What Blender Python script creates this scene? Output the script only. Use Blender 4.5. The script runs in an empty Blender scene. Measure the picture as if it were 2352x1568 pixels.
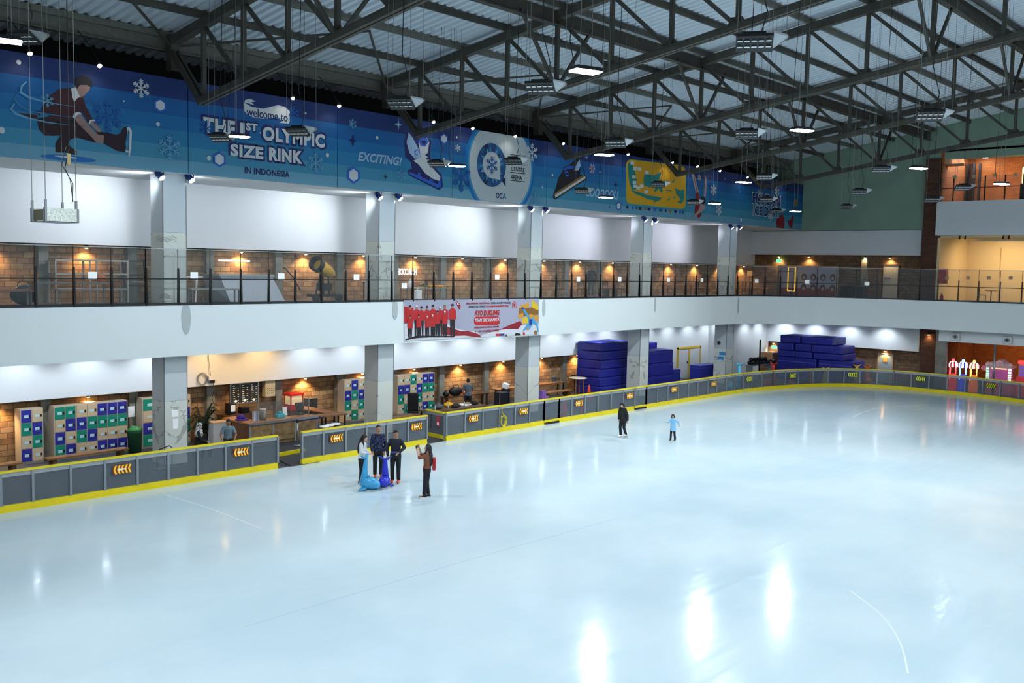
import bpy, bmesh, math, random
from mathutils import Vector as V, Matrix as MX, Euler
random.seed(7)
S = bpy.context.scene; COL = S.collection
PI = math.pi
# ---------------------------------------------------------------- camera (measured from the photograph, 2352 x 1568)
FPX = 2230.33; YAW, PITCH, ROLL = [math.radians(a) for a in (47.7267, 4.3602, 1.14615)]
CAM = V((0, 0, 7.0))
fw = V((math.sin(YAW)*math.cos(PITCH), math.cos(YAW)*math.cos(PITCH), -math.sin(PITCH)))
r0 = V((math.cos(YAW), -math.sin(YAW), 0)); u0 = r0.cross(fw)
rt = r0*math.cos(ROLL)+u0*math.sin(ROLL); up = -r0*math.sin(ROLL)+u0*math.cos(ROLL)
cd = bpy.data.cameras.new('camera'); cam = bpy.data.objects.new('camera', cd); COL.objects.link(cam); S.camera = cam
cd.sensor_width = 36; cd.lens = FPX/2352*36; cd.clip_end = 400
cam.matrix_world = MX(((rt.x, up.x, -fw.x, 0), (rt.y, up.y, -fw.y, 0), (rt.z, up.z, -fw.z, 7.0), (0, 0, 0, 1)))
def ray(x, y): return fw+rt*((x-1176)/FPX)-up*((y-784)/FPX)
def pz(x, y, z=0.0): d = ray(x, y); return CAM+d*((z-7)/d.z)          # point of the photo on a level at height z
def py(x, y, Y): d = ray(x, y); return CAM+d*(Y/d.y)                   # ... on a wall parallel to the long side
def px(x, y, X): d = ray(x, y); return CAM+d*(X/d.x)                   # ... on a wall parallel to the end side
def pd(x, y, P): d = ray(x, y); k = (V(P)-CAM).dot(fw); return CAM+d*k  # ... as far away as point P
# ---------------------------------------------------------------- materials
def srgb(c): return tuple((v/12.92 if v <= .04045 else ((v+.055)/1.055)**2.4) for v in [x/255 for x in c])+(1,)
MATS = {}
def nodes(m):
    m.use_nodes = True; t = m.node_tree; return t, t.nodes['Principled BSDF'], t.links
def mat(name, rgb, rough=.6, metal=0, emit=None, es=0, noise=0, nscale=6, alpha=1, spec=.5, coat=0):
    if name in MATS: return MATS[name]
    m = bpy.data.materials.new(name); t, b, L = nodes(m); c = srgb(rgb)
    b.inputs['Base Color'].default_value = c; b.inputs['Roughness'].default_value = rough; b.inputs['Metallic'].default_value = metal
    b.inputs['Specular IOR Level'].default_value = spec; b.inputs['Coat Weight'].default_value = coat
    if emit: b.inputs['Emission Color'].default_value = srgb(emit); b.inputs['Emission Strength'].default_value = es
    if alpha < 1: b.inputs['Alpha'].default_value = alpha
    if noise:
        n = t.nodes.new('ShaderNodeTexNoise'); n.inputs['Scale'].default_value = nscale; n.inputs['Detail'].default_value = 5
        g = t.nodes.new('ShaderNodeNewGeometry'); L.new(g.outputs['Position'], n.inputs['Vector'])
        r = t.nodes.new('ShaderNodeMapRange'); r.inputs[1].default_value = .3; r.inputs[2].default_value = .7
        r.inputs[3].default_value = 1-noise; r.inputs[4].default_value = 1+noise*.6; L.new(n.outputs['Fac'], r.inputs[0])
        x = t.nodes.new('ShaderNodeVectorMath'); x.operation = 'MULTIPLY'; x.inputs[0].default_value = c[:3]
        L.new(r.outputs[0], x.inputs[1]); L.new(x.outputs[0], b.inputs['Base Color'])
    MATS[name] = m; return m
def wallcoord(t, L, axis):   # (along wall, height) as a vector
    g = t.nodes.new('ShaderNodeNewGeometry'); s = t.nodes.new('ShaderNodeSeparateXYZ'); c = t.nodes.new('ShaderNodeCombineXYZ')
    L.new(g.outputs['Position'], s.inputs[0]); a = t.nodes.new('ShaderNodeMath'); a.operation = 'ADD'
    L.new(s.outputs['X'], a.inputs[0]); L.new(s.outputs['Y'], a.inputs[1]); L.new(a.outputs[0], c.inputs['X']); L.new(s.outputs['Z'], c.inputs['Y'])
    return c.outputs[0]
def brick_mat(name, c1, c2, c3, mortar, w=.36, h=.19, scale=1.0, m_size=.012):
    m = bpy.data.materials.new(name); t, b, L = nodes(m); v = wallcoord(t, L, 0)
    k = t.nodes.new('ShaderNodeTexBrick'); k.inputs['Scale'].default_value = scale; k.inputs['Brick Width'].default_value = w; k.inputs['Row Height'].default_value = h
    k.inputs['Mortar Size'].default_value = m_size; k.inputs['Color1'].default_value = srgb(c1); k.inputs['Color2'].default_value = srgb(c2); k.inputs['Mortar'].default_value = srgb(mortar)
    k.inputs['Bias'].default_value = -.1; L.new(v, k.inputs['Vector'])
    n = t.nodes.new('ShaderNodeTexNoise'); n.inputs['Scale'].default_value = 2.2; n.inputs['Detail'].default_value = 6; L.new(v, n.inputs['Vector'])
    mx = t.nodes.new('ShaderNodeMix'); mx.data_type = 'RGBA'; mx.inputs[7].default_value = srgb(c3); L.new(k.outputs['Color'], mx.inputs[6])
    r = t.nodes.new('ShaderNodeMapRange'); r.inputs[1].default_value = .45; r.inputs[2].default_value = .75; r.inputs[4].default_value = .8; L.new(n.outputs['Fac'], r.inputs[0]); L.new(r.outputs[0], mx.inputs[0])
    L.new(mx.outputs[2], b.inputs['Base Color']); b.inputs['Roughness'].default_value = .85
    bp = t.nodes.new('ShaderNodeBump'); bp.inputs['Strength'].default_value = .5; bp.inputs['Distance'].default_value = .02; L.new(k.outputs['Fac'], bp.inputs['Height']); bp.invert = True; L.new(bp.outputs[0], b.inputs['Normal'])
    MATS[name] = m; return m
def marble_mat():
    m = bpy.data.materials.new('marble'); t, b, L = nodes(m); v = wallcoord(t, L, 0)
    n = t.nodes.new('ShaderNodeTexNoise'); n.inputs['Scale'].default_value = .75; n.inputs['Detail'].default_value = 4; n.inputs['Roughness'].default_value = .55; n.inputs['Distortion'].default_value = .7; L.new(v, n.inputs['Vector'])
    a = t.nodes.new('ShaderNodeMath'); a.operation = 'SUBTRACT'; a.inputs[1].default_value = .5; L.new(n.outputs['Fac'], a.inputs[0])
    ab = t.nodes.new('ShaderNodeMath'); ab.operation = 'ABSOLUTE'; L.new(a.outputs[0], ab.inputs[0])
    n2 = t.nodes.new('ShaderNodeTexNoise'); n2.inputs['Scale'].default_value = .9; L.new(v, n2.inputs['Vector'])
    mask = t.nodes.new('ShaderNodeMapRange'); mask.inputs[1].default_value = .44; mask.inputs[2].default_value = .56; mask.inputs[3].default_value = 0; mask.inputs[4].default_value = .011; L.new(n2.outputs['Fac'], mask.inputs[0])
    lt = t.nodes.new('ShaderNodeMath'); lt.operation = 'LESS_THAN'; L.new(ab.outputs[0], lt.inputs[0]); L.new(mask.outputs[0], lt.inputs[1])
    sm = t.nodes.new('ShaderNodeMath'); sm.operation = 'MULTIPLY'; sm.inputs[1].default_value = .42; L.new(lt.outputs[0], sm.inputs[0])
    mx = t.nodes.new('ShaderNodeMix'); mx.data_type = 'RGBA'; mx.inputs[6].default_value = srgb((222, 226, 216)); mx.inputs[7].default_value = srgb((70, 66, 60)); L.new(sm.outputs[0], mx.inputs[0])
    L.new(mx.outputs[2], b.inputs['Base Color']); b.inputs['Roughness'].default_value = .3; MATS['marble'] = m; return m
def ice_mat():
    m = bpy.data.materials.new('ice'); t, b, L = nodes(m)
    g = t.nodes.new('ShaderNodeNewGeometry')
    n = t.nodes.new('ShaderNodeTexNoise'); n.inputs['Scale'].default_value = .22; n.inputs['Detail'].default_value = 4; L.new(g.outputs['Position'], n.inputs['Vector'])
    cr = t.nodes.new('ShaderNodeValToRGB'); cr.color_ramp.elements[0].color = srgb((198, 220, 228)); cr.color_ramp.elements[1].color = srgb((215, 231, 236)); cr.color_ramp.elements[0].position = .35; cr.color_ramp.elements[1].position = .65
    L.new(n.outputs['Fac'], cr.inputs[0])
    mp = t.nodes.new('ShaderNodeMapping'); mp.inputs['Scale'].default_value = (.25, 5, 1); mp.inputs['Rotation'].default_value = (0, 0, .12); L.new(g.outputs['Position'], mp.inputs['Vector'])
    n2 = t.nodes.new('ShaderNodeTexNoise'); n2.inputs['Scale'].default_value = 1.0; n2.inputs['Detail'].default_value = 8; L.new(mp.outputs[0], n2.inputs['Vector'])
    mx = t.nodes.new('ShaderNodeMix'); mx.data_type = 'RGBA'; mx.blend_type = 'MULTIPLY'; mx.inputs[0].default_value = .05; L.new(cr.outputs[0], mx.inputs[6]); L.new(n2.outputs['Color'], mx.inputs[7])
    L.new(mx.outputs[2], b.inputs['Base Color'])
    r = t.nodes.new('ShaderNodeMapRange'); r.inputs[1].default_value = .3; r.inputs[2].default_value = .7; r.inputs[3].default_value = .10; r.inputs[4].default_value = .17; L.new(n2.outputs['Fac'], r.inputs[0]); L.new(r.outputs[0], b.inputs['Roughness'])
    bp = t.nodes.new('ShaderNodeBump'); bp.inputs['Strength'].default_value = .05; bp.inputs['Distance'].default_value = .02; L.new(n2.outputs['Fac'], bp.inputs['Height']); L.new(bp.outputs[0], b.inputs['Normal'])
    b.inputs['IOR'].default_value = 1.31; b.inputs['Specular IOR Level'].default_value = .5; MATS['ice'] = m; return m
def pane_mat(name, rgb, opacity, rough=.25):      # a see-through sheet: part tinted veil, part clear
    m = bpy.data.materials.new(name); t, b, L = nodes(m); b.inputs['Base Color'].default_value = srgb(rgb); b.inputs['Roughness'].default_value = rough
    tr = t.nodes.new('ShaderNodeBsdfTransparent'); mx = t.nodes.new('ShaderNodeMixShader'); mx.inputs[0].default_value = opacity
    L.new(tr.outputs[0], mx.inputs[1]); L.new(b.outputs[0], mx.inputs[2]); L.new(mx.outputs[0], t.nodes['Material Output'].inputs[0]); MATS[name] = m; return m
brick = brick_mat('brick', (176, 140, 96), (134, 92, 60), (96, 76, 54), (92, 78, 60), .42, .2)
terra = brick_mat('terracotta', (178, 104, 44), (160, 86, 34), (140, 76, 32), (124, 72, 38), .3, .1, m_size=.008)
darkbrick = brick_mat('darkbrick', (104, 66, 48), (84, 52, 40), (70, 48, 40), (70, 50, 42), .3, .1, m_size=.008)
marble = marble_mat(); ice = ice_mat()
acrylic = pane_mat('acrylic', (104, 114, 122), .46, .18); glass = pane_mat('glass', (120, 132, 134), .13, .05)
white = mat('white_panel', (226, 230, 232), .5); colw = mat('column_panel', (205, 214, 216), .35); slabw = mat('slab_white', (222, 230, 230), .45)
steel = mat('roof_steel', (72, 70, 62), .6, noise=.25, nscale=1.5); steel_l = mat('pale_steel', (104, 104, 94), .55, noise=.15)
deckm = mat('deck', (212, 222, 230), .45, .12)
yellow = mat('kick_yellow', (236, 214, 10), .4, noise=.08, nscale=2); railgrey = mat('aluminium', (150, 156, 160), .35, .6)
black = mat('black', (18, 18, 20), .5); blackm = mat('black_metal', (26, 28, 30), .4, .4); conc = mat('concrete', (138, 136, 124), .8, noise=.25, nscale=3)
green = mat('green_wall', (142, 168, 148), .7, noise=.12, nscale=.7); rubber = mat('rubber_floor', (66, 70, 76), .55, noise=.2, nscale=2); balfl = mat('gallery_floor', (92, 96, 98), .4, noise=.15)
wood = mat('wood', (150, 104, 62), .5, noise=.35, nscale=4); wood_d = mat('dark_wood', (92, 60, 36), .55, noise=.4, nscale=5); chrome = mat('steel', (170, 174, 176), .3, .8)
grey = mat('grey', (128, 132, 134), .5); navy = mat('navy', (22, 34, 84), .6); blueM = mat('mat_blue', (38, 44, 150), .42, noise=.12, nscale=1.2); red = mat('red', (196, 30, 30), .45); orange = mat('orange', (240, 92, 24), .6)
paper = mat('paper', (236, 240, 240), .7, emit=(236, 240, 240), es=.15)
# ---------------------------------------------------------------- mesh builder
class MB:
    def __init__(s): s.v = []; s.f = []; s.mi = []; s.cur = 0; s.sm = []; s.smooth = False
    def m(s, i): s.cur = i; return s
    def face(s, idx): s.f.append(idx); s.mi.append(s.cur); s.sm.append(s.smooth)
    def add(s, vs, fs):
        n = len(s.v); s.v += [V(p) for p in vs]
        for f in fs: s.face([n+i for i in f])
        return s
    def box(s, a, b, M=None):
        x0, y0, z0 = a; x1, y1, z1 = b
        vs = [V((x, y, z)) for z in (z0, z1) for y in (y0, y1) for x in (x0, x1)]
        if M: vs = [M @ p for p in vs]
        return s.add(vs, [(0, 2, 3, 1), (4, 5, 7, 6), (0, 1, 5, 4), (2, 6, 7, 3), (0, 4, 6, 2), (1, 3, 7, 5)])
    def cbox(s, c, d, rz=0, ry=0, rx=0, bev=0):
        M = MX.Translation(V(c)) @ Euler((rx, ry, rz)).to_matrix().to_4x4(); h = V(d)/2
        if not bev: return s.box(-h, h, M)
        bm = bmesh.new(); bmesh.ops.create_cube(bm, size=1, matrix=MX.Diagonal((d[0], d[1], d[2], 1)))
        bmesh.ops.bevel(bm, geom=bm.edges[:], offset=bev, segments=2, affect='EDGES', profile=.5); bmesh.ops.transform(bm, matrix=M, verts=bm.verts)
        bm.verts.index_update(); s.add([v.co.copy() for v in bm.verts], [[v.index for v in f.verts] for f in bm.faces]); bm.free(); return s
    def bar(s, a, b, w, h=None, upv=(0, 0, 1)):          # rectangular bar from a to b
        a, b = V(a), V(b); h = h or w; d = (b-a).normalized(); u = V(upv)
        if abs(d.dot(u)) > .98: u = V((1, 0, 0))
        sd = d.cross(u).normalized(); u = sd.cross(d)
        vs = [p+sd*(i*w/2)+u*(j*h/2) for p in (a, b) for i, j in ((-1, -1), (1, -1), (1, 1), (-1, 1))]
        return s.add(vs, [(3, 2, 1, 0), (4, 5, 6, 7), (0, 1, 5, 4), (1, 2, 6, 5), (2, 3, 7, 6), (3, 0, 4, 7)])
    def ibeam(s, a, b, w, h):
        a, b = V(a), V(b); s.bar(a, b, .02, h); o = V((0, 0, h/2)); s.bar(a+o, b+o, w, .03); s.bar(a-o, b-o, w, .03); return s
    def tube(s, pts, r, n=8, cap=True):                   # pts: polyline; r: radius or list
        pts = [V(p) for p in pts]; k = len(pts); rs = r if isinstance(r, (list, tuple)) else [r]*k; rings = []; sm = s.smooth; s.smooth = True
        ref = None
        for i, p in enumerate(pts):
            d = (pts[min(i+1, k-1)]-pts[max(i-1, 0)]).normalized()
            if ref is None: ref = V((0, 0, 1)) if abs(d.z) < .9 else V((1, 0, 0))
            sd = d.cross(ref)
            if sd.length < 1e-4: sd = d.cross(V((0, 1, 0)))
            sd.normalize(); u = sd.cross(d); ref = u
            base = len(s.v); s.v += [p+(sd*math.cos(2*PI*j/n)+u*math.sin(2*PI*j/n))*rs[i] for j in range(n)]; rings.append(base)
        for a, b in zip(rings, rings[1:]):
            for j in range(n): s.face([a+j, b+j, b+(j+1) % n, a+(j+1) % n][::-1])
        s.smooth = False
        if cap: s.face([rings[0]+j for j in range(n)]); s.face([rings[-1]+j for j in range(n)][::-1])
        s.smooth = sm; return s
    def loft(s, secs, n=16, cap=True):                    # secs: (centre, rx, ry[, ax, ay]) ellipses joined in order
        rings = []; sm = s.smooth; s.smooth = True
        for sec in secs:
            c, rx, ry = V(sec[0]), sec[1], sec[2]; ax = V(sec[3]) if len(sec) > 3 else V((1, 0, 0)); ay = V(sec[4]) if len(sec) > 4 else V((0, 1, 0))
            rings.append(len(s.v)); s.v += [c+ax*(rx*math.cos(2*PI*j/n))+ay*(ry*math.sin(2*PI*j/n)) for j in range(n)]
        for a, b in zip(rings, rings[1:]):
            for j in range(n): s.face([a+j, a+(j+1) % n, b+(j+1) % n, b+j])
        s.smooth = False
        if cap: s.face([rings[0]+j for j in range(n)][::-1]); s.face([rings[-1]+j for j in range(n)])
        s.smooth = sm; return s
    def lathe(s, prof, c=(0, 0, 0), n=20): return s.loft([((c[0], c[1], c[2]+z), r, r) for r, z in prof], n)
    def ball(s, c, r, n=12, sc=(1, 1, 1)):
        k = n//2; c = V(c); secs = []
        for i in range(k+1):
            a = -PI/2+PI*i/k; q = max(math.cos(a), .03)
            secs.append((c+V((0, 0, math.sin(a)*r*sc[2])), q*r*sc[0], q*r*sc[1]))
        return s.loft(secs, n)
    def prism(s, poly, d):                                # planar polygon extruded by vector d
        poly = [V(p) for p in poly]; d = V(d); n = len(poly); k = len(s.v); s.v += poly+[p+d for p in poly]
        s.face([k+i for i in range(n)][::-1]); s.face([k+n+i for i in range(n)])
        for i in range(n): s.face([k+i, k+(i+1) % n, k+n+(i+1) % n, k+n+i])
        return s
    def poly(s, pts): k = len(s.v); s.v += [V(p) for p in pts]; s.face(list(range(k, k+len(pts)))); return s
    def build(s, name, mats, parent=None, world=False):
        me = bpy.data.meshes.new(name); me.from_pydata([tuple(p) for p in s.v], [], s.f)
        for m in (mats if isinstance(mats, (list, tuple)) else [mats]): me.materials.append(m)
        me.polygons.foreach_set('material_index', s.mi); me.polygons.foreach_set('use_smooth', s.sm)
        bm = bmesh.new(); bm.from_mesh(me); bmesh.ops.recalc_face_normals(bm, faces=bm.faces); bm.to_mesh(me); bm.free(); me.update()
        o = bpy.data.objects.new(name, me); COL.objects.link(o)
        if parent:
            o.parent = parent
            if world and parent.parent is None: o.matrix_parent_inverse = parent.matrix_basis.inverted()
        return o
def tag(o, label=None, cat=None, group=None, kind=None):
    for k, v in (('label', label), ('category', cat), ('group', group), ('kind', kind)):
        if v: o[k] = v
    return o
def thing(name, label, cat, loc=(0, 0, 0), rz=0, group=None):
    o = bpy.data.objects.new(name, None); COL.objects.link(o); o.empty_display_size = .1; o.location = loc; o.rotation_euler = (0, 0, rz)
    return tag(o, label, cat, group)
def struct(name, mb, m): return tag(mb.build(name, m), kind='structure')
def dup(root, loc=None, rz=None, label=None, group=None):
    r = root.copy(); COL.objects.link(r)
    if loc is not None: r.location = loc
    if rz is not None: r.rotation_euler = (0, 0, rz)
    if label: r['label'] = label
    if group: r['group'] = group
    for ch in list(root.children):
        c = ch.copy(); COL.objects.link(c); c.parent = r
        for g in list(ch.children):
            d = g.copy(); COL.objects.link(d); d.parent = c
    return r
def text_mesh(body, bold=0, shear=0, spacing=1.0):
    cu = bpy.data.curves.new('t', 'FONT'); cu.body = body; cu.offset = bold; cu.shear = shear; cu.space_character = spacing; cu.resolution_u = 3; cu.fill_mode = 'FRONT'
    o = bpy.data.objects.new('t', cu); COL.objects.link(o); dg = bpy.context.evaluated_depsgraph_get(); dg.update()
    me = bpy.data.meshes.new_from_object(o.evaluated_get(dg)); bpy.data.objects.remove(o); return me
def text(name, body, origin, xdir, ydir, w, h, m, parent=None, bold=0, shear=0, spacing=1.0, world=True, grow=0):
    """flat lettering filling a w x h box that starts at origin (lower left)"""
    me = text_mesh(body, 0, shear, spacing); xs = [v.co.x for v in me.vertices]; ys = [v.co.y for v in me.vertices]
    x0, x1, y0, y1 = min(xs), max(xs), min(ys), max(ys)
    if bold: 
        me = text_mesh(body, bold, shear, spacing)
        if not grow: xs = [v.co.x for v in me.vertices]; ys = [v.co.y for v in me.vertices]; x0, x1, y0, y1 = min(xs), max(xs), min(ys), max(ys)
    X, Y, O = V(xdir).normalized(), V(ydir).normalized(), V(origin); mb = MB()
    mb.add([O+X*((v.co.x-x0)/(x1-x0)*w)+Y*((v.co.y-y0)/(y1-y0)*h) for v in me.vertices], [list(p.vertices) for p in me.polygons])
    o = mb.build(name, m, parent, world); bpy.data.meshes.remove(me); return o
def lamp(kind, name, loc, energy, color, size=.1, aim=None, parent=None, spot=1.2, blend=.6):
    l = bpy.data.lights.new(name, kind); l.energy = energy; l.color = color
    if kind == 'SPOT': l.spot_size = spot; l.spot_blend = blend; l.shadow_soft_size = size
    elif kind == 'AREA': l.shape = 'DISK'; l.size = size
    else: l.shadow_soft_size = size
    o = bpy.data.objects.new(name, l); COL.objects.link(o); o.location = loc
    if aim is not None: o.rotation_euler = (V(aim)-V(loc)).to_track_quat('-Z', 'Y').to_euler()
    if parent: o.parent = parent; o.matrix_parent_inverse = parent.matrix_basis.inverted()
    return o
# ---------------------------------------------------------------- setting
CX = [16.435+9.418*k for k in range(5)]; CW = .85; CY = 30.98
SLAB = [(4, 30.4), (52.3, 30.4), (54.3, 30.15), (55.9, 29.6), (57.3, 28.7), (58.4, 27.5), (59.1, 26.1), (59.6, 24.4), (60.0, 22.6), (60.25, 20), (60.45, 16), (60.5, -6)]
ICEP = [(-14, 27.85), (50, 27.85), (52, 27.68), (54.4, 27.2), (56.3, 26.55), (57.8, 25.75), (58.8, 24.85), (59.5, 23.8), (59.95, 22.5), (60.1, 21), (60.05, 18.8), (59.75, 16.8), (59.1, 14.9), (57.6, 12.4), (55, 10), (50, 7.5), (44, 4), (36, -2), (28, -8), (-14, -8)]
def smooth_path(P, n=4):     # Catmull-Rom through the points
    out = []
    for i in range(len(P)-1):
        p0, p1, p2, p3 = [V(P[max(0, min(len(P)-1, j))]) for j in (i-1, i, i+1, i+2)]
        L = (p2-p1).length
        if L > 8: out.append(p1); continue
        if (p1-p0).length > 1e-6: p0 = p1-(p1-p0).normalized()*L
        if (p3-p2).length > 1e-6: p3 = p2+(p3-p2).normalized()*L
        for k in range(n):
            t = k/n; out.append(.5*((2*p1)+(p2-p0)*t+(2*p0-5*p1+4*p2-p3)*t*t+(3*p1-p0-3*p2+p3)*t**3))
    return out+[V(P[-1])]
def ribbon(path, z0, z1, th, mb=None):
    mb = mb or MB(); P = [V((p[0], p[1], 0)) for p in path]
    N = []
    for i in range(len(P)):
        d = (P[min(i+1, len(P)-1)]-P[max(i-1, 0)]).normalized(); N.append(V((d.y, -d.x, 0)))
    k = len(mb.v)
    for p, n in zip(P, N): q = p-n*th; mb.v += [V((p.x, p.y, z0)), V((p.x, p.y, z1)), V((q.x, q.y, z1)), V((q.x, q.y, z0))]
    for i in range(len(P)-1):
        a, b = k+4*i, k+4*i+4
        for j in range(4): mb.face([a+j, b+j, b+(j+1) % 4, a+(j+1) % 4])
    mb.face([k, k+1, k+2, k+3]); e = k+4*(len(P)-1); mb.face([e+3, e+2, e+1, e]); return mb
icep = smooth_path(ICEP); slabp = smooth_path(SLAB)
mb = MB(); mb.poly([(p.x, p.y, 0) for p in icep][::-1]); tag(struct('floor', mb, ice), 'pale blue ice of the skating rink', 'floor')
mb = MB(); mb.box((-14, 26, -.12), (75, 36, -.03)); mb.box((55, -8, -.12), (75, 26, -.03)); struct('floor.001', mb, rubber)
mb = MB(); pts = [(p.x, p.y) for p in slabp]+[(70, -6), (70, 34.9), (4, 34.9)]; mb.prism([(x, y-(.02 if i < 5 else 0)+.06, 3.8) for i, (x, y) in enumerate(pts)], (0, 0, 1.65)); struct('floor.002', mb, balfl)
struct('wall_gallery_front', ribbon(slabp, 3.77, 5.55, .12), slabw)
struct('trim_1', ribbon([(p.x-.0, p.y-.012) for p in slabp], 5.5, 5.585, .16), black)
struct('wall_back', MB().box((4, 34.9, -.05), (66, 35.2, 9.9)), brick)
struct('wall_bulkhead_upper', MB().box((4, 34.3, 7.5), (63.9, 34.88, 10.05)), white)
struct('wall_bulkhead_lower', MB().box((4, 34.3, 2.13), (48.6, 34.88, 3.82)), white)
struct('wall_service', MB().box((48.6, 34.25, -.05), (57.6, 34.88, 3.82)), white)
struct('wall_white_return', MB().box((57.4, 32.6, -.05), (62.6, 34.9, 3.82)), white)
struct('ceiling.001', MB().box((4, 30.45, 9.94), (63, 34.88, 10.1)), white)
struct('unlit_gap_sheet', MB().box((-4, 33.9, 10.1), (64, 34.1, 17)), mat('unlit_gap', (26, 25, 24), .9))  # near-black colour stands for the unlit gap above the banner
# end of the hall
struct('wall_end_green', MB().box((62.6, 22.0, 9.9), (62.9, 34, 18)).box((62.3, 21.3, 14.15), (62.9, 22.0, 21)).box((62.3, -8, 14.15), (62.9, 21.3, 21)).box((62.6, 22, 18), (62.9, 34, 20)), green)
struct('wall_end_brick', MB().box((63.5, 22, 5.4), (63.8, 34.9, 8.5)).box((62.95, 22, -.05), (63.2, 32.7, 3.8)), brick_mat('endbrick', (134, 108, 80), (110, 82, 58), (84, 66, 50), (80, 68, 54), .42, .2))
struct('wall_end_bulkhead', MB().box((62.9, 22.45, 8.26), (63.48, 34.3, 9.93)).box((62.9, 22, 9.88), (63.48, 34.3, 9.96)), white)
struct('wall_end_bulkhead_lower', MB().box((62.5, 22.15, 2.2), (62.94, 32.6, 3.82)), white)
struct('wall_end_pillar', MB().box((62.2, 21.2, 5.45), (63.8, 22.15, 14.2)), darkbrick)
struct('wall_end_pillar.001', MB().box((62.6, 20.9, -.05), (63.2, 22.05, 3.8)), darkbrick)
cream = mat('cream', (232, 206, 160), .7)
struct('wall_end_fascia', MB().box((61.7, -8, 9.47), (62.1, 21.2, 11.52)), white)
struct('wall_end_fascia.001', MB().box((61.2, -8, 3.05), (61.5, 20.5, 3.79)), white)
struct('wall_cream_room', MB().box((67.5, -8, 5.45), (67.7, 21.2, 9.6)).box((62.2, 21.05, 5.45), (67.6, 21.2, 9.6)).box((62.2, -8, 9.35), (64.2, 21.2, 9.46)).box((64.2, -8, 9.6), (67.6, 21.2, 9.7)).box((64.2, -8, 9.2), (64.3, 19.6, 9.46)), cream)
ZC = px(2300, 341, 62.3).z
struct('wall_terracotta_room', MB().box((67, -8, 11.4), (67.3, 21.2, ZC+.2)).box((62.2, 21.1, 11.5), (67.1, 21.25, ZC)), terra)
struct('floor.003', MB().box((62.1, -8, 11.35), (67.1, 21.2, 11.5)), balfl)
struct('ceiling.002', MB().box((62.3, -8, ZC), (67.3, 21.25, ZC+.12)), mat('room_ceiling', (214, 186, 164), .8))
struct('wall_arcade', MB().box((69.5, -8, -.05), (69.8, 22, 3.8)).box((62.9, 21.0, -.04), (69.5, 21.15, 3.8)), terra)
tag(struct('trim_2', MB().box((61.5, 20.15, -.03), (61.9, 20.75, 3.79)), conc), 'bare concrete post beside the arcade room', 'post')
# ceiling of corrugated sheet
ZT = lambda Y: 14.65+.148*(29-Y); ZB = lambda Y: 12.15+.148*(29.2-Y)
mb = MB(); pr = []; X = -10.0
while X < 62.6: pr += [(X, 0), (X+.14, 0), (X+.19, .085), (X+.31, .085)]; X += .36
for (x, dz) in pr:
    for Y in (-8, 36): mb.v.append(V((x, Y, ZT(Y)+.36+dz)))
for i in range(len(pr)-1): mb.face([2*i, 2*i+1, 2*i+3, 2*i+2])
tag(struct('ceiling', mb, deckm), 'corrugated metal roof sheet', 'ceiling')
# pilasters on the brick wall
for i, X in enumerate([14.0, 17.2, 20.4, 23.6, 26.8, 30.0, 33.1, 36.3, 39.5, 42.7, 45.8]):
    struct('trim_%d' % (10+i), MB().box((X-.17, 34.72, -.03), (X+.17, 34.9, 2.4)).box((X-.17, 34.72, 5.45), (X+.17, 34.9, 7.52)), conc)
struct('trim_30', MB().box((63.3, 26.0, 5.45), (63.5, 26.4, 8.3)), conc)
# columns
zu = py(402, 534, CY).z; zl = py(402, 920, CY).z
for i, X in enumerate(CX):
    t = thing('column', 'square white and marble clad column, number %s from the left' % ['one', 'two', 'three', 'four', 'five'][i], 'column', (X+CW/2, CY+CW/2, 0)); t['kind'] = 'structure'
    g = .006
    MB().box((X, CY, zu+g), (X+CW, CY+CW, 9.94)).box((X, CY, zl+g), (X+CW, CY+CW, 3.8)).build('white_shaft', colw, t, True)
    MB().box((X-.004, CY-.004, 5.4), (X+CW+.004, CY+CW+.004, zu)).box((X-.004, CY-.004, -.03), (X+CW+.004, CY+CW+.004, zl)).build('marble_cladding', marble, t, True)
    MB().box((X-.012, CY-.012, 5.4), (X+.012, CY+.012, 9.94)).box((X-.012, CY-.012, -.03), (X+.012, CY+.012, 3.8)).box((X+CW-.012, CY-.01, 5.4), (X+CW+.01, CY+.012, 9.94)).box((X+CW-.012, CY-.01, 0), (X+CW+.01, CY+.012, 3.8)).build('corner_joint', mat('joint', (120, 126, 128), .6), t, True)
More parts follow.
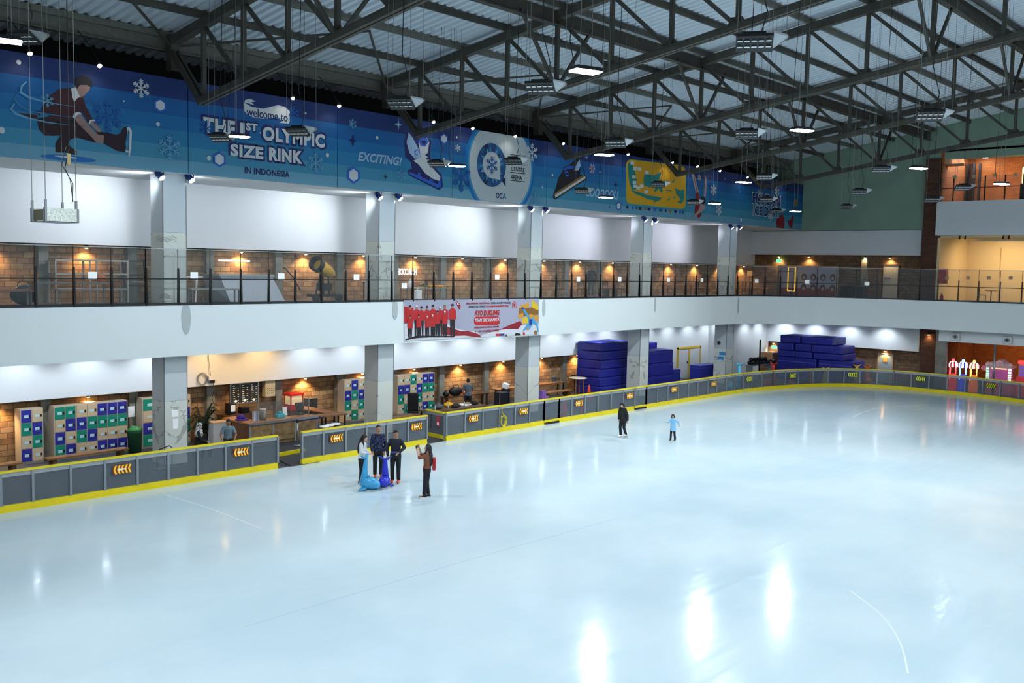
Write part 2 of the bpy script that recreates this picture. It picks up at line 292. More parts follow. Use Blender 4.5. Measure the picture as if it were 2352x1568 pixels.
# ---------------------------------------------------------------- roof trusses and purlins
TX = [16.855+9.418*k for k in range(-1, 5)]; NY = [29.05-2.335*k for k in range(16)]
def truss(name_i, X, word):
    t = thing('roof_truss', 'dark steel roof truss, %s' % word, 'roof truss', (X, 29.2, ZB(29.2)), 0, 'steel roof trusses')
    Ye = NY[-1]
    MB().bar((X, 31.1, ZT(31.1)), (X, Ye, ZT(Ye)), .26, .3).build('top_chord', steel, t, True)
    MB().bar((X-.09, 29.25, ZB(29.25)), (X-.09, Ye, ZB(Ye)), .12, .16).bar((X+.09, 29.25, ZB(29.25)), (X+.09, Ye, ZB(Ye)), .12, .16).bar((X, 29.25, ZB(29.25)+.11), (X, Ye, ZB(Ye)+.11), .3, .04).build('bottom_chord', steel, t, True)
    MB().bar((X-.09, 31.0, ZT(31)-.3), (X-.09, 29.1, ZB(29.2)-.02), .09, .2).bar((X+.09, 31.0, ZT(31)-.3), (X+.09, 29.1, ZB(29.2)-.02), .09, .2).build('end_diagonal', steel, t, True)
    MB().box((X-.16, 30.85, ZT(31)-1.0), (X+.16, 31.2, ZT(31)+.2)).build('heel_post', steel, t, True)
    for k, Y in enumerate(NY):
        MB().bar((X, Y, ZT(Y)), (X, Y, ZB(Y)), .13, .13, (0, 1, 0)).build('vertical_strut', steel, t, True)
        if k+1 < len(NY):
            Z = NY[k+1]; MB().bar((X, Y-.05, ZT(Y)-.1), (X, Z+.1, ZB(Z)+.1), .1, .12).build('diagonal_strut', steel, t, True)
            MB().prism([(X-.02, Z-.3, ZB(Z-.3)+.05), (X-.02, Z+.4, ZB(Z+.4)+.05), (X-.02, Z+.25, ZB(Z)+.33), (X-.02, Z-.12, ZB(Z)+.33)], (.04, 0, 0)).build('gusset_plate', steel, t, True)
    for k in (0, 3, 7, 11):
        Y = NY[k]
        if k:
            for sx in (-1, 1): MB().bar((X+sx*.1, Y, ZB(Y)+.1), (X+sx*1.9, Y, ZT(Y)-.15), .1, .1).build('knee_brace', steel, t, True)
words = ['at the left edge over the picture of the skater', 'first to end above the blue banner beside the welcome text', 'ending in front of the blue cartoon skate', 'ending right of the round white emblem', 'ending in front of the yellow map', 'farthest one, ending above the last words of the banner']
for i, X in enumerate(TX): truss(i, X, words[i])
pw = ['pale eaves beam running above the blue banner', 'first thin purlin in from the eaves', 'second purlin in from the eaves', 'third purlin in from the eaves', 'deep beam four bays in from the eaves', 'fifth purlin in from the eaves', 'sixth purlin in from the eaves', 'seventh purlin in from the eaves', 'deep beam eight bays in from the eaves', 'ninth purlin in from the eaves', 'tenth purlin in from the eaves', 'eleventh purlin in from the eaves', 'deep beam twelve bays in from the eaves']
for i in range(13):
    Y = 31.35 if i == 0 else NY[i-1]; z = ZT(Y)
    o = bpy.data.objects
    if i == 0: ob = MB().ibeam((-8, Y, z-.02), (62.6, Y, z-.02), .3, .46).bar((-8, Y-.1, z+.28), (62.6, Y-.1, z+.28), .14, .2).build('eaves_beam', steel_l)
    elif i in (4, 8, 12): ob = MB().ibeam((-8, Y, z-.1), (62.6, Y, z-.1), .26, .44).bar((-8, Y-.3, z+.27), (62.6, Y-.3, z+.27), .1, .18).build('roof_beam', steel)
    else: ob = MB().bar((-8, Y, z+.25), (62.6, Y, z+.25), .1, .2).bar((-8, Y-.07, z+.345), (62.6, Y-.07, z+.345), .08, .02).build('roof_purlin', steel if i % 2 else steel_l)
    tag(ob, 'steel roof member: '+pw[i], 'roof beam', 'purlins and beams under the roof sheet')
for i, X in enumerate(TX[:-1]):
    ob = MB().bar((X+.1, 31, ZT(31)-.15), (X+5.0, 26.8, ZT(26.8)+.05), .07).bar((X+9.3, 31, ZT(31)-.15), (X+5.0, 26.8, ZT(26.8)+.05), .07).build('wind_brace', steel)
    tag(ob, 'thin V shaped steel wind brace under the eaves, %s bay from the left' % ['first', 'second', 'third', 'fourth', 'fifth'][i], 'brace', 'wind braces at the eaves')
# ---------------------------------------------------------------- lamps
warm = (1, .62, .26); cool = (.82, .91, 1.0)
glow_w = mat('glow_warm', (255, 214, 140), emit=(255, 196, 110), es=40); glow_c = mat('glow_cool', (255, 255, 255), emit=(226, 240, 255), es=60)
lens_off = mat('lens_sheen', (206, 220, 222), .25, emit=(206, 226, 230), es=.2)  # unlit lenses: faint emission stands for the light they reflect
def wall_lamp(X, Y, z, nx, ny, label, e=125, group='amber lamps along the brick wall'):
    t = thing('wall_downlight', label, 'lamp', (X, Y, z), 0, group)
    MB().lathe([(.05, .1), (.07, .06), (.075, -.02), (.07, -.03)], n=14).build('lamp_shell', black, t)
    MB().lathe([(.06, -.02), (.05, -.05), (.02, -.062)], n=14).build('bulb', glow_w, t)
    lamp('SPOT', 'warm_spot', (X+nx*.03, Y+ny*.03, z-.09), e, warm, .05, (X-nx*.12, Y-ny*.12, z-1.2), t, 2.3, .8)
LX = [12.33+3.145*k for k in range(17)]
nm = ['first', 'second', 'third', 'fourth', 'fifth', 'sixth', 'seventh', 'eighth', 'ninth', 'tenth', 'eleventh', 'twelfth', 'thirteenth', 'fourteenth', 'fifteenth', 'sixteenth', 'seventeenth']
for k, X in enumerate(LX):
    if k != 2: wall_lamp(X, 34.68, 7.42, 0, -1, 'small amber downlight on the upper gallery wall, %s from the left' % nm[k])
    if X < 46 and k != 2: wall_lamp(X, 34.68, 2.07, 0, -1, 'small amber downlight on the lower brick wall, %s from the left' % nm[k])
for k, (x, y) in enumerate([(1790, 586), (1858, 586), (1988, 588), (2045, 588)]):
    p = px(x, y+3, 63.35); wall_lamp(63.3, p.y, 8.14, -1, 0, 'amber downlight on the far upper brick wall, %s from the left' % nm[k], 90)
for k, (x, y) in enumerate([(1776, 790), (1944, 800), (2033, 808)]):
    p = px(x, y, 62.8); wall_lamp(62.82, p.y, 2.09, -1, 0, 'amber downlight on the far lower brick wall, %s from the left' % nm[k], 80)
wall_lamp(62.5, 21.55, 3.35, -1, 0, 'amber downlight on the dark brick pillar by the arcade room', 18)
# cool downlights under the gallery slab
def down(X, Y, z, e, col, label, gm, aim):
    t = thing('ceiling_downlight', label, 'lamp', (X, Y, z), 0, 'downlights under the gallery')
    MB().lathe([(.13, 0), (.13, -.02), (.1, -.025)], n=16).build('trim_ring', white, t); MB().lathe([(.1, -.012), (.09, -.03)], n=16).build('lens', gm, t)
    lamp('SPOT', 'down_spot', (X, Y, z-.06), e, col, .08, aim, t, 2.2, .7)
k = 0; X = 8.2
while X < 48:
    wm = 19.5 < X < 24.6
    down(X, 32.95, 3.79, 125 if not wm else 140, warm if wm else cool, 'round recessed downlight in the gallery soffit, place %s' % (nm[k] if k < 17 else 'near the service wall'), glow_w if wm else glow_c, (X, 34.2, 1.8)); k += 1; X += 2.354
for X in (50.0, 52.4, 54.8, 57): down(X, 33.2, 3.79, 85, cool, 'round recessed downlight before the white service wall', glow_c, (X, 34.2, 1.5))
for X in (59.3, 61.2): down(X, 31.7, 3.79, 70, cool, 'round recessed downlight before the plain white partition', glow_c, (X, 32.5, 1.5))
for Y in (31.2, 29, 26.6, 24.2): down(61.6, Y, 3.79, 85, cool, 'round recessed downlight above the far pile of mats', glow_c, (62.4, Y, 1.8))
# blue-white stage spots at the column heads
can = mat('can_blue', (40, 74, 150), .35, .3); glow_b = mat('glow_blue', (255, 255, 255), emit=(206, 220, 255), es=22)
def can_light(x, y, label, aim, e, col=(.86, .9, 1)):
    p = py(x, y, 30.75); t = thing('stage_spotlight', label, 'spotlight', p, 0, 'spotlights at the column heads')
    q = (V((x*0+.25, -.5, -.55))).normalized().to_track_quat('Z', 'Y').to_matrix().to_4x4()
    b = MB(); b.loft([(q @ V((0, 0, z)), r, r, q @ V((1, 0, 0)), q @ V((0, 1, 0))) for r, z in ((.05, -.2), (.1, -.17), (.105, .1), (.12, .12))], 16); b.build('lamp_can', can, t)
    MB().loft([(q @ V((0, 0, z)), r, r, q @ V((1, 0, 0)), q @ V((0, 1, 0))) for r, z in ((.11, .115), (.1, .14), (.04, .15))], 16).build('lens', glow_b, t)
    MB().bar((-.13, 0, -.05), (-.13, 0, .26), .02, .03).bar((.13, 0, -.05), (.13, 0, .26), .02, .03).bar((-.13, 0, .25), (.13, 0, .25), .03, .02).build('yoke', blackm, t)
    lamp('SPOT', 'stage_beam', p+V((0, .25, -.1)), e, col, .15, aim, t, 2.0, 1.0)
for i, ((a, b), (c_, d)) in enumerate([((367, 403), (436, 409)), ((870, 450), (916, 452)), ((1219, 479), (1254, 481)), ((1480, 503), (1505, 506)), ((1679, 521), (1699, 521))]):
    X = CX[i]; pl = ['first', 'second', 'third', 'fourth', 'fifth'][i]; lil = (.86, .84, 1) if i > 2 else (.86, .92, 1)
    can_light(a, b, 'blue bodied spotlight on the near side of the %s column head' % pl, (X-2.0, 34.3, 8.6), 400 if i < 3 else 330, lil)
    can_light(c_, d, 'blue bodied spotlight right of the %s column head' % pl, (X+4.2, 34.3, 8.6), 240 if i < 4 else 40, lil)
# small lamps on arms along the top of the banner
for i, (x, y) in enumerate([(68, 119), (228, 147), (672, 222), (778, 240), (995, 277), (1085, 292), (1183, 310), (1293, 327), (1442, 352), (1544, 371), (1601, 380), (1653, 390), (1716, 405), (1811, 416)]):
    p = py(x, y, 29.9); t = thing('banner_lamp', 'tiny warm lamp hanging over the top edge of the blue banner, %s from the left' % nm[i], 'lamp', p, 0, 'small lamps above the banner')
    MB().lathe([(.05, .07), (.075, .02), (.08, -.05)], n=12).build('lamp_shell', black, t); MB().ball((0, -.02, -.05), .07, 10).build('bulb', mat('glow_soft', (255, 236, 200), emit=(255, 232, 196), es=10), t)
    MB().tube([(0, 0, .06), (-.1, .3, .5), (-.25, .9, 1.1)], .012, 6).build('arm', blackm, t)
    lamp('SPOT', 'banner_spot', p+V((0, -.05, -.1)), 16, (1, .93, .84), .1, p+V((0, .45, -2)), t, 2.4, .9)
# pendants: lit plates and unlit ten-lens floodlights
wirem = mat('cable_grey', (112, 116, 112), .5)
def cable_top(Y): return ZT(Y)-.1
def lit(x, y, z, label, e=235, on=True):
    p = pz(x, y, z) if on else V((x, y, z)); t = thing('pendant_lamp', label, 'pendant lamp', p, -.35, 'hanging lamps lit white')
    MB().add([(-.24, -.12, .07), (.24, -.12, .07), (.24, .12, .07), (-.24, .12, .07), (-.28, -.15, .0), (.28, -.15, .0), (.28, .15, .0), (-.28, .15, .0)], [(0, 1, 2, 3), (4, 5, 6, 7), (0, 1, 5, 4), (1, 2, 6, 5), (2, 3, 7, 6), (3, 0, 4, 7)]).build('housing', black, t)
    MB().cbox((0, 0, -.012), (.53, .29, .03), bev=.01).build('lamp_plate', glow_c, t)
    h = cable_top(p.y)-p.z
    for sx in (-1, 1): MB().tube([(sx*.12, 0, .06), (sx*.1, 0, h)], .006, 5).build('cable', wirem, t)
    MB().tube([(-.2, .05, .06), (-.3, .06, .5), (-.1, .08, h*.6), (-.16, .05, h)], .008, 5).build('power_cord', black, t)
    lamp('AREA', 'pendant_light', p+V((0, 0, -.08)), e, (.86, .94, 1), .4, p+V((0, 0, -5)), t)
lits = [(1345, 163, 10.5, 'big bright lamp high above the round emblem'), (1842, 299, 10.5, 'bright lamp right of centre under the roof'), (550, 313, 10.5, 'bright lamp in front of the word first on the banner'), (1050, 381, 10.5, 'bright lamp right of the blue cartoon skate'), (1388, 355, 10.5, 'bright lamp above the black cartoon skate'), (1391, 453, 10.0, 'bright lamp under the italic word on the banner'), (1708, 418, 10.3, 'bright lamp above the far penguin corner of the banner'), (1641, 467, 10.2, 'bright lamp right of the yellow map'), (1827, 485, 10.1, 'bright lamp at the far end of the banner'), (2110, 386, 10.5, 'thin bright lamp before the green wall near the dark pillar'), (2300, 422, 10.4, 'thin bright lamp before the far terracotta room'), (8, 92, 10.5, 'bright lamp at the left edge above the skater picture')]
for i, a in enumerate(lits): lit(*a, e=225 if i < 5 else 320)
for X, Y in ((14, 3.5), (14, -3), (23.5, 4), (33, 4.2), (23.5, -3), (4.5, 10.5), (4.5, 4), (43, 4.5)) : lit(X, Y, 10.6, 'added hanging fill lamp, unseen, over the open ice nearest the viewer', 190, False)  # unseen lamps added as fill, carrying the hanging grid on out of view
def flood(x, y, z, label, rz=-1.05, tilt=-.42):
    p = pz(x, y, z); t = thing('flood_light', label, 'flood light', p, rz, 'hanging ten lens flood lights')
    M = Euler((tilt, 0, 0)).to_matrix().to_4x4()
    b = MB(); b.box((-.36, -.2, 0), (.2, .2, .05), M); b.build('housing', black, t)
    for i in range(5):
        for j in range(2):
            c_ = M @ V((-.30+i*.108, -.08+j*.15, -.006)); MB().loft([(c_+M.to_3x3() @ V((0, 0, .004)), .046, .046), (c_-M.to_3x3() @ V((0, 0, .004)), .043, .043)], 10).build('lens', lens_off, t)
    MB().prism([M @ V((.2, -.2, .05)), M @ V((.2, .2, .05)), V((.42, .17, .1)), V((.42, .0, .1))], (0, 0, .03)).build('bracket', chrome, t)
    MB().cbox((-.08, 0, .1), (.34, .2, .08), rx=tilt).build('driver_box', blackm, t)
    h = cable_top(p.y)-p.z
    for q in ((-.34, -.15), (-.34, .18), (.18, -.15), (.4, .12)): MB().tube([(q[0], q[1], .05), (q[0]*.9, q[1]*.9, h)], .0045, 5).build('cable', wirem, t)
    MB().tube([(0, 0, .1), (.1, .05, .5), (-.06, .02, 1.1), (.03, 0, h)], .01, 5).build('power_cord', black, t)
fl = [(1250, 204, 'above the gap between the emblem and the roof'), (928, 240, 'above the blue cartoon skate'), (510, 318, 'in front of the last letters of the first word'), (690, 304, 'in front of the word olympic'), (1008, 378, 'beside the boot of the blue cartoon skate'), (1184, 372, 'in front of the emblem text'), (1420, 331, 'above the yellow map'), (1722, 310, 'high over the far end of the banner'), (1745, 101, 'biggest, high in the roof right of centre'), (2145, 268, 'high at the right above the dark pillar'), (1340, 440, 'in front of the letters right of the black cartoon skate'), (1516, 425, 'in front of the yellow map'), (1596, 466, 'beside the upside down skater'), (1760, 408, 'above the last words of the banner'), (1765, 460, 'in front of the last words of the banner'), (1786, 486, 'lowest, at the far end of the banner'), (2030, 391, 'before the top of the green wall'), (1978, 442, 'in the middle of the green wall'), (1948, 476, 'low on the green wall'), (2216, 432, 'in front of the terracotta room'), (2145, 460, 'in front of the dark brick pillar'), (62, 90, 'at the left edge over the skater picture')]
for x, y, l in fl: flood(x, y, 11.6 if x < 100 else 10.5 if y < 440 else 10.25, 'black ten lens flood light '+l)
# light of the rooms at the far end
for Y in (18.5, 14, 9): lamp('AREA', 'cove_light', (65, Y, 9.3), 90, (1, .78, .45), 1.2, (66, Y, 5))
struct('trim_40', MB().box((64.3, 0, 9.3), (64.36, 19.4, 9.46)), mat('cove_glow', (255, 236, 190), emit=(255, 226, 160), es=5))
for Y in (18.5, 14.5, 10): lamp('AREA', 'room_light', (64.6, Y, ZC-.15), 70, (1, .76, .48), .5, (65.5, Y, 11.5))
for Y in (18, 13.5): lamp('AREA', 'arcade_light', (66.5, Y, 3.6), 45, (1, .62, .32), .6, (68.5, Y, 1))
# ---------------------------------------------------------------- rink barrier
def proj(p): v = V(p)-CAM; z = v.dot(fw); return 1176+FPX*v.dot(rt)/z, 784-FPX*v.dot(up)/z
DENSE = []
for a, b in zip(icep, icep[1:]):
    k = max(1, int((b-a).length/.05)); DENSE += [a.lerp(b, i/k) for i in range(k)]
DPX = [proj((p.x, p.y, .5))[0] if p.x > 8 else -1e9 for p in DENSE]
def at_board(x):        # point of the barrier line seen at photo column x
    for i in range(len(DENSE)-1):
        if DPX[i] <= x < DPX[i+1]: return i
    return len(DENSE)-1
chev_y = mat('chevron_yellow', (250, 206, 40), .5, emit=(250, 206, 40), es=.1); chev_r = mat('chevron_red', (150, 40, 30), .5); chev_k = mat('chevron_black', (30, 34, 30), .5); lime = mat('chevron_lime', (214, 226, 50), .5, emit=(214, 226, 50), es=.15)
def sign_mesh(t, c, d, n, far):    # striped direction sign, arrow pointing left
    o = c-n*.03; Z = V((0, 0, 1)); w, h = .56, .26
    q = lambda a, b, k: o+d*(a*w/2)+Z*(b*h/2)-n*(.004*k)
    b = MB(); b.m(0).prism([q(-1, -1, 0), q(1, -1, 0), q(1, 1, 0), q(-1, 1, 0)], n*.004)
    for i in range(5):
        a = -.95+i*.4; e = min(a+.2, 1)
        b.m(1).poly([q(a, 0, 1), q(a+.2, .98, 1), q(min(a+.4, 1), .98, 1), q(e, 0, 1)]); b.poly([q(e, 0, 1), q(min(a+.4, 1), -.98, 1), q(a+.2, -.98, 1), q(a, 0, 1)])
    if not far: b.m(2).poly([q(-.45, 0, 2), q(-.2, .4, 2), q(-.2, .14, 2), q(.45, .14, 2), q(.45, -.14, 2), q(-.2, -.14, 2), q(-.2, -.4, 2)])
    b.build('direction_sign', [chev_k if far else chev_r, lime if far else chev_y, paper], t, True)
SIGNS = [280, 554, 773, 956, 1088, 1202, 1330, 1446, 1548, 1639, 1720, 1820, 1959, 2117, 2279]
TOPZ = 1.15
def barrier(x0, x1, posts, label, cat='rink barrier', gate=False):
    i0, i1 = at_board(x0), at_board(x1); P = DENSE[i0:i1+1]; P = P[::6]+[P[-1]] if len(P) > 8 else P
    t = thing('rink_gate' if gate else 'rink_barrier', label, cat, (P[0].x, P[0].y, 0), 0, None if gate else 'sections of the rink barrier')
    off = lambda L: [(p.x, p.y+L) for p in L]
    if not gate:
        b = ribbon(P, 0, .07, .16); ribbon([(p.x+.0, p.y+.02) for p in P], .07, .2, .12, b); b.build('kick_plate', yellow, t, True)
    else:
        ribbon(P, .1, .2, .1).build('kick_plate', yellow, t, True); ribbon([(p.x, p.y-.012) for p in P], .02, .08, .1).build('threshold', black, t, True)
    ribbon([(p.x, p.y+.0) for p in P], 1.1, TOPZ, .13).build('top_rail', yellow, t, True)
    ribbon([(p.x, p.y+.03) for p in P], .98, 1.1, .05).build('frame_rail', pane_mat('frosted', (176, 182, 184), .8, .4) if 'frosted' not in MATS else MATS['frosted'], t, True)
    ix = [i0]+[at_board(x) for x in posts]+[i1]
    for j, (a, b_) in enumerate(zip(ix, ix[1:])):
        if b_ <= a: continue
        Q = DENSE[a:b_+1]; Q = Q[::6]+[Q[-1]]
        ribbon([(p.x, p.y+.05) for p in Q], .2, .99, .012).build('acrylic_panel', acrylic, t, True)
    for j in sorted(set(ix)):
        p = DENSE[j]; d = (DENSE[min(j+1, len(DENSE)-1)]-DENSE[max(j-1, 0)]).normalized(); M = MX.Translation(V((p.x, p.y+.05, 0))) @ MX.Rotation(math.atan2(d.y, d.x), 4, 'Z')
        MB().box((-.035, -.045, .19), (.035, .05, 1.1), M).build('post', railgrey, t, True)
    for x in SIGNS:
        if x0 < x < x1:
            j = at_board(x); d = (DENSE[j+1]-DENSE[j-1]).normalized(); d = V((d.x, d.y, 0)); n = V((d.y, -d.x, 0)); p = DENSE[j]
            sign_mesh(t, V((p.x, p.y+.045, .76))+n*.035, d, -n, x > 1700)
    return t
barrier(-60, 640, [4, 81, 164.5, 243.6, 317.6, 387.8, 456.6, 521, 581], 'rink barrier section at the left, ending at the open gap before the counter')
barrier(697, 984, [745, 796, 843, 891.6, 939], 'rink barrier section behind the group of three people')
barrier(1027, 1252, [1070, 1110, 1148, 1184, 1218], 'rink barrier section in front of the tables of equipment, with yellow hose')
barrier(1252.5, 1286, [], 'first closed gate in the rink barrier, before the brown benches', 'gate', True)
barrier(1286.5, 1459, [1315, 1344.5, 1375, 1404.5, 1432.5], 'rink barrier section between the two closed gates')
barrier(1459.5, 1486, [], 'second closed gate in the rink barrier, under the fourth column', 'gate', True)
barrier(1486.5, 1776, [1511.6, 1535, 1559.5, 1582, 1604, 1627, 1647, 1669, 1688.6, 1708, 1729, 1751], 'rink barrier section before the white double door, starting to curve')
barrier(1776.5, 2056, [1805.5, 1836, 1869, 1904, 1940, 1977.5, 2017], 'curved rink barrier section before the far pile of blue mats')
barrier(2056.5, 2420, [2097, 2137, 2178, 2219, 2259, 2301, 2344, 2385], 'rink barrier section before the arcade machines at the right')
# open gate leaf swung inwards
h0 = DENSE[at_board(1025)]; h1 = pz(979, 939, TOPZ); a, b_ = V((h0.x, h0.y+.12, 0)), V((h1.x, h1.y, 0)); t = thing('rink_gate', 'open gate leaf swung inwards, with a small red sign', 'gate', a)
dv = (b_-a).normalized(); nv = V((dv.y, -dv.x, 0)); Z = V((0, 0, 1))
MB().bar(a+Z*.14, b_+Z*.14, .1, .14).build('kick_plate', yellow, t, True); MB().bar(a+Z*1.12, b_+Z*1.12, .1, .06).build('top_rail', yellow, t, True)
MB().bar(a+Z*.6, b_+Z*.6, .012, .78).build('acrylic_panel', acrylic, t, True); MB().bar(a+Z*1.03, b_+Z*1.03, .05, .1).build('frame_rail', MATS['frosted'], t, True)
for p in (a, b_): MB().bar(p+Z*.02, p+Z*1.1, .06).build('post', railgrey, t, True)
c_ = a.lerp(b_, .3)+Z*.75
MB().m(0).prism([c_-nv*.02+dv*x+Z*z for x, z in ((-.1, -.22), (.1, -.22), (.1, .22), (-.1, .22))], -nv*.006).m(1).prism([c_-nv*.028+dv*.06*math.cos(k*.6)+Z*(-.1+.07*math.sin(k*.6)) for k in range(10)], -nv*.003).build('notice', [mat('notice_red', (196, 60, 80)), paper], t, True)
# yellow hose on the barrier
p = DENSE[at_board(1154)]; t = thing('hose_coil', 'yellow hose coil hanging over the rink barrier', 'hose', (p.x, p.y-.06, .5)); b = MB()
for k in range(3): b.tube([(math.cos(a)*(.13+.02*k), -.03*k, math.sin(a)*(.2+.02*k)-.02) for a in [i*PI/8 for i in range(17)]], .018, 6)
b.tube([(0, 0, .2), (-.08, 0, .45), (-.06, 0, .66)], .014, 6); b.tube([(-.12, -.02, -.05), (-.15, -.02, .2), (-.02, -.02, .3), (.1, -.02, .1)], .016, 6); b.build('coil', mat('hose_yellow', (214, 196, 40), .5), t)
# step edge inside the open gap
q0, q1 = pz(640, 1048, 0), pz(699, 1037, 0); tag(MB().bar(q0+Z*.06, q1+Z*.06, .12, .13).build('step_edge', yellow), 'yellow step edge in the open gap of the barrier', 'step edge')
struct('floor.004', MB().prism([(pz(636, 1062).x, 27.8, -.025), (pz(700, 1052).x, 27.8, -.025), (q1.x+.2, q1.y, -.025), (q0.x-.2, q0.y, -.025)], (0, 0, .03)), mat('step_rubber', (60, 62, 66), .7))
# ---------------------------------------------------------------- glass railing of the gallery
SD = []
for a, b in zip(slabp, slabp[1:]):
    k = max(1, int((b-a).length/.05)); SD += [a.lerp(b, i/k) for i in range(k)]
SPX = [proj((p.x, p.y, 6))[0] if p.x > 9 else -1e9 for p in SD]
def at_slab(x):
    for i in range(len(SD)-1):
        if SPX[i] <= x < SPX[i+1]: return i
    return len(SD)-1
ZM = py(300, 640, 30.45).z
def railing(xs, label, post_h=1.2):
    I = [at_slab(x) for x in xs]; p0 = SD[I[0]]; t = thing('glass_railing', label, 'railing', (p0.x, p0.y, 5.55), 0, 'glass railing of the upper gallery')
    for a, b in zip(I, I[1:]):
        Q = SD[a:b+1]; Q = Q[::8]+[Q[-1]]; Q = [(p.x+.0, p.y+.06) for p in Q]
        ribbon(Q, 5.59, 7.385, .012).build('glass_panel', glass, t, True); ribbon(Q, 7.375, 7.4, .014).build('glass_edge', MATS.get('edge') or mat('edge', (176, 190, 190), .3), t, True)
        ribbon([(x, y-.02) for x, y in Q], ZM-.02, ZM+.02, .03).build('middle_rail', blackm, t, True)
    for j in I:
        p = SD[j]; M = MX.Translation(V((p.x, p.y+.03, 0))); d = (SD[min(j+1, len(SD)-1)]-SD[max(j-1, 0)]).normalized(); M = M @ MX.Rotation(math.atan2(d.y, d.x), 4, 'Z')
        MB().prism([M @ V((-.015, -.07, 5.5)), M @ V((-.015, .05, 5.5)), M @ V((-.015, .02, 5.55+post_h)), M @ V((-.015, -.02, 5.55+post_h))], M.to_3x3() @ V((.06, 0, 0))).bar(M @ V((0, .0, 6.7)), M @ V((0, 0, 7.38)), .018).build('post', blackm, t, True)
RP = [-10, 83, 172, 257.5, 337, 413, 485, 554, 618, 680, 739, 796, 848, 901, 950, 997, 1042, 1085, 1127, 1166.5, 1206, 1244, 1279, 1313.5, 1347, 1380, 1410, 1441, 1470, 1497, 1524, 1551.5, 1576.5, 1601, 1625, 1649, 1673, 1695]
railing(RP[0:5], 'glass railing left of the first column'); railing(RP[4:13], 'glass railing before the yellow snow cannon'); railing(RP[12:22], 'glass railing above the red event banner'); railing(RP[21:29], 'glass railing before the dark standing figure'); railing(RP[28:37], 'glass railing left of the fifth column')
railing([1695, 1728, 1759, 1793, 1832, 1877, 1923, 1968, 2016, 2064, 2113], 'curved glass railing at the far corner of the gallery'); railing([2113.5, 2156, 2202, 2249, 2299, 2348, 2395], 'glass railing before the cream room at the right')
for i, (x, y) in enumerate([(214, 632), (450, 632), (648, 634), (822, 636), (931, 656), (1143, 636), (1330, 641), (1425, 641), (1537, 642), (1613, 643), (1739, 645), (1856, 647), (1993, 651)]):
    p = SD[at_slab(x)]; q = pd(x, y, (p.x, p.y, 6.3)); d = (SD[at_slab(x)+1]-p).normalized(); d = V((d.x, d.y, 0)); n = V((d.y, -d.x, 0))
    tag(MB().prism([V((p.x, p.y+.045, q.z))+d*a+Z*b-n*-.012 for a, b in ((-.14, -.11), (.14, -.11), (.14, .11), (-.14, .11))], n*.006).build('paper_notice', paper), 'small white notice on the gallery glass, %s from the left' % nm[i], 'notice', 'white notices on the gallery glass')
# shadows beside the columns, painted as thin grey ovals on the gallery front
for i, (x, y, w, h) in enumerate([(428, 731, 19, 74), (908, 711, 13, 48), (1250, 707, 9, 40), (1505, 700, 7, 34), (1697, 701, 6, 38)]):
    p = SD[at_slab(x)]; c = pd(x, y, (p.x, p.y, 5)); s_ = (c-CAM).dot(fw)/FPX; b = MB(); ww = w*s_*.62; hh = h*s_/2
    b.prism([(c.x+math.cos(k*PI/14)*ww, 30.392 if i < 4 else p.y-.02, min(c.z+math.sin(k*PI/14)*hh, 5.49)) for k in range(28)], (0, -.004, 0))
    tag(b.build('oval_shadow', mat('oval_shadow_grey', (176, 184, 184), .6)), 'painted oval shadow on the gallery front right of the %s column' % ['first', 'second', 'third', 'fourth', 'fifth'][i], 'painted shadow', 'painted oval shadows on the gallery front')
# ---------------------------------------------------------------- the long blue banner
BY = 30.38
def bm_(name, rgb, k=.88): return mat('print_'+name, tuple(int(c*k) for c in rgb), .65)
stripe = [bm_('s1', (22, 52, 116)), bm_('s2', (0, 98, 168)), bm_('s3', (6, 116, 180)), bm_('s4', (34, 134, 184)), bm_('s5', (66, 154, 190)), bm_('s6', (110, 172, 200))]
BZ0, BZ1 = 9.93, 13.0; SF = [0, .215, .395, .55, .715, .865, 1.0]
bt = thing('mural_banner', 'long blue printed banner with skaters, snowflakes and welcome lettering above the gallery', 'banner', (36, BY, BZ0))
sx = [4.0]+[py(x, y, BY).x for x, y in ((432, 300), (775, 340), (1040, 390), (1256, 400), (1429, 430), (1576, 450))]+[62.6]
for i, (a, b) in enumerate(zip(sx, sx[1:])):
    m_ = MB()
    for k in range(6):
        z1 = BZ1-(BZ1-BZ0)*SF[k]; z0 = BZ1-(BZ1-BZ0)*SF[k+1]; m_.m(k).box((a+.012, BY, z0), (b-.012, BY+.05, z1))
    m_.build('banner_panel', stripe, bt, True)
def B(x, y, k=1): p = py(x, y, BY-.004*k); return V((p.x, p.y, min(max(p.z, BZ0+.01), BZ1-.01)))
def P(pts, k=1, o=(0, 0), s=1.0): return [B(o[0]+a/s, o[1]+b/s, k) for a, b in pts]
def fig(name, polys, parent=bt):       # polys: list of (material, points, layer, origin, scale)
    ms = []; b = MB()
    for m, pts, k, o, s in polys:
        if m not in ms: ms.append(m)
        b.m(ms.index(m)); q = [v+V((0, -.00035*len(b.f), 0)) for v in P(pts, k, o, s)]
        b.poly(q)
    ob = b.build(name, ms, parent, True)
    bm = bmesh.new(); bm.from_mesh(ob.data); bmesh.ops.triangulate(bm, faces=bm.faces[:], ngon_method='EAR_CLIP'); bm.to_mesh(ob.data); bm.free(); return ob
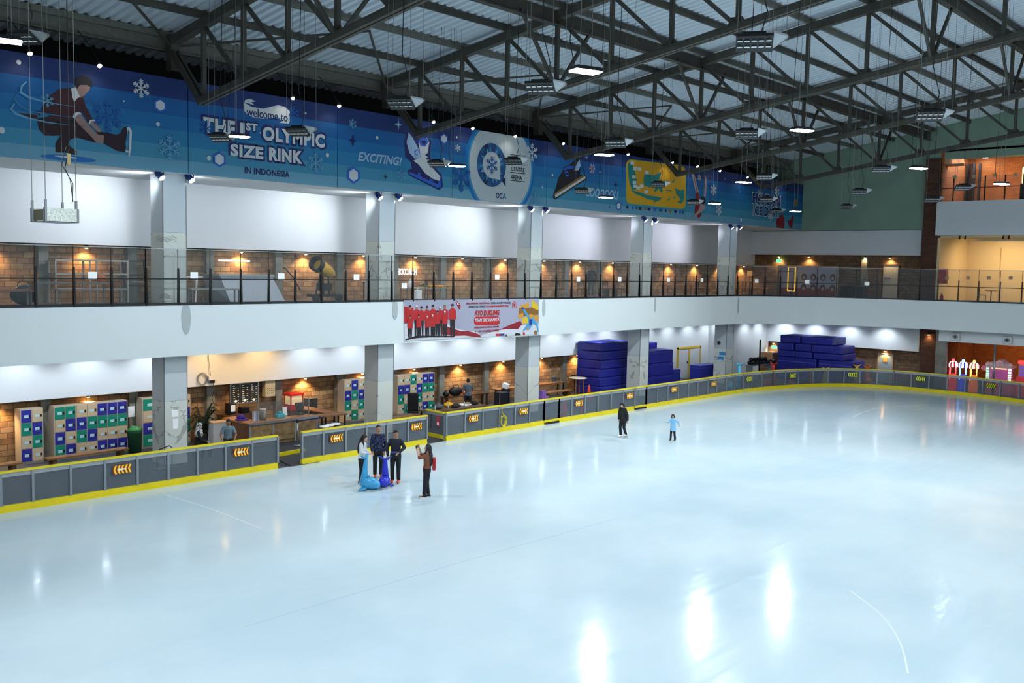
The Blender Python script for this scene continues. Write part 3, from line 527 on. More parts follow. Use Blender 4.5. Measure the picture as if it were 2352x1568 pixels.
def tx(name, body, tl, yb, xr, m, k=2, bold=.03, shear=0, edge=None, ew=.03, parent=bt, plane=None, spacing=1.0):
    Y = (BY if plane is None else plane)-.004*k; o = py(tl[0], yb, Y); h = py(tl[0], tl[1], Y).z-o.z; w = py(xr, yb+(xr-tl[0])*.09, Y).x-o.x
    t_ = text(name, body, o, (1, 0, 0), (0, 0, 1), w, h, m, parent, bold, shear, spacing)
    if edge: text(name+'_edge', body, o+V((0, .002, 0)), (1, 0, 0), (0, 0, 1), w, h, edge, parent, bold+ew, shear, spacing, grow=1)
    return t_
pw_ = bm_('white', (226, 232, 236)); pn = bm_('navy', (26, 32, 104)); pb = bm_('blue', (44, 104, 214)); pl = bm_('light', (176, 208, 244)); pk = bm_('black', (22, 22, 34)); pm = bm_('maroon', (66, 22, 36)); ps = bm_('skin', (168, 136, 128)); psh = bm_('sky', (100, 170, 214))
O1 = (0, 0); C1 = 3.92
fig('skater_picture', [
 (pm, [(540, 800), (640, 790), (690, 800), (745, 870), (775, 960), (830, 1060), (860, 1090), (800, 1112), (740, 1010), (690, 1010), (655, 1060), (600, 1075), (480, 1070), (370, 990), (400, 920), (450, 860)], 4, O1, C1),
 (bm_('trouser', (44, 18, 30)), [(330, 1070), (480, 1040), (640, 1040), (720, 1130), (830, 1190), (940, 1190), (1050, 1215), (1085, 1200), (1110, 1150), (1135, 1140), (1145, 1180), (1130, 1300), (1135, 1320), (1130, 1370), (1060, 1360), (1000, 1330), (930, 1290), (840, 1280), (700, 1240), (640, 1250), (610, 1300), (690, 1360), (690, 1395), (640, 1390), (600, 1375), (500, 1370), (500, 1290), (545, 1220), (480, 1222), (400, 1220), (350, 1160)], 3, O1, C1),
 (pm, [(160, 1045), (180, 1018), (330, 1035), (350, 1075)], 3, O1, C1), (pm, [(270, 1003), (380, 1000), (360, 1040), (330, 1025)], 3, O1, C1),
 (ps, [(690, 720), (820, 760), (805, 810), (760, 860), (720, 880), (690, 850), (670, 790)], 5, O1, C1), (pk, [(672, 770), (690, 700), (740, 680), (800, 700), (832, 740), (826, 790), (780, 765), (720, 765), (695, 800)], 6, O1, C1),
 (pw_, [(640, 795), (680, 790), (720, 870), (690, 890), (668, 920), (650, 870)], 5, O1, C1),
 (ps, [(660, 1040), (710, 1010), (745, 1050), (800, 1130), (880, 1210), (940, 1220), (930, 1290), (870, 1285), (830, 1240), (700, 1110)], 6, O1, C1), (ps, [(800, 1110), (845, 1080), (915, 1175), (890, 1195)], 5, O1, C1),
 (pw_, [(655, 1055), (665, 1020), (710, 1006), (740, 1030), (700, 1030), (670, 1066)], 7, O1, C1), (pw_, [(795, 1110), (810, 1080), (850, 1072), (858, 1090), (825, 1090), (806, 1120)], 7, O1, C1),
 (pw_, [(1140, 1150), (1165, 1143), (1188, 1180), (1182, 1330), (1166, 1410), (1155, 1405), (1163, 1300), (1167, 1190), (1152, 1165), (1142, 1225)], 4, O1, C1), (pw_, [(1130, 1350), (1165, 1362), (1165, 1375), (1130, 1366)], 4, O1, C1),
 (bm_('shade', (20, 112, 190)), [(615+250*math.cos(a), 1425+27*math.sin(a)+22*math.cos(a)) for a in [i*PI/12 for i in range(24)]], 1, O1, C1), (pw_, [(490, 1398), (560, 1400), (690, 1418), (690, 1428), (560, 1416), (490, 1406)], 4, O1, C1)])
def strip(pts, w): 
    L = []; R = []
    for i, (x, y) in enumerate(pts):
        a = pts[max(i-1, 0)]; c = pts[min(i+1, len(pts)-1)]; dx, dy = c[0]-a[0], c[1]-a[1]; n = math.hypot(dx, dy); k = w*(1-abs(2*i/(len(pts)-1)-.6)*.8)/2
        L.append((x-dy/n*k, y+dx/n*k)); R.append((x+dy/n*k, y-dx/n*k))
    return L+R[::-1]
fig('motion_swoosh', [(psh, strip([(240, 735), (195, 775), (185, 830), (260, 875), (350, 903), (450, 925), (640, 955), (860, 978)], 26), 8, O1, C1), (psh, strip([(130, 930), (100, 980), (140, 1025), (250, 1062), (420, 1100), (600, 1124), (800, 1140)], 26), 8, O1, C1), (bm_('sky2', (50, 128, 186)), strip([(170, 830), (125, 890), (180, 950), (280, 1005), (450, 1030), (640, 1054), (840, 1066)], 22), 7, O1, C1)])
O2 = (776, 0); C2 = 2.94
fig('blue_skate_picture', [
 (pn, [(455, 1060), (448, 960), (462, 885), (482, 872), (530, 915), (600, 915), (632, 955), (620, 1055), (645, 1120), (702, 1180), (710, 1262), (682, 1284), (478, 1182), (472, 1148), (500, 1138), (492, 1095)], 1, O2, C2),
 (pw_, [(545, 965), (600, 928), (618, 962), (602, 1050), (636, 1130), (692, 1190), (690, 1224), (640, 1206), (590, 1170), (545, 1110), (510, 1085), (560, 1060)], 2, O2, C2),
 (pl, [(464, 960), (478, 892), (505, 930), (535, 985), (562, 1040), (555, 1066), (520, 1072), (482, 1030)], 3, O2, C2), (pb, [(545, 950), (570, 928), (602, 934), (612, 960), (590, 990), (556, 982)], 3, O2, C2), (pn, [(556, 955), (580, 945), (600, 960), (585, 980)], 4, O2, C2),
 (pb, [(482, 1158), (540, 1182), (542, 1162), (556, 1168), (556, 1190), (620, 1220), (622, 1206), (640, 1214), (640, 1230), (676, 1244), (684, 1216), (700, 1212), (698, 1262), (676, 1270), (484, 1176)], 3, O2, C2)]
 + [(pn, [(590-4*i+i*9, 1046+24*i), (612+i*6, 1030+26*i), (622+i*6, 1036+26*i), (598+i*6, 1056+24*i)], 4, O2, C2) for i in range(3)]
 + [(pb, strip([(540, 1048), (522, 1040), (520, 1022), (536, 1010), (552, 1024), (548, 1050), (528, 1062)], 9), 4, O2, C2)])
gold = bm_('gold', (150, 120, 60))
fig('black_skate_picture', [
 (pk, [(1474, 1262), (1486, 1205), (1535, 1125), (1560, 1115), (1618, 1066), (1644, 1075), (1634, 1180), (1668, 1182), (1684, 1208), (1468, 1348), (1452, 1334), (1458, 1298)], 1, O2, C2),
 (pl, [(1596, 1150), (1616, 1100), (1634, 1076), (1640, 1120), (1624, 1150)], 2, O2, C2), (pb, [(1540, 1128), (1560, 1118), (1600, 1122), (1590, 1140), (1550, 1140)], 2, O2, C2),
 (gold, [(1460, 1306), (1660, 1178), (1678, 1204), (1468, 1340)], 2, O2, C2), (pw_, [(1466, 1318), (1672, 1188), (1676, 1200), (1470, 1334)], 3, O2, C2)] + [(pb, [(1530+i*6, 1160+22*i), (1552+i*6, 1152+22*i), (1556+i*6, 1166+22*i), (1534+i*6, 1172+22*i)], 3, O2, C2) for i in range(-1, 2)])
# round emblem
c0 = B(1151, 384); R0 = (py(1231, 392, BY).x-py(1071, 376, BY).x)/2; cz = (B(1151, 384).z)
def disc(r, m, k, n=72, cx=None, czz=None, z0=BZ0+.01, z1=BZ1-.01): 
    X = c0.x if cx is None else cx; Zc = cz if czz is None else czz
    return MB().poly([(X+r*math.cos(2*PI*i/n), BY-.004*k, min(max(Zc+r*math.sin(2*PI*i/n), z0), z1)) for i in range(n)]), m
for r, m, k, nmx in ((R0, bm_('ring1', (0, 120, 190)), 1, 'emblem_ring'), (R0*.93, bm_('ring2', (60, 160, 210)), 2, 'emblem_inner_ring'), (R0*.885, bm_('disc', (204, 214, 216)), 3, 'emblem_disc')): d_, m_ = disc(r, m, k); d_.build(nmx, m_, bt, True)
lc = B(1060+540/7.84, 280+775/7.84); rx = (B(1060+795/7.84, 280+790/7.84).x-B(1060+272/7.84, 280+740/7.84).x)/2; rz_ = (B(1060+540/7.84, 280+378/7.84).z-B(1060+540/7.84, 280+1168/7.84).z)/2
bl = [bm_('f%d' % i, c_) for i, c_ in enumerate([(16, 96, 150), (20, 70, 130), (70, 150, 200), (24, 110, 170), (14, 44, 92), (110, 176, 214)])]
b = MB(); n = 20
def lp(a, q, k): return V((lc.x+rx*q*math.cos(a), BY-.004*k, lc.z+rz_*q*math.sin(a)))
for i in range(n):
    a0, a1 = 2*PI*i/n, 2*PI*(i+1)/n; am = (a0+a1)/2
    b.m([0, 1, 0, 3, 1, 0, 4][i % 7]).poly([lp(a0, 1, 4), lp(am, 1, 4), lp(a1, 1, 4), lp(a1, .6, 4), lp(a0, .6, 4)]); b.m([2, 5, 4, 2, 1][i % 5]).poly([lp(a0, .6, 5), lp(am, .86, 5), lp(a1, .6, 5)])
b.m(4).poly([lp(-.75, .9, 5), B(1060+795/7.84, 280+1170/7.84, 5), B(1060+795/7.84, 280+1000/7.84, 5)]); b.build('emblem_drop', bl, bt, True)
MB().poly([lp(a, .6, 6) for a in [-.12+i*(2*PI-1.33)/30 for i in range(31)]]+[V((lc.x+rx*.6, BY-.024, lc.z-rz_*.64))]).build('emblem_drop_centre', MATS['print_disc'], bt, True)
def flake(x, y, r, m, k=7, name='snowflake', cc=None):
    c = cc or B(x, y, k); b = MB(); A = lambda a, d: V((c.x+math.cos(a)*d, c.y, min(max(c.z+math.sin(a)*d, BZ0+.01), BZ1-.01)))
    def ln(p, q, w):
        o_ = V((0, -.0005*len(b.f), 0)); p, q = p+o_, q+o_; d = (q-p).normalized(); s_ = V((-d.z, 0, d.x))*w/2; b.poly([p-s_, q-s_, q+s_, p+s_])
    for i in range(6):
        a = PI/6+i*PI/3; ln(A(a, 0), A(a, r), r*.13)
        for q, l in ((.45, .3), (.7, .28)):
            o = A(a, r*q)
            for s_ in (-1, 1): ln(o, V((o.x+math.cos(a+s_*.9)*r*l, o.y, min(max(o.z+math.sin(a+s_*.9)*r*l, BZ0+.01), BZ1-.01))), r*.11)
    return b.build(name, m, bt, True)
fk = bm_('flake_dim', (8, 92, 176)); flake(0, 0, rx*.42, bm_('flakeblue', (20, 90, 170)), 8, 'emblem_snowflake', V((lc.x, BY-.03, lc.z)))
for x, y, r, m in ((324, 203, .3, pw_), (390, 339, .42, psh), (109, 231, .2, psh), (725, 374, .38, psh), (247, 268, .5, fk), (675, 259, .25, fk), (1222, 350, .42, pw_), (1060, 408, .62, fk), (810, 284, .2, psh), (922, 402, .26, psh), (1051, 340, .16, pw_), (1228, 460, .4, psh), (1639, 436, .34, pw_), (1651, 481, .38, pw_), (1745, 444, .3, pw_), (1784, 440, .34, pw_), (1770, 496, .34, pw_), (1606, 408, .2, pw_), (475, 295, .28, fk)): flake(x, y, r, m)
def hexa(x, y, r, m1=pw_, m2=pb, k=5):
    c = B(x, y, k); b = MB()
    for q, mi, kk in ((1, 1, 0), (.72, 0, .004)): b.m(mi).poly([(c.x+r*q*math.cos(PI/6+i*PI/3), c.y-kk, c.z+r*q*math.sin(PI/6+i*PI/3)) for i in range(6)])
    b.build('hexagon', [m1, m2], bt, True)
for x, y, r in ((368, 242, .24), (504, 366, .27), (812, 402, .34), (1020, 319, .24), (1360, 387, .36), (1421, 473, .24), (1702, 505, .2)): hexa(x, y, r)
flake(1360, 387, .26, pn)
b = MB()
for x, y, r in ((43, 143, .07), (4, 299, .09), (284, 232, .03), (363, 285, .07), (480, 363, .08), (752, 356, .08), (866, 316, .07), (1049, 315, .05), (1020, 365, .05), (598, 305, .03), (443, 183, .03), (702, 260, .04), (1378, 395, .05), (1269, 402, .06), (1246, 430, .05), (1620, 420, .04), (1700, 440, .04), (1665, 410, .04), (1780, 470, .04), (1810, 440, .05), (1755, 415, .04)):
    c = B(x, y, 5); b.poly([(c.x+r*math.cos(i*PI/6), c.y, c.z+r*math.sin(i*PI/6)) for i in range(12)])
b.build('printed_dots', pw_, bt, True)
b = MB()
for x, y, r, mi in ((812, 323, .2, 0), (915, 286, .22, 1), (886, 406, .12, 0), (808, 284, .12, 1), (1415, 425, .2, 0), (1400, 475, .1, 0), (810, 323, .2, 0), (1347, 361, .14, 1)):
    c = B(x, y, 5); b.m(mi).poly([(c.x+r*(1 if i % 2 == 0 else .25)*math.cos(i*PI/4), c.y, c.z+r*1.2*(1 if i % 2 == 0 else .25)*math.sin(i*PI/4)) for i in range(8)])
b.build('printed_stars', [pn, pl], bt, True)
# ribbon and lettering
O0 = (0, 0)
fig('ribbon', [(pw_, [(1650, 692), (1700, 722), (1780, 735), (1830, 720), (1880, 710), (1925, 722), (1958, 752), (1955, 818), (1905, 800), (1850, 795), (1780, 802), (1720, 795), (1672, 775), (1650, 750)], 2, O0, C2), (pw_, [(1650, 690), (1655, 675), (1690, 668), (1728, 684), (1695, 690), (1722, 712)], 2, O0, C2), (pw_, [(1958, 815), (1950, 836), (1885, 828), (1908, 815), (1885, 800), (1912, 804)], 2, O0, C2)])
tx('lettering', 'welcome to', (566, 246), 266, 661, pn, 3, .012)
for s_, tl, yb, xr in (('THE', (467, 268), 305, 541), ('1', (551, 281), 314, 562), ('ST', (565, 281), 299, 592), ('OLYMPIC', (603, 289), 322, 746), ('SIZE', (529, 329), 358, 605), ('RINK', (618, 338), 368, 695)):
    tx('lettering', s_, tl, yb, xr, pw_, 6, .05, 0, pn, .05, spacing=1.12)
tx('lettering', 'IN INDONESIA', (562, 383), 398, 665, pn, 3, .03, spacing=1.05); tx('lettering', 'EXCITING!', (822, 348), 369, 923, pl, 3, .03, .25); tx('lettering', 'COOOOOL!', (1345, 429), 451, 1420, pl, 3, .03, .25)
for s_, tl, yb, xr in (('HAVE AN', (1728, 442), 466, 1792), ('ICE DAY!', (1730, 471), 493, 1786)): tx('lettering', s_, tl, yb, xr, pn, 6, .035, 0, pw_, .025)
for s_, tl, yb, xr in (('OASIS', (1173, 360), 370, 1197), ('CENTRE', (1174, 382), 392, 1205), ('ARENA', (1173, 401), 411, 1199)): tx('lettering', s_, tl, yb, xr, pk, 5, .015)
tx('lettering', 'OC', (1139, 442), 455, 1154, pn, 5, .02); tx('lettering', 'A', (1154, 444), 457, 1163, bl[3], 5, .02)
fig('emblem_rules', [(pk, [(a, b), (c, d), (c, d+1.6), (a, b+1.6)], 5, (1060, 280), 1) for a, b, c, d in ((112.5, 74, 147, 78), (112, 94, 147, 98.5), (112, 114.5, 146, 118.5), (112, 133, 146, 137))])
# yellow island map
OM = (1400, 220); CM = 3.92; teal = bm_('teal', (20, 140, 136)); my = bm_('mapyellow', (236, 176, 24))
fig('island_map', [(bm_('mapedge', (190, 190, 50)), [(150, 610), (165, 580), (195, 572), (640, 625), (672, 640), (688, 680), (688, 985), (675, 1012), (640, 1018), (190, 972), (158, 958), (148, 925)], 1, OM, CM), (my, [(158, 612), (170, 588), (196, 580), (640, 634), (666, 648), (680, 684), (680, 980), (668, 1004), (640, 1009), (192, 963), (166, 950), (156, 920)], 2, OM, CM)]
 + [(teal, p_, 3, OM, CM) for p_ in ([(165, 610), (190, 594), (216, 640), (235, 700), (250, 780), (246, 835), (205, 850), (182, 800), (168, 700)], [(318, 700), (400, 716), (470, 684), (452, 740), (430, 792), (360, 826), (312, 806), (304, 750)], [(190, 848), (260, 864), (340, 893), (470, 916), (455, 938), (395, 960), (400, 940), (350, 932), (230, 880)], [(400, 860), (420, 806), (446, 762), (534, 768), (530, 782), (466, 792), (480, 864), (462, 868), (446, 836), (412, 868)], [(588, 830), (640, 852), (674, 838), (674, 930), (646, 972), (608, 958), (644, 936), (600, 884)], [(560, 780), (580, 750), (588, 765), (570, 786)], [(520, 934), (548, 914), (550, 926), (526, 942)], [(574, 918), (592, 900), (594, 915), (580, 928)], [(505, 842), (560, 850), (560, 860), (505, 852)])]
 + [(pw_, [(x-16, y-16), (x+16, y-13), (x+16, y+16), (x-16, y+13)], 4, OM, CM) for x, y in ((205, 605), (228, 655), (268, 660), (335, 690), (220, 730), (225, 780), (230, 815), (258, 828), (290, 812), (328, 862))])
for i, (x, w) in enumerate(((160, 10), (208, 8), (245, 9), (275, 14), (320, 9), (355, 14), (408, 14), (460, 16), (506, 7), (545, 12), (595, 10), (635, 8), (660, 10))):
    yy = 1003+(x-170)*.09; fig('sponsor_mark', [([pn, pb, bl[0], pk, gold][i % 5], [(x-w, yy-14), (x+w, yy-12), (x+w, yy+12), (x, yy+16), (x-w, yy+8)], 2, OM, CM)])
rd = bm_('red', (150, 26, 40)); sk2 = bm_('skin2', (186, 160, 160))
fig('upside_down_skater_picture', [(sk2, [(742, 704), (766, 708), (806, 872), (778, 884)], 2, OM, CM), (rd, [(776, 872), (806, 866), (816, 990), (828, 1080), (800, 1102), (766, 1050), (772, 950)], 3, OM, CM), (sk2, [(862, 708), (877, 760), (868, 905), (848, 912), (858, 800)], 2, OM, CM), (pk, [(820, 915), (845, 900), (864, 930), (852, 980), (822, 970)], 4, OM, CM), (sk2, [(820, 970), (856, 950), (862, 1015), (800, 1066), (735, 1116), (748, 1092), (800, 1030)], 3, OM, CM), (sk2, [(786, 1080), (806, 1078), (804, 1120), (790, 1120)], 2, OM, CM)])
fig('red_mitten_picture', [(rd, [(1505, 1185), (1498, 1130), (1510, 1096), (1526, 1100), (1536, 1070), (1562, 1068), (1572, 1110), (1576, 1160), (1566, 1196)], 2, OM, CM)]); fig('red_mitten_picture', [(rd, [(1608, 1150), (1604, 1128), (1630, 1115), (1646, 1076), (1660, 1084), (1652, 1140), (1644, 1186), (1622, 1184)], 2, OM, CM)]); fig('gold_shape', [(gold, [(1660, 935), (1690, 925), (1694, 990), (1664, 1000)], 2, OM, CM)])
# ---------------------------------------------------------------- event banner on the gallery front
EY = 30.375; OE = (915, 675); CE = 6.918
et = thing('event_banner', 'printed banner of a red clad skating team on the white gallery front', 'banner', (38, EY, 4))
def E(pts, k): return [py(OE[0]+a/CE, OE[1]+b/CE, EY-.003*k) for a, b in pts]
def efig(name, polys):
    ms = []; b = MB()
    for m, pts, k in polys:
        if m not in ms: ms.append(m)
        b.m(ms.index(m)).poly([v+V((0, -.0002*len(b.f), 0)) for v in E(pts, k)])
    ob = b.build(name, ms, et, True); bm = bmesh.new(); bm.from_mesh(ob.data); bmesh.ops.triangulate(bm, faces=bm.faces[:], ngon_method='EAR_CLIP'); bm.to_mesh(ob.data); bm.free()
eg = bm_('lilac', (182, 182, 204)); er = bm_('ered', (206, 30, 36)); ew = bm_('ewhite', (232, 234, 242)); edr = bm_('edred', (160, 24, 40)); eblk = bm_('eblack', (28, 26, 36)); esk = bm_('eskin', (176, 130, 110))
b = MB(); f_ = E([(85, 98), (2232, 72), (2232, 645), (95, 748)], 0); b.prism(f_, (0, .01, 0)); b.build('banner_sheet', eg, et, True)
efig('torn_paper_print', [(er, [(90, 200), (240, 220), (240, 440), (92, 470)], 1), (ew, [(95, 480), (300, 470), (800, 480), (900, 540), (1000, 570), (1250, 600), (1322, 668), (1345, 640), (1500, 590), (1700, 560), (1950, 500), (2230, 480), (2230, 640), (95, 745)], 1), (edr, [(780, 520), (900, 560), (1000, 590), (1100, 585), (1230, 620), (1300, 650), (1310, 690), (1200, 680), (1050, 660), (900, 665), (690, 640), (700, 500)], 2), (edr, [(1340, 650), (1500, 580), (1620, 560), (1750, 500), (1940, 425), (1965, 480), (1900, 560), (1750, 555), (1600, 570), (1450, 610)], 2), (eblk, [(110, 715), (300, 660), (500, 660), (900, 665), (880, 690), (500, 690), (300, 700), (110, 735)], 2)])
def teamer(x, yt, h, kneel=False, hel=eblk):
    w = h*.085; y1 = yt+h*.14; y2 = yt+h*(.48 if not kneel else .55); y3 = yt+h
    return [(eblk, [(x-w*.9, y2), (x+w*.9, y2), (x+w*.75, y3), (x+w*.2, y3), (x, y2+h*.1), (x-w*.2, y3), (x-w*.75, y3)], 3 if not kneel else 5), (er, [(x-w*.5, y1), (x+w*.5, y1), (x+w*1.25, y1+h*.06), (x+w*1.3, y2), (x-w*1.3, y2), (x-w*1.25, y1+h*.06)], 4 if not kneel else 6), (esk, [(x-w*.4, yt+h*.05), (x+w*.4, yt+h*.05), (x+w*.3, y1), (x-w*.3, y1)], 5 if not kneel else 7), (hel, [(x-w*.45, yt+h*.065), (x-w*.35, yt), (x+w*.35, yt), (x+w*.45, yt+h*.065)], 6 if not kneel else 8)]
gen = []
for x, yt, h in ((185, 178, 500), (292, 174, 500), (368, 195, 470), (458, 185, 480), (552, 170, 500), (664, 192, 470), (740, 172, 490), (860, 155, 520)): gen += teamer(x, yt, h, False, [eblk, ew, gold][int(x) % 3 % 2 if x != 740 else 2])
for x, yt, h in ((185, 335, 380), (322, 325, 370), (460, 345, 340), (540, 325, 350), (620, 262, 390), (736, 265, 390)): gen += teamer(x, yt, h, True, ew if x in (460, 540, 736) else eblk)
efig('team_picture', gen)
efig('pill_shape', [(er, [(1200, 425), (1206, 385), (1235, 360), (1580, 352), (1608, 385), (1614, 425), (1606, 470), (1580, 490), (1235, 498), (1208, 470)], 3)])
yo = [bm_('ey1', (246, 206, 40)), bm_('ey2', (232, 164, 50)), bm_('ey3', (150, 104, 40))]; eb1 = bm_('eb1', (70, 176, 236)); eb2 = bm_('eb2', (24, 60, 140))
efig('blue_speed_skater_picture', [(yo[1], [(1930, 190), (2075, 135), (2080, 200), (2010, 230), (1935, 240)], 2), (yo[0], [(2118, 85), (2225, 180), (2225, 250), (2118, 275)], 2), (yo[2], [(1912, 230), (2118, 215), (2228, 260), (2225, 330), (2000, 350), (1910, 390)], 2), (yo[0], [(1968, 390), (2060, 350), (2060, 465), (1968, 475)], 3), (yo[1], [(2120, 330), (2228, 350), (2228, 420), (2130, 440)], 3), (yo[1], [(1905, 325), (1985, 300), (1990, 370), (1905, 392)], 3),
 (eb1, [(1956, 215), (1990, 210), (2060, 330), (2130, 340), (2160, 400), (2215, 480), (2230, 600), (2215, 610), (2195, 500), (2140, 470), (2090, 560), (2060, 580), (2030, 560), (1975, 600), (1990, 560), (2060, 470), (2070, 400), (2030, 340)], 5), (eb2, [(2080, 400), (2130, 400), (2120, 490), (2080, 500)], 6), (yo[1], [(2085, 320), (2130, 318), (2140, 350), (2120, 392), (2085, 380), (2074, 345)], 7), (yo[1], [(2050, 540), (2085, 520), (2060, 580), (2035, 570)], 7), (eb2, [(1958, 216), (1985, 212), (2000, 240), (1975, 244)], 7)])
def etx(body, x0, y0, x1, y1, m, k=4, bold=.03, shear=0):
    tl = (OE[0]+x0/CE, OE[1]+y0/CE); tx('lettering', body, tl, OE[1]+y1/CE, OE[0]+x1/CE, m, k, bold, shear, parent=et, plane=EY)
etx('INDONESIA NATIONAL', 1082, 136, 1455, 166, edr); etx('OPEN SHORT TRACK', 1468, 130, 1785, 160, eblk); etx('SPEED SKATING', 1115, 190, 1380, 221, eblk); etx('CHAMPIONSHIPS 2025', 1392, 184, 1755, 215, er)
etx('AYO DUKUNG', 1212, 262, 1605, 350, er, 4, .05, .1); etx('TEAM DKI JAKARTA', 1214, 392, 1604, 458, ew, 5, .03, .15); etx('BERJUANG SAMPAI AKHIR', 1208, 520, 1600, 558, edr, 5, .03); etx('9 - 10 AGUSTUS 2025', 1218, 580, 1596, 614, edr, 5, .03)
C_ = [(er, [(1845, 112), (1888, 150), (1880, 225), (1815, 228), (1806, 155)], 3), (eg, [(1845, 122), (1880, 153), (1872, 217), (1822, 219), (1815, 158)], 4), (er, [(1830, 150), (1860, 150), (1858, 200), (1832, 200)], 5), (edr, [(915, 98), (985, 160), (990, 215), (970, 250), (945, 200), (925, 160)], 3), (ew, [(922, 118), (970, 165), (940, 172)], 4), (er, [(1550, 632), (1685, 626), (1685, 662), (1550, 668)], 3), (eb2, [(1620, 630), (1685, 627), (1685, 661), (1620, 664)], 4), (eblk, [(1695, 680), (1712, 630), (1730, 678), (1718, 678), (1712, 655), (1704, 680)], 4), (eblk, [(1850, 640), (1870, 615), (1940, 630), (1945, 655), (1860, 662)], 3), (er, [(1980, 610), (2010, 610), (2010, 650), (1980, 652)], 4), (gold, [(2155, 600), (2180, 575), (2205, 600), (2200, 645), (2165, 645)], 4)]
for k, grp in enumerate((C_[:3], C_[3:5], C_[5:7], C_[7:8], C_[8:9], C_[9:10], C_[10:])): efig('crest_print' if k < 2 else 'sponsor_mark', grp)
# ---------------------------------------------------------------- lower level: lockers, benches, counter
lb = mat('locker_blue', (44, 46, 150), .4); lg = mat('locker_green', (10, 140, 112), .4); lc_ = mat('locker_cream', (208, 182, 146), .5); lbody = mat('locker_body', (196, 180, 158), .5); plate = mat('locker_plate', (190, 222, 226), .4)
def lockers(xl, xr, rows, label, ytop=None):
    Y = 34.2; X0, X1 = py(xl, 960, Y).x, py(xr, 960, Y).x; n = len(rows[0]); w = (X1-X0)/n; h0, h1 = .05, 1.84; hh = (h1-h0)/4
    t = thing('locker_unit', label, 'lockers', (X0, Y, 0), 0, 'locker units along the brick wall')
    b = MB(); b.box((X0-.01, Y+.02, -.03), (X1+.01, Y+.5, h1+.03)); 
    for i in range(n+1): b.box((X0+i*w-.014, Y, .0), (X0+i*w+.014, Y+.03, h1+.03))
    for j in range(5): b.box((X0, Y+.005, h0+j*hh-.015), (X1, Y+.03, h0+j*hh+.015))
    b.build('carcass', lbody, t, True)
    for j, r in enumerate(rows):
        for i, c in enumerate(r.replace(' ', '')):
            z1 = h1-j*hh; x0 = X0+i*w
            d = MB().box((x0+.016, Y-.014, z1-hh+.012), (x0+w-.016, Y+.02, z1-.012)).build('door', {'B': lb, 'G': lg, 'C': lc_}[c], t, True)
            tag(d, {'B': 'blue locker door', 'G': 'green locker door', 'C': 'cream locker door'}[c])
            MB().box((x0+w*.28, Y-.02, z1-hh*.62), (x0+w*.68, Y-.01, z1-hh*.4)).build('number_plate', plate, d); MB().box((x0+w-.09, Y-.035, z1-hh*.6), (x0+w-.045, Y-.01, z1-hh*.4)).build('lock', black, d)
lockers(47.7, 98, ['BC', 'GB', 'CG', 'BC'], 'two column locker unit, leftmost, standing alone')
lockers(125, 174, ['GG', 'CB', 'BC', 'GB'], 'two column locker unit with two green doors on top')
lockers(175.5, 292, ['CCBBB', 'BGGGG', 'GBCCC', 'CCBBB'], 'five column locker unit behind the long bench')
lockers(328, 437, ['GBC', 'CGB', 'BCG', 'GBC'], 'locker unit half hidden behind the first column')
lockers(791, 852, ['CBCB', 'BGBC', 'GCGC', 'CGCB'], 'locker unit left of the second column')
lockers(913, 996, ['CCGCBB', 'BBCBGG', 'GCBGCC', 'CGCCBG'], 'six column locker unit right of the second column')
def bench(a, b, label, h=.45, w=.38, m=wood, legm=wood_d, name='bench', cat='bench', z0=-.03, grp='wooden benches', th=.06):
    a, b = V((a[0], a[1], 0)), V((b[0], b[1], 0)); d = (b-a).normalized(); L = (b-a).length
    t = thing(name, label, cat, (*a.lerp(b, .5).xy, z0), math.atan2(d.y, d.x), grp)
    MB().cbox((0, 0, h-th/2-z0*0), (L, w, th), bev=.008).build('seat' if cat == 'bench' else 'table_top', m, t)
    for sx in (-1, 1): MB().cbox((sx*(L/2-.25), 0, (h-th)/2), (.07 if legm != wood_d else .14, w*.8, h-th)).build('leg', legm, t)
    return t
P0 = pz(104, 1050, .45); P1 = pz(291, 1025, .45); bench(P0, P1, 'long plank bench before the five column lockers')
P0 = pz(47, 1057, .45); bench((P0.x-2.4, P0.y), P0, 'plank bench cut off at the left edge')
# waste bin
p = pz(310, 1038, 0); t = thing('waste_bin', 'dark green wheeled waste bin with swing lid beside the lockers', 'bin', (p.x, p.y, -.03)); gb = mat('bin_green', (24, 74, 46), .45)
MB().loft([((0, 0, z), rx, ry) for z, rx, ry in ((0, .24, .22), (.75, .29, .27), (.8, .3, .28))], 4).build('bin_body', gb, t); MB().loft([((0, 0, .8), .31, .29), ((0, 0, .9), .27, .26), ((0, 0, .98), .14, .2)], 4).build('lid', mat('lid_green', (60, 140, 70), .4), t)
# papers on the first column and pillar
for i, (x, y, w, h) in enumerate(((402, 949, .26, .24), (403, 973, .2, .34))):
    p = py(x, y, CY-.012); tag(MB().box((p.x-w/2, p.y-.004, p.z-h/2), (p.x+w/2, p.y, p.z+h/2)).build('paper_notice', paper), ['upper', 'lower'][i]+' white paper taped to the first column', 'notice')
p = py(302, 945, 34.7); tag(MB().box((p.x-.13, p.y-.004, p.z-.2), (p.x+.13, p.y, p.z+.2)).build('paper_notice', paper), 'white paper on the concrete pilaster right of the lockers', 'notice')
# coat hooks rail and hoop near the first column
t = thing('hoop_stand', 'low black wire hoop stand at the foot of the first column', 'stand', (16.2, 30.5, -.03)); MB().tube([(-.3, 0, 0), (-.3, 0, .6), (-.2, 0, .68), (.2, .1, .74), (.3, .1, .66), (.3, .1, 0)], .018, 6).build('hoop', blackm, t); MB().cbox((0, .05, .012), (.7, .3, .024)).build('base', grey, t)
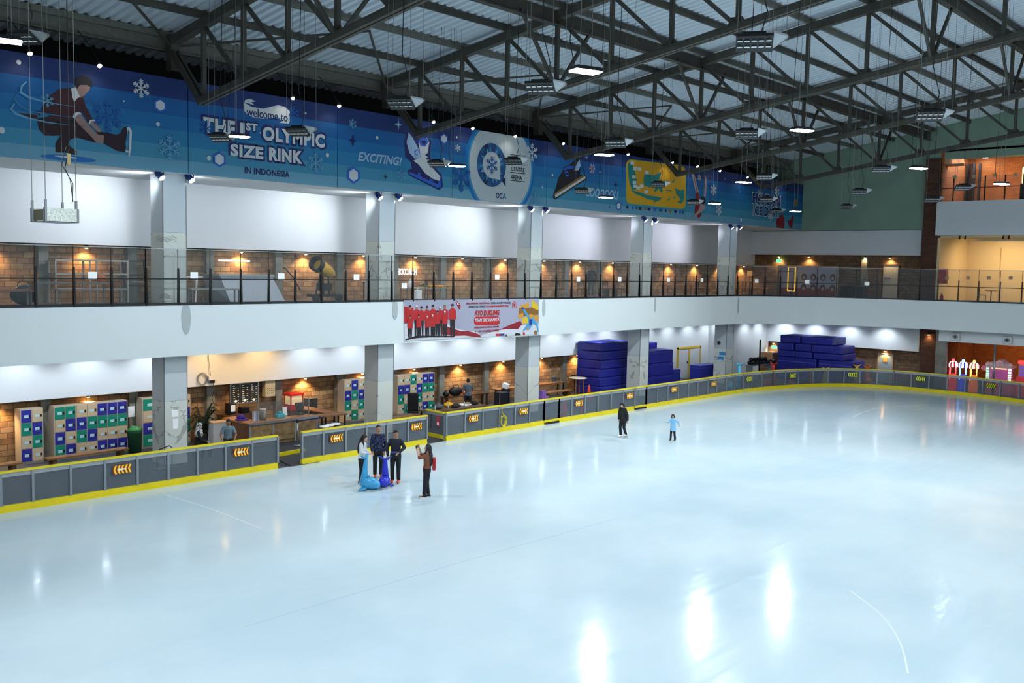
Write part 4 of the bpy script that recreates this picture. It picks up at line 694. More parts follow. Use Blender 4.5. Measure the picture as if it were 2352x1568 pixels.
# palm
p = pz(462, 1000, 0); t = thing('potted_palm', 'dark green potted palm between the first column and the cafe counter', 'plant', (py(466, 960, 33.9).x, 33.9, -.03)); MB().lathe([(.2, 0), (.27, .4), (.25, .42), (.02, .4)]).build('pot', black, t)
b = MB(); lf = mat('palm', (30, 46, 30), .6, noise=.3)
for k in range(26):
    a = k*2.4; L = .34+.26*random.random(); e = .5+.9*random.random(); pts = [V((math.cos(a)*L*q, math.sin(a)*L*q*.7, .45+1.5*q*e*.8-(q**2)*.55)) for q in (0, .25, .5, .75, 1)]
    for u, v_ in zip(pts, pts[1:]): b.bar(u, v_, .1, .006)
    for u in pts[1:]:
        for s_ in (-1, 1): b.bar(u, u+V((-math.sin(a)*s_*.16+math.cos(a)*.12, math.cos(a)*s_*.16, -.1)), .05, .006)
b.build('fronds', lf, t)
# orange deck lounger
t = thing('lounge_chair', 'bright orange padded lounge chair right of the first column', 'chair', (17.7, 32.5, -.03), -.2); MB().cbox((0, 0, .36), (.6, .7, .16), bev=.05).build('seat', orange, t); MB().cbox((-.05, .32, .78), (.6, .16, .85), rx=-.2, bev=.05).build('backrest', orange, t)
for sx in (-1, 1): MB().bar((sx*.26, -.3, 0), (sx*.26, -.25, .3), .05).bar((sx*.26, .3, 0), (sx*.26, .25, .3), .05).build('leg', chrome, t)
# white chest
p = pz(503, 967, .85); t = thing('chest_freezer', 'small white chest box left of the cafe counter', 'box', (py(503, 990, 33.4).x, 33.4, -.03), -.1); MB().cbox((0, 0, .42), (.7, .5, .82), bev=.02).build('body', mat('chest', (196, 196, 196), .4), t); MB().cbox((0, 0, .85), (.72, .52, .05), bev=.01).build('lid', mat('lid_tan', (206, 176, 140), .5), t)
# cafe counter
cf = mat('counter_plank', (140, 112, 72), .6, noise=.45, nscale=5); X0, X1, Y0, Y1 = 19.85, 22.85, 30.98, 32.75
Y0 = 31.85; HC = .9; CXL, CXR = py(573, 972, Y0).x, py(728.5, 956, Y0).x
t = thing('cafe_counter', 'cafe counter faced with weathered planks', 'counter', (21.3, 31.6, -.03))
MB().box((CXL, Y0, .12), (CXR, Y0+.06, HC-.06)).box((CXL, Y0+.05, .0), (CXR, Y0+.1, .12)).build('plank_front', cf, t, True); MB().box((CXL-.0, Y0+.06, 0), (CXL+.05, 33.7, HC-.06)).build('side_panel', mat('side_ply', (128, 84, 52), .5, noise=.2), t, True)
MB().box((CXL-.04, Y0-.06, HC-.06), (CXR+.02, Y0+.62, HC)).box((CXL-.04, Y0+.6, HC-.06), (CXL+.6, 33.75, HC)).build('counter_top', mat('counter_wood', (178, 128, 84), .4, noise=.2), t, True)
for k in range(4): x = CXL+.02+(CXR-CXL-.04)*k/3; MB().box((x-.035, Y0-.012, 0), (x+.035, Y0+.02, HC-.06)).build('metal_strip', grey, t, True)
MB().box((CXL-.05, Y0-.07, HC-.08), (CXR+.03, Y0-.05, HC+.01)).build('edge_strip', chrome, t, True)
t = thing('sneeze_guard', 'clear upright glass screen on the cafe counter', 'glass screen', (CXL+1.8, Y0+.3, HC)); MB().box((CXL+.55, Y0+.3, HC), (CXR-.2, Y0+.312, HC+.7)).build('glass_panel', glass, t, True)
for x in (CXL+.55, CXR-.2): MB().box((x-.015, Y0+.28, HC), (x+.015, Y0+.33, HC+.7)).build('clip_post', chrome, t, True)
def at_top(x, y, z=.9): return pz(x, y, z)
pu = mat('purple', (58, 32, 140), .7); p = at_top(553, 964); t = thing('cap', 'purple cloth cap lying on the cafe counter', 'cap', (p.x, p.y, HC)); MB().ball((0, 0, .1), .16, 12, (1, 1, .8)).build('crown', pu, t); MB().cbox((-.02, -.12, .03), (.44, .3, .05), bev=.02).build('brim', pu, t)
p = at_top(587, 966); tag(MB().box((p.x-.11, p.y-.06, HC), (p.x+.11, p.y+.06, HC+.37)).box((p.x-.12, p.y-.07, HC), (p.x+.12, p.y+.07, HC+.02)).build('brochure_holder', mat('holder', (190, 196, 214), .2)), 'clear brochure holder left of the patterned canister', 'holder')
p = at_top(604, 964); t = thing('canister', 'tall patterned paper canister on the cafe counter', 'canister', (p.x, p.y, HC)); MB().lathe([(.13, 0), (.13, .4)]).build('can_body', mat('canister', (150, 140, 134), .5, noise=.5, nscale=14), t); MB().lathe([(.135, .4), (.135, .44), (.02, .45)]).build('lid', mat('cream2', (232, 222, 200)), t)
p = at_top(643, 959); tag(MB().cbox((p.x, p.y, HC+.08), (.36, .22, .16), bev=.03).cbox((p.x, p.y, HC+.2), (.18, .1, .12), bev=.03).build('tissue_box', mat('turquoise', (60, 196, 214), .5)), 'turquoise tissue box on the cafe counter', 'tissue box')
p = at_top(656, 954); tag(MB().cbox((p.x, p.y+.05, HC+.17), (.2, .03, .34), rx=-.15).build('leaflet_stand', paper), 'white leaflet stand beside the tissue box', 'leaflet stand')
p = at_top(688, 952); t = thing('cash_register', 'black touch screen till on the cafe counter', 'till', (p.x, p.y, HC)); MB().cbox((0, 0, .03), (.3, .26, .06), bev=.01).build('base', black, t); MB().bar((0, .05, .05), (0, .02, .3), .06).build('stand', black, t); MB().cbox((0, 0, .36), (.38, .04, .28), rx=-.3, bev=.008).build('screen', blackm, t)
p = pz(680, 948, 1.0); t = thing('popcorn_machine', 'red popcorn machine with glass front on a stand behind the counter', 'popcorn machine', (py(676, 925, 34.4).x, 34.45, -.03)); MB().cbox((0, 0, .41), (.66, .5, .82)).build('stand', wood_d, t); MB().cbox((0, 0, .94), (.62, .48, .24), bev=.01).build('base', red, t); MB().cbox((0, 0, 1.24), (.58, .44, .36)).build('glass_case', mat('popcorn', (214, 196, 150), .3, emit=(255, 230, 180), es=.3), t)
for sx in (-1, 1):
    for sy in (-1, 1): MB().cbox((sx*.29, sy*.22, 1.24), (.04, .04, .4)).build('corner_post', red, t)
MB().cbox((0, 0, 1.48), (.7, .54, .12), bev=.02).build('roof', mat('red_top', (236, 50, 30), .4), t)
t = thing('drinks_cabinet', 'dark upright cabinet right of the popcorn machine', 'cabinet', (py(715, 935, 34.35).x, 34.4, -.03)); MB().cbox((0, 0, .62), (.42, .44, 1.24), bev=.01).build('body', mat('cab_dark', (52, 52, 50), .5), t); MB().cbox((0, -.23, .6), (.38, .02, 1.1)).build('door', mat('cab_door', (66, 66, 62), .4), t)
t = thing('coffee_machine', 'black coffee machine at the back of the cafe', 'coffee machine', (py(548, 950, 34.4).x, 34.5, -.03)); MB().cbox((0, 0, .45), (1.5, .42, .9)).build('back_cabinet', wood_d, t); MB().cbox((-.3, 0, 1.12), (.3, .35, .42), bev=.02).build('machine_body', black, t); MB().cbox((-.3, -.18, 1.16), (.2, .02, .26)).build('front', paper, t); MB().cbox((.3, 0, 1.02), (.4, .3, .24), bev=.03).build('kettle_block', blackm, t)
# menu board, meter box, wires
p0, p1 = py(528, 930, 34.6), py(594, 873, 34.6); t = thing('menu_board', 'dark three panel menu board hanging over the cafe', 'menu board', (p0.x, 34.6, p0.z)); zt_, zb_ = py(528, 880, 34.6).z, py(528, 929, 34.6).z
MB().box((p0.x, 34.58, zb_), (p1.x, 34.66, zt_)).build('frame', chrome, t, True); wd = (p1.x-p0.x-.08)/3; mk = mat('menu_dark', (38, 32, 24), .5, emit=(50, 40, 26), es=.2); mw = mat('menu_white', (240, 236, 226), .5, emit=(255, 246, 226), es=.5)
for k in range(3):
    x = p0.x+.04+k*wd; q = MB().box((x+.02, 34.565, zb_+.05), (x+wd-.02, 34.582, zt_-.05)).build('menu_panel', mk, t, True); b = MB()
    for j in range(9):
        L = (.2+.4*random.random())*(wd-.2); zz = zt_-.14-j*.085; b.box((x+.08, 34.556, zz), (x+.08+L, 34.562, zz+.015))
        if j % 3: b.box((x+wd-.13, 34.556, zz), (x+wd-.07, 34.562, zz+.015))
    b.ball((x+wd*.5, 34.56, zb_+.12), .07, 8, (1, .1, .7)); b.build('menu_lines', mw, q)
p = py(617, 888, 34.55); t = thing('meter_box', 'beige electrical cabinet right of the menu board', 'electrical box', p); MB().cbox((0, 0, 0), (.48, .26, .8), bev=.015).build('cabinet', mat('beige', (202, 188, 152), .5), t); b = MB()
for i in range(4):
    for j in range(3): b.cbox((-.13+i*.09, -.135, -.05-j*.1), (.025, .01, .025))
b.build('vent_holes', black, t); MB().cbox((-.1, -.135, .3), (.1, .012, .05)).build('indicator', red, t)
p = py(484, 868, 34.2); t = thing('camera_unit', 'white router box with loose coiled wires on the bulkhead above the palm', 'router', p); MB().cbox((0, 0, 0), (.22, .12, .16), bev=.01).build('box', white, t); MB().cbox((.06, -.02, -.14), (.16, .1, .12)).build('bracket', black, t); b = MB()
for k in range(3): b.tube([(-.35+math.cos(a)*(.16+.03*k), .02, math.sin(a)*(.2+.03*k)-.02) for a in [i*PI/8 for i in range(17)]], .008, 5)
b.tube([(0, .0, .05), (-.08, .02, .8), (-.1, .02, 1.2)], .008, 5); b.tube([(.1, 0, -.15), (.14, 0, -.5), (.05, 0, -.8), (.16, 0, -1.1)], .01, 5); b.build('loose_wire', blackm, t)
# bar tables, stools, barrier post
def table(c, d, label, h, rz=0, m=None, leg=None, name='bar_table', grp=None, lw=.05, z0=-.03, cat='table'):
    t = thing(name, label, cat, (c[0], c[1], z0), rz, grp); m = m or mat('bar_wood', (140, 92, 56), .45, noise=.25, nscale=5); leg = leg or blackm
    MB().cbox((0, 0, h-.03), (d[0], d[1], .06), bev=.008).build('table_top', m, t)
    for sx in (-1, 1):
        for sy in (-1, 1): MB().bar((sx*(d[0]/2-.08), sy*(d[1]/2-.08), 0), (sx*(d[0]/2-.08), sy*(d[1]/2-.08), h-.06), lw).build('leg', leg, t)
    return t
LA, LB = pz(729.8, 962, .9), pz(821, 951.5, .9)
LAx = max(LA.x, CXR+.06); table(((LAx+LB.x)/2, 31.95), (LB.x-LAx, .6), 'high brown bar table joined to the right end of the counter', .9)
table((LB.x-.35, 33.4), (.62, 2.2), 'high brown bar table running back towards the brick wall', .9)
for i, (x, y) in enumerate(((745, 978), (758, 975), (771, 972))):
    p = pz(x, y, .62)
    if i == 0:
        t = thing('bar_stool', 'white topped bar stool, leftmost of the three by the bar table', 'stool', (p.x, p.y, -.03), 0, 'white topped bar stools'); MB().lathe([(.02, .6), (.17, .6), (.19, .62), (.19, .65), (.02, .66)]).build('seat', paper, t)
        for k in range(4): MB().bar((math.cos(k*PI/2+.7)*.19, math.sin(k*PI/2+.7)*.19, 0), (math.cos(k*PI/2+.7)*.1, math.sin(k*PI/2+.7)*.1, .6), .03).build('leg', blackm, t)
        MB().tube([(math.cos(a)*.16, math.sin(a)*.16, .25) for a in [k*PI/6 for k in range(13)]], .012, 5).build('foot_ring', blackm, t); st0 = t
    else: dup(st0, (p.x, p.y, -.03), None, ['', 'white topped bar stool, middle one by the bar table', 'white topped bar stool, rightmost of the three by the bar table'][i])
p = pz(683, 1021, 0); t = thing('queue_post', 'chrome queue barrier post in front of the counter, in the open gap', 'queue post', (p.x, p.y, -.03)); MB().lathe([(.17, 0), (.17, .03), (.05, .05)]).build('base', chrome, t); MB().tube([(0, 0, .04), (0, 0, .98)], .032, 10).build('pole', chrome, t); MB().lathe([(.05, .9), (.05, 1.0), (.03, 1.02)]).build('head', black, t); MB().bar((0, 0, .95), (1.15, -.15, 1.0), .01, .05).build('belt', navy, t)
# black office chair, equipment tables
p = V((29.1, 32.4, 0)); t = thing('office_chair', 'tall black office chair in front of the six column lockers', 'chair', (p.x, p.y, -.03), 2.4); MB().cbox((0, 0, .48), (.52, .5, .1), bev=.03).build('seat', black, t); MB().cbox((0, .26, .95), (.5, .1, .85), rx=-.12, bev=.04).build('backrest', black, t)
MB().tube([(0, 0, .1), (0, 0, .45)], .03, 8).build('column', chrome, t)
for k in range(5): MB().bar((0, 0, .1), (math.cos(k*1.2566)*.3, math.sin(k*1.2566)*.3, .06), .05, .03).build('base_leg', black, t)
for sx in (-1, 1): MB().bar((sx*.29, .1, .5), (sx*.29, .1, .7), .04).bar((sx*.29, -.12, .7), (sx*.29, .16, .7), .06, .03).build('armrest', black, t)
bench((27.2, 31.9), (29.0, 31.75), 'brown plank bench behind the open gate')
table((30.3, 31.0), (3.5, .8), 'folding table covered with bags and papers behind the barrier', .72, .0, mat('table_brown', (112, 86, 60), .5), None, 'equipment_table')
table((34.3, 34.3), (3.0, .5), 'long wooden bench table against the brick wall with black bags', .62, 0, wood_d, wood_d, 'wall_bench', None, .1)
def bag(x, y, z, d, label, m=black, name='bag', rz=0):
    t = thing(name, label, 'bag', (x, y, z), rz); MB().ball((0, 0, d[2]*.46), .5, 12, (d[0], d[1], d[2]*.95)).build('bag_body', m, t); MB().tube([(-d[0]*.25, 0, d[2]*.85), (-d[0]*.15, 0, d[2]*1.1), (d[0]*.15, 0, d[2]*1.1), (d[0]*.25, 0, d[2]*.85)], .015, 6).build('handle', m, t); return t
bag(33.6, 34.25, .59, (.9, .4, .5), 'large black bag heaped on the wall bench'); bag(32.95, 34.25, .59, (.35, .35, .3), 'small black bag at the left end of the wall bench'); bag(34.4, 34.25, .59, (.6, .3, .2), 'red folded jacket beside the large black bag', red, 'jacket')
bag(29.4, 31.05, .69, (.5, .4, .26), 'grey bag on the left of the equipment table', mat('grey_bag', (90, 92, 98), .7)); bag(30.15, 31.2, .69, (.5, .35, .24), 'yellow bag on the equipment table', mat('yellow_bag', (244, 182, 30), .6)); bag(30.3, 30.85, .69, (.55, .3, .18), 'black pouch before the yellow bag'); bag(31.6, 31.0, .69, (.5, .35, .16), 'black cloth at the right end of the equipment table')
tag(MB().cbox((31.1, 31.1, .72), (.6, .4, .04), rz=.2).cbox((30.85, 31.15, .75), (.4, .3, .03), rz=-.3).build('paper_stack', paper), 'loose white papers on the equipment table', 'papers'); tag(MB().cbox((31.35, 31.15, .75), (.4, .3, .06), rz=.4).build('folder', mat('folder', (196, 150, 100), .6)), 'tan folder on the equipment table', 'folder')
for i, x in enumerate((28.95, 29.75, 30.75)): t = thing('water_bottle', 'clear water bottle, %s on the equipment table' % ['leftmost', 'middle one', 'rightmost'][i], 'bottle', (x, 30.78, .69), 0, 'bottles on the equipment table'); MB().lathe([(.035, 0), (.035, .17), (.014, .21), (.014, .24)], n=10).build('bottle_body', mat('bottle', (196, 206, 214), .2), t); MB().lathe([(.017, .235), (.017, .26)], n=8).build('cap', blueM, t)
p = V((35.3, 32.7, 0)); t = thing('flight_case', 'upright black flight case with metal edges', 'case', (p.x, p.y, -.03), -.2); MB().cbox((0, 0, .42), (.62, .5, .8), bev=.01).build('case_body', mat('case_navy', (28, 30, 44), .5), t)
for sx in (-1, 1):
    for sy in (-1, 1): MB().cbox((sx*.31, sy*.25, .42), (.03, .03, .82)).build('metal_edge', chrome, t)
t = thing('projector', 'white printer box on a stand beside the flight case', 'printer', (36.0, 33.1, -.03), .4); MB().cbox((0, 0, .45), (.4, .35, .9)).build('stand', black, t); MB().cbox((0, 0, 1.05), (.34, .3, .24), rx=.3, bev=.02).build('body', paper, t)
tag(MB().cbox((37.6, 32.0, .62), (.3, .24, .26), bev=.01).cbox((37.6, 32.0, .23), (.5, .4, .5)).build('purple_carton', mat('lilac_box', (150, 110, 190), .6)), 'small purple and white carton left of the third column', 'carton')
bench((36.5, 34.3), (39.0, 34.3), 'brown bench table left of the third column', .72, .5); bench((36.4, 32.6), (38.4, 32.6), 'low brown bench left of the third column')
table((40.6, 34.2), (2.4, .55), 'brown table right of the third column', .75, 0, None, None, 'wood_table'); bench((38.9, 33.1), (41.2, 33.1), 'plank bench before the brown table right of the third column')
tag(MB().cbox((41.3, 34.2, .735), (.4, .3, .03)).cbox((41.3, 34.32, .85), (.4, .02, .24), rx=-.3).build('laptop', mat('laptop', (70, 74, 80), .4)), 'open grey laptop on the brown table', 'laptop')
p = pz(1324, 870, 1.0); t = thing('round_table', 'tall round white topped table near the black railing', 'table', (42.05, 33.25, -.03)); MB().lathe([(.02, .98), (.5, .98), (.52, 1.0), (.5, 1.02), (.02, 1.02)], n=28).build('table_top', mat('cream_top', (226, 206, 180), .4), t)
for k in range(4): MB().bar((math.cos(k*PI/2+.4)*.38, math.sin(k*PI/2+.4)*.38, 0), (math.cos(k*PI/2+.4)*.3, math.sin(k*PI/2+.4)*.3, .98), .05).build('leg', wood, t)
# black handrail, grey door, fan
t = thing('handrail', 'short black steel handrail before the grey door', 'handrail', (43.75, 34.3, -.03)); MB().bar((-.9, 0, 1.0), (.9, 0, 1.0), .05).bar((-.9, 0, .15), (.9, 0, .15), .04).build('rail', blackm, t)
for k in range(9): MB().bar((-.9+k*.225, 0, 0), (-.9+k*.225, 0, 1.0), .025 if k % 4 else .05).build('baluster', blackm, t)
q0, q1 = py(1326, 850, 34.87).x, py(1347, 850, 34.87).x; dr = struct('door_1', MB().box((q0, 34.84, 0), (q1, 34.9, 1.95)), mat('door_grey', (128, 140, 144), .5)); MB().box((q0-.06, 34.82, 0), (q0, 34.9, 2.0)).box((q1, 34.82, 0), (q1+.06, 34.9, 2.0)).box((q0, 34.82, 1.95), (q1, 34.9, 2.0)).build('door_frame', grey, dr); MB().box((q0+.25, 34.825, 1.2), (q1-.25, 34.84, 1.35)).build('door_sign', paper, dr)
def cone(x, y, label):
    t = thing('traffic_cone', label, 'traffic cone', (x, y, -.03)); MB().lathe([(.17, .03), (.03, .72), (.01, .73)]).build('cone_body', mat('cone', (240, 70, 40), .5), t); MB().cbox((0, 0, .015), (.42, .42, .03)).build('base', mat('cone2', (210, 60, 36), .6), t); return t
c1 = cone(py(1353, 890, 32.3).x, 32.3, 'orange traffic cone beside the black fan'); dup(c1, (35.6, 28.9, -.03), None, 'orange traffic cone seen through the barrier panel')
t = thing('extinguisher', 'red fire extinguisher standing behind the barrier panel', 'extinguisher', (37.1, 29.0, -.03)); MB().lathe([(.12, 0), (.13, .05), (.13, .5), (.05, .6), (.04, .68)], n=14).build('cylinder', mat('ext_red', (226, 60, 84), .4), t); MB().bar((-.05, 0, .7), (.12, 0, .74), .03).build('handle', black, t)
t = thing('floor_fan', 'tall black pedestal fan left of the blue mat stack', 'fan', (py(1366, 850, 33.4).x-.05, 33.5, -.03), .6); MB().lathe([(.25, 0), (.25, .03), (.04, .06)]).build('base', black, t); MB().tube([(0, 0, .04), (0, 0, 1.1)], .03, 8).build('pole', black, t); b = MB()
for r in (.12, .2, .28, .34): b.tube([(math.cos(a)*r, -.1, 1.4+math.sin(a)*r) for a in [i*PI/12 for i in range(25)]], .008, 5)
for k in range(12): b.bar((0, -.12, 1.4), (math.cos(k*PI/6)*.34, -.08, 1.4+math.sin(k*PI/6)*.34), .008)
b.build('cage', black, t); b = MB()
for k in range(4): a = k*PI/2; b.add([(0, -.06, 1.4), (math.cos(a)*.3, -.03, 1.4+math.sin(a)*.3), (math.cos(a+.7)*.3, -.09, 1.4+math.sin(a+.7)*.3)], [(0, 1, 2)])
b.build('fan_blade', blackm, t)
# blue crash mats
def crash(x0, x1, y0, y1, z0, z1, label, grp, seam=True):
    t = thing('crash_mat', label, 'crash mat', ((x0+x1)/2, (y0+y1)/2, z0), 0, grp); MB().cbox((0, 0, (z1-z0)/2), (x1-x0-.02, y1-y0-.02, z1-z0-.012), bev=.045).build('mat_cover', blueM, t)
    MB().box((-(x1-x0)/2+.02, -(y1-y0)/2-.002, (z1-z0)*.82), ((x1-x0)/2-.02, -(y1-y0)/2+.01, (z1-z0)*.84)).box((-(x1-x0)/2-.002, -(y1-y0)/2+.02, (z1-z0)*.82), (-(x1-x0)/2+.01, (y1-y0)/2-.02, (z1-z0)*.84)).build('cover_seam', mat('seam', (90, 94, 190), .5), t)
YA = 32.45; xa0, xa1 = py(1381, 830, YA).x, py(1506, 830, YA+.3).x; zt = py(1382, 788, YA).z
od = ['bottom', 'second from bottom', 'third', 'fourth', 'fifth', 'topmost', 'seventh']
for k in range(6): crash(xa0+.03*(k % 2), xa0+2.9, YA+.04*(k % 3), YA+1.75, -.03+(zt+.03)*k/6, -.03+(zt+.03)*(k+1)/6, 'blue crash mat left of the fourth column, %s of its stack' % od[k], 'tall stack of blue mats')
xb0 = xa0+3.0; xb1 = py(1549, 840, 32.3).x; zb = py(1500, 806, 32.3).z
for k in range(3): crash(xb0, xb1-.08*k, 32.3, 33.4, -.03+(zb+.03)*k/3, -.03+(zb+.03)*(k+1)/3, 'blue mat block right of the fourth column, %s of three' % ['bottom', 'middle', 'top'][k], 'blue mat blocks right of the fourth column')
xm = py(1508, 800, 33.5).x+.1; crash(xb0+.1, xm, 33.5, 34.2, -.03, py(1506, 786, 33.5).z, 'tall blue mat block stood at the back right of the fourth column', None); crash(xm+.03, xb1+.1, 33.5, 34.2, -.03, py(1540, 800, 33.6).z, 'blue mat block stood behind the three blocks', None)
crash(xb1+.02, py(1564, 860, 32.3).x, 32.3, 33.2, -.03, py(1556, 848, 32.3).z, 'low blue block at the right of the mat blocks', None)
crash(py(1608, 850, 32.4).x, py(1650, 850, 32.4).x, 32.4, 33.2, -.03, py(1630, 837, 32.4).z, 'single blue mat block right of the white double door', None)
tag(MB().tube([(46.4, 32.4, 3.0), (46.5, 32.35, 2.6), (46.45, 32.38, 2.2), (46.6, 32.4, 1.9)], [.12, .16, .1, .04], 8).build('rope_bundle', mat('rope', (60, 58, 60), .8)), 'dark rope bundle hanging on the blue mat stack', 'rope')
# white service doors in yellow frame
q0, q1 = py(1556, 830, 34.25).x, py(1605, 830, 34.25).x; zt = py(1580, 800, 34.25).z; dr = struct('door_2', MB().box((q0, 34.2, -.02), ((q0+q1)/2-.02, 34.26, zt)).box(((q0+q1)/2+.02, 34.2, -.02), (q1, 34.26, zt)), mat('door_white', (220, 222, 222), .4)); yf = mat('frame_yellow', (222, 184, 40), .45)
MB().box((q0-.1, 34.17, -.02), (q0, 34.27, zt+.12)).box((q1, 34.17, -.02), (q1+.1, 34.27, zt+.12)).box((q0-.1, 34.17, zt), (q1+.1, 34.27, zt+.12)).box(((q0+q1)/2-.09, 34.17, -.02), ((q0+q1)/2+.05, 34.27, zt)).build('door_frame', yf, dr); MB().box(((q0+q1)/2-.25, 34.15, .95), ((q0+q1)/2-.2, 34.2, 1.1)).build('handle', black, dr)
# stickers and camera on the fifth column, black pole
p = py(1655, 818, CY-.012)
for i, (dx, dz) in enumerate(((-.1, .12), (.0, -.18))):
    q = V((CX[4]-.012, CY+.35+dx, p.z+dz)); tag(MB().box((q.x-.004, q.y-.22, q.z-.1), (q.x, q.y+.22, q.z+.1)).build('blue_sticker', mat('sticker', (60, 150, 214), .5)), ['upper', 'lower'][i]+' blue sticker on the side of the fifth column', 'sticker')
t = thing('cctv_camera', 'small black camera on the side of the fifth column', 'camera', (CX[4]-.02, CY+.4, py(1656, 789, CY).z)); MB().bar((0, 0, 0), (-.2, 0, 0), .04).build('arm', black, t); MB().cbox((-.24, 0, 0), (.1, .12, .22), bev=.01).build('camera_body', black, t)
tag(MB().box((58.1, 30.75, -.03), (58.2, 30.82, py(1686, 785, 30.8).z)).build('pole', blackm), 'thin black pole right of the fifth column', 'pole')
# skating aids
def aid(loc, rz, m, label, name='skating_aid', h=1.22, first=None):
    """whale shaped pusher: round body on the ice, long tail as handle with two flukes"""
    t = thing(name, label, 'skating aid', loc, rz, 'whale shaped skating aids'); k = h/1.22
    s = lambda x, y, z: (x*k, y*k, z*k)
    b = MB(); b.loft([(s(0, y, z), rx*k, rz_*k, (1, 0, 0), (0, q, 1) if False else (0, .25, .97)) for y, z, rx, rz_, q in ((.42, .16, .05, .05, 0), (.38, .19, .15, .11, 0), (.24, .23, .215, .19, 0), (.05, .25, .23, .215, 0), (-.12, .26, .21, .2, 0), (-.24, .28, .15, .16, 0), (-.3, .3, .06, .1, 0))], 20); b.build('body', m, t)
    b = MB(); b.loft([(s(0, -.16+.08*z_, .3+z_), rx*k, ry*k) for z_, rx, ry in ((0, .17, .14), (.2, .145, .115), (.45, .115, .085), (.7, .085, .06), (.82, .09, .05))], 14); b.build('tail', m, t)
    for sx in (-1, 1): MB().loft([(s(sx*x, -.1-.02*i, z), a*k, c*k, (0, 1, 0), (0, 0, 1)) for i, (x, z, a, c) in enumerate(((.0, 1.1, .07, .05), (.1, 1.13, .07, .035), (.2, 1.19, .055, .025), (.27, 1.23, .02, .012)))], 12).build('fluke', m, t)
    for sx in (-1, 1): MB().loft([(s(sx*x, y, z), a*k, c*k, (0, 1, 0), (0, 0, 1)) for x, y, z, a, c in ((.15, -.02, .14, .12, .05), (.28, -.1, .07, .1, .035), (.36, -.18, .035, .04, .02))], 12).build('flipper', m, t)
    MB().tube([s(-.08, -.02, .42), s(-.08, -.0, .5), s(.08, 0, .5), s(.08, -.02, .42)], .016*k, 6).build('grab_handle', m, t)
    for sx in (-1, 1): MB().ball(s(sx*.12, .33, .25), .016*k, 8).build('eye', black, t)
    MB().loft([(s(0, .05, 0), .2*k, .36*k), (s(0, .05, .05), .21*k, .37*k)], 20).build('runner', mat('runner', (170, 186, 190), .4), t)
    return t
lbm = mat('aid_light', (64, 164, 214), .3, noise=.1); dbm = mat('aid_blue', (40, 52, 196), .3)
pa, pb_ = pz(862, 1124, 0), pz(888, 1119, 0)
def fdir(dx, dy): return math.atan2(-dx, dy)
aid((pa.x-.2, pa.y+.1, 0), fdir(.5, -1.0), lbm, 'light blue whale skating aid held by the long haired person in white', h=1.1); aid((pb_.x, pb_.y+.1, 0), fdir(-.74, -.67), dbm, 'deep blue whale skating aid between the two men', h=.96)
ya = mat('aid_yellow', (236, 206, 40), .35); oa = mat('aid_orange', (240, 110, 40), .35); ra = mat('aid_red', (206, 36, 36), .35)
for x, y, m, l, zz in ((1897, 843, ya, 'yellow whale skating aid just showing over the barrier', 1.25), (1969, 837, ya, 'yellow whale skating aid between the mat pile and the far door', 1.45), (1993, 840, oa, 'orange whale skating aid beside the yellow one', 1.42), (1820, 846, ra, 'red whale skating aid before the mat pile, left one', 1.22), (1864, 847, ra, 'red whale skating aid before the mat pile, right one', 1.22), (1692, 832, mat('aid_teal', (90, 190, 226), .35), 'pale blue skating aid behind the black pole', 1.25), (1771, 832, ra, 'red skating aid beside the cardboard box', 1.4)):
    q = pz(x, y, zz); i = min(range(len(icep)), key=lambda j: (icep[j].xy-V((q.x, q.y))).length)
    j = at_board(x); bp_ = DENSE[j]; d = (V((bp_.x, bp_.y))).normalized(); q_ = 2.0 if x == 1993 else 1.0; q = V((bp_.x+d.x*q_, bp_.y+d.y*q_, 0)); zz = pd(x, y, (q.x, q.y, 1.2)).z
    aid((q.x, q.y, -.03), 2.2 if x > 1780 else 1.2, m, l, h=zz+.03)
# helmets, cardboard box
hm = mat('helmet', (24, 26, 30), .2); h0_ = None
for i, (x, y, dz) in enumerate([(1710, 845, 0), (1718, 843, 0), (1726, 842, 0), (1734, 841, 0), (1742, 841, 0), (1750, 840, 0), (1758, 841, 0), (1766, 841, 0), (1722, 836, 0), (1731, 834, 0), (1740, 833, 0), (1749, 833, 0), (1757, 833, 0)]):
    Xh = 57.6+(i % 8)*.36; Yh = 31.2-(.06*(i % 8)); zh = .95 if i < 8 else 1.17
    if h0_ is None:
        h0_ = thing('helmet', 'black skating helmet on the rack before the white partition', 'helmet', (Xh, Yh, zh), 0, 'row of black helmets'); MB().ball((0, 0, .1), .17, 12, (.85, 1, .85)).build('shell', hm, h0_); MB().tube([(-.12, 0, .08), (-.08, -.05, -.02), (.08, -.05, -.02), (.12, 0, .08)], .012, 5).build('strap', grey, h0_)
    else: dup(h0_, (Xh+(.15 if i >= 8 else 0), Yh, zh), .3*i)
t = thing('helmet_rack', 'low grey rack carrying the row of black helmets', 'rack', (58.75, 31.1, -.03)); MB().cbox((0, 0, .93), (2.9, .5, .06)).build('shelf', grey, t)
for sx in (-1, 1): MB().cbox((sx*1.35, 0, .45), (.08, .45, .9)).build('leg', grey, t)
p = V((60.9, 30.9, 0)); t = thing('cardboard_box', 'brown cardboard box stacked left of the far mat pile', 'box', (61.0, 31.5, -.03)); MB().cbox((0, 0, .8), (1.1, .9, 1.6), bev=.01).build('carton', mat('carton', (150, 112, 76), .8), t); MB().cbox((0, 0, 1.62), (1.12, .3, .03)).build('tape', mat('tape', (214, 186, 140), .5), t)
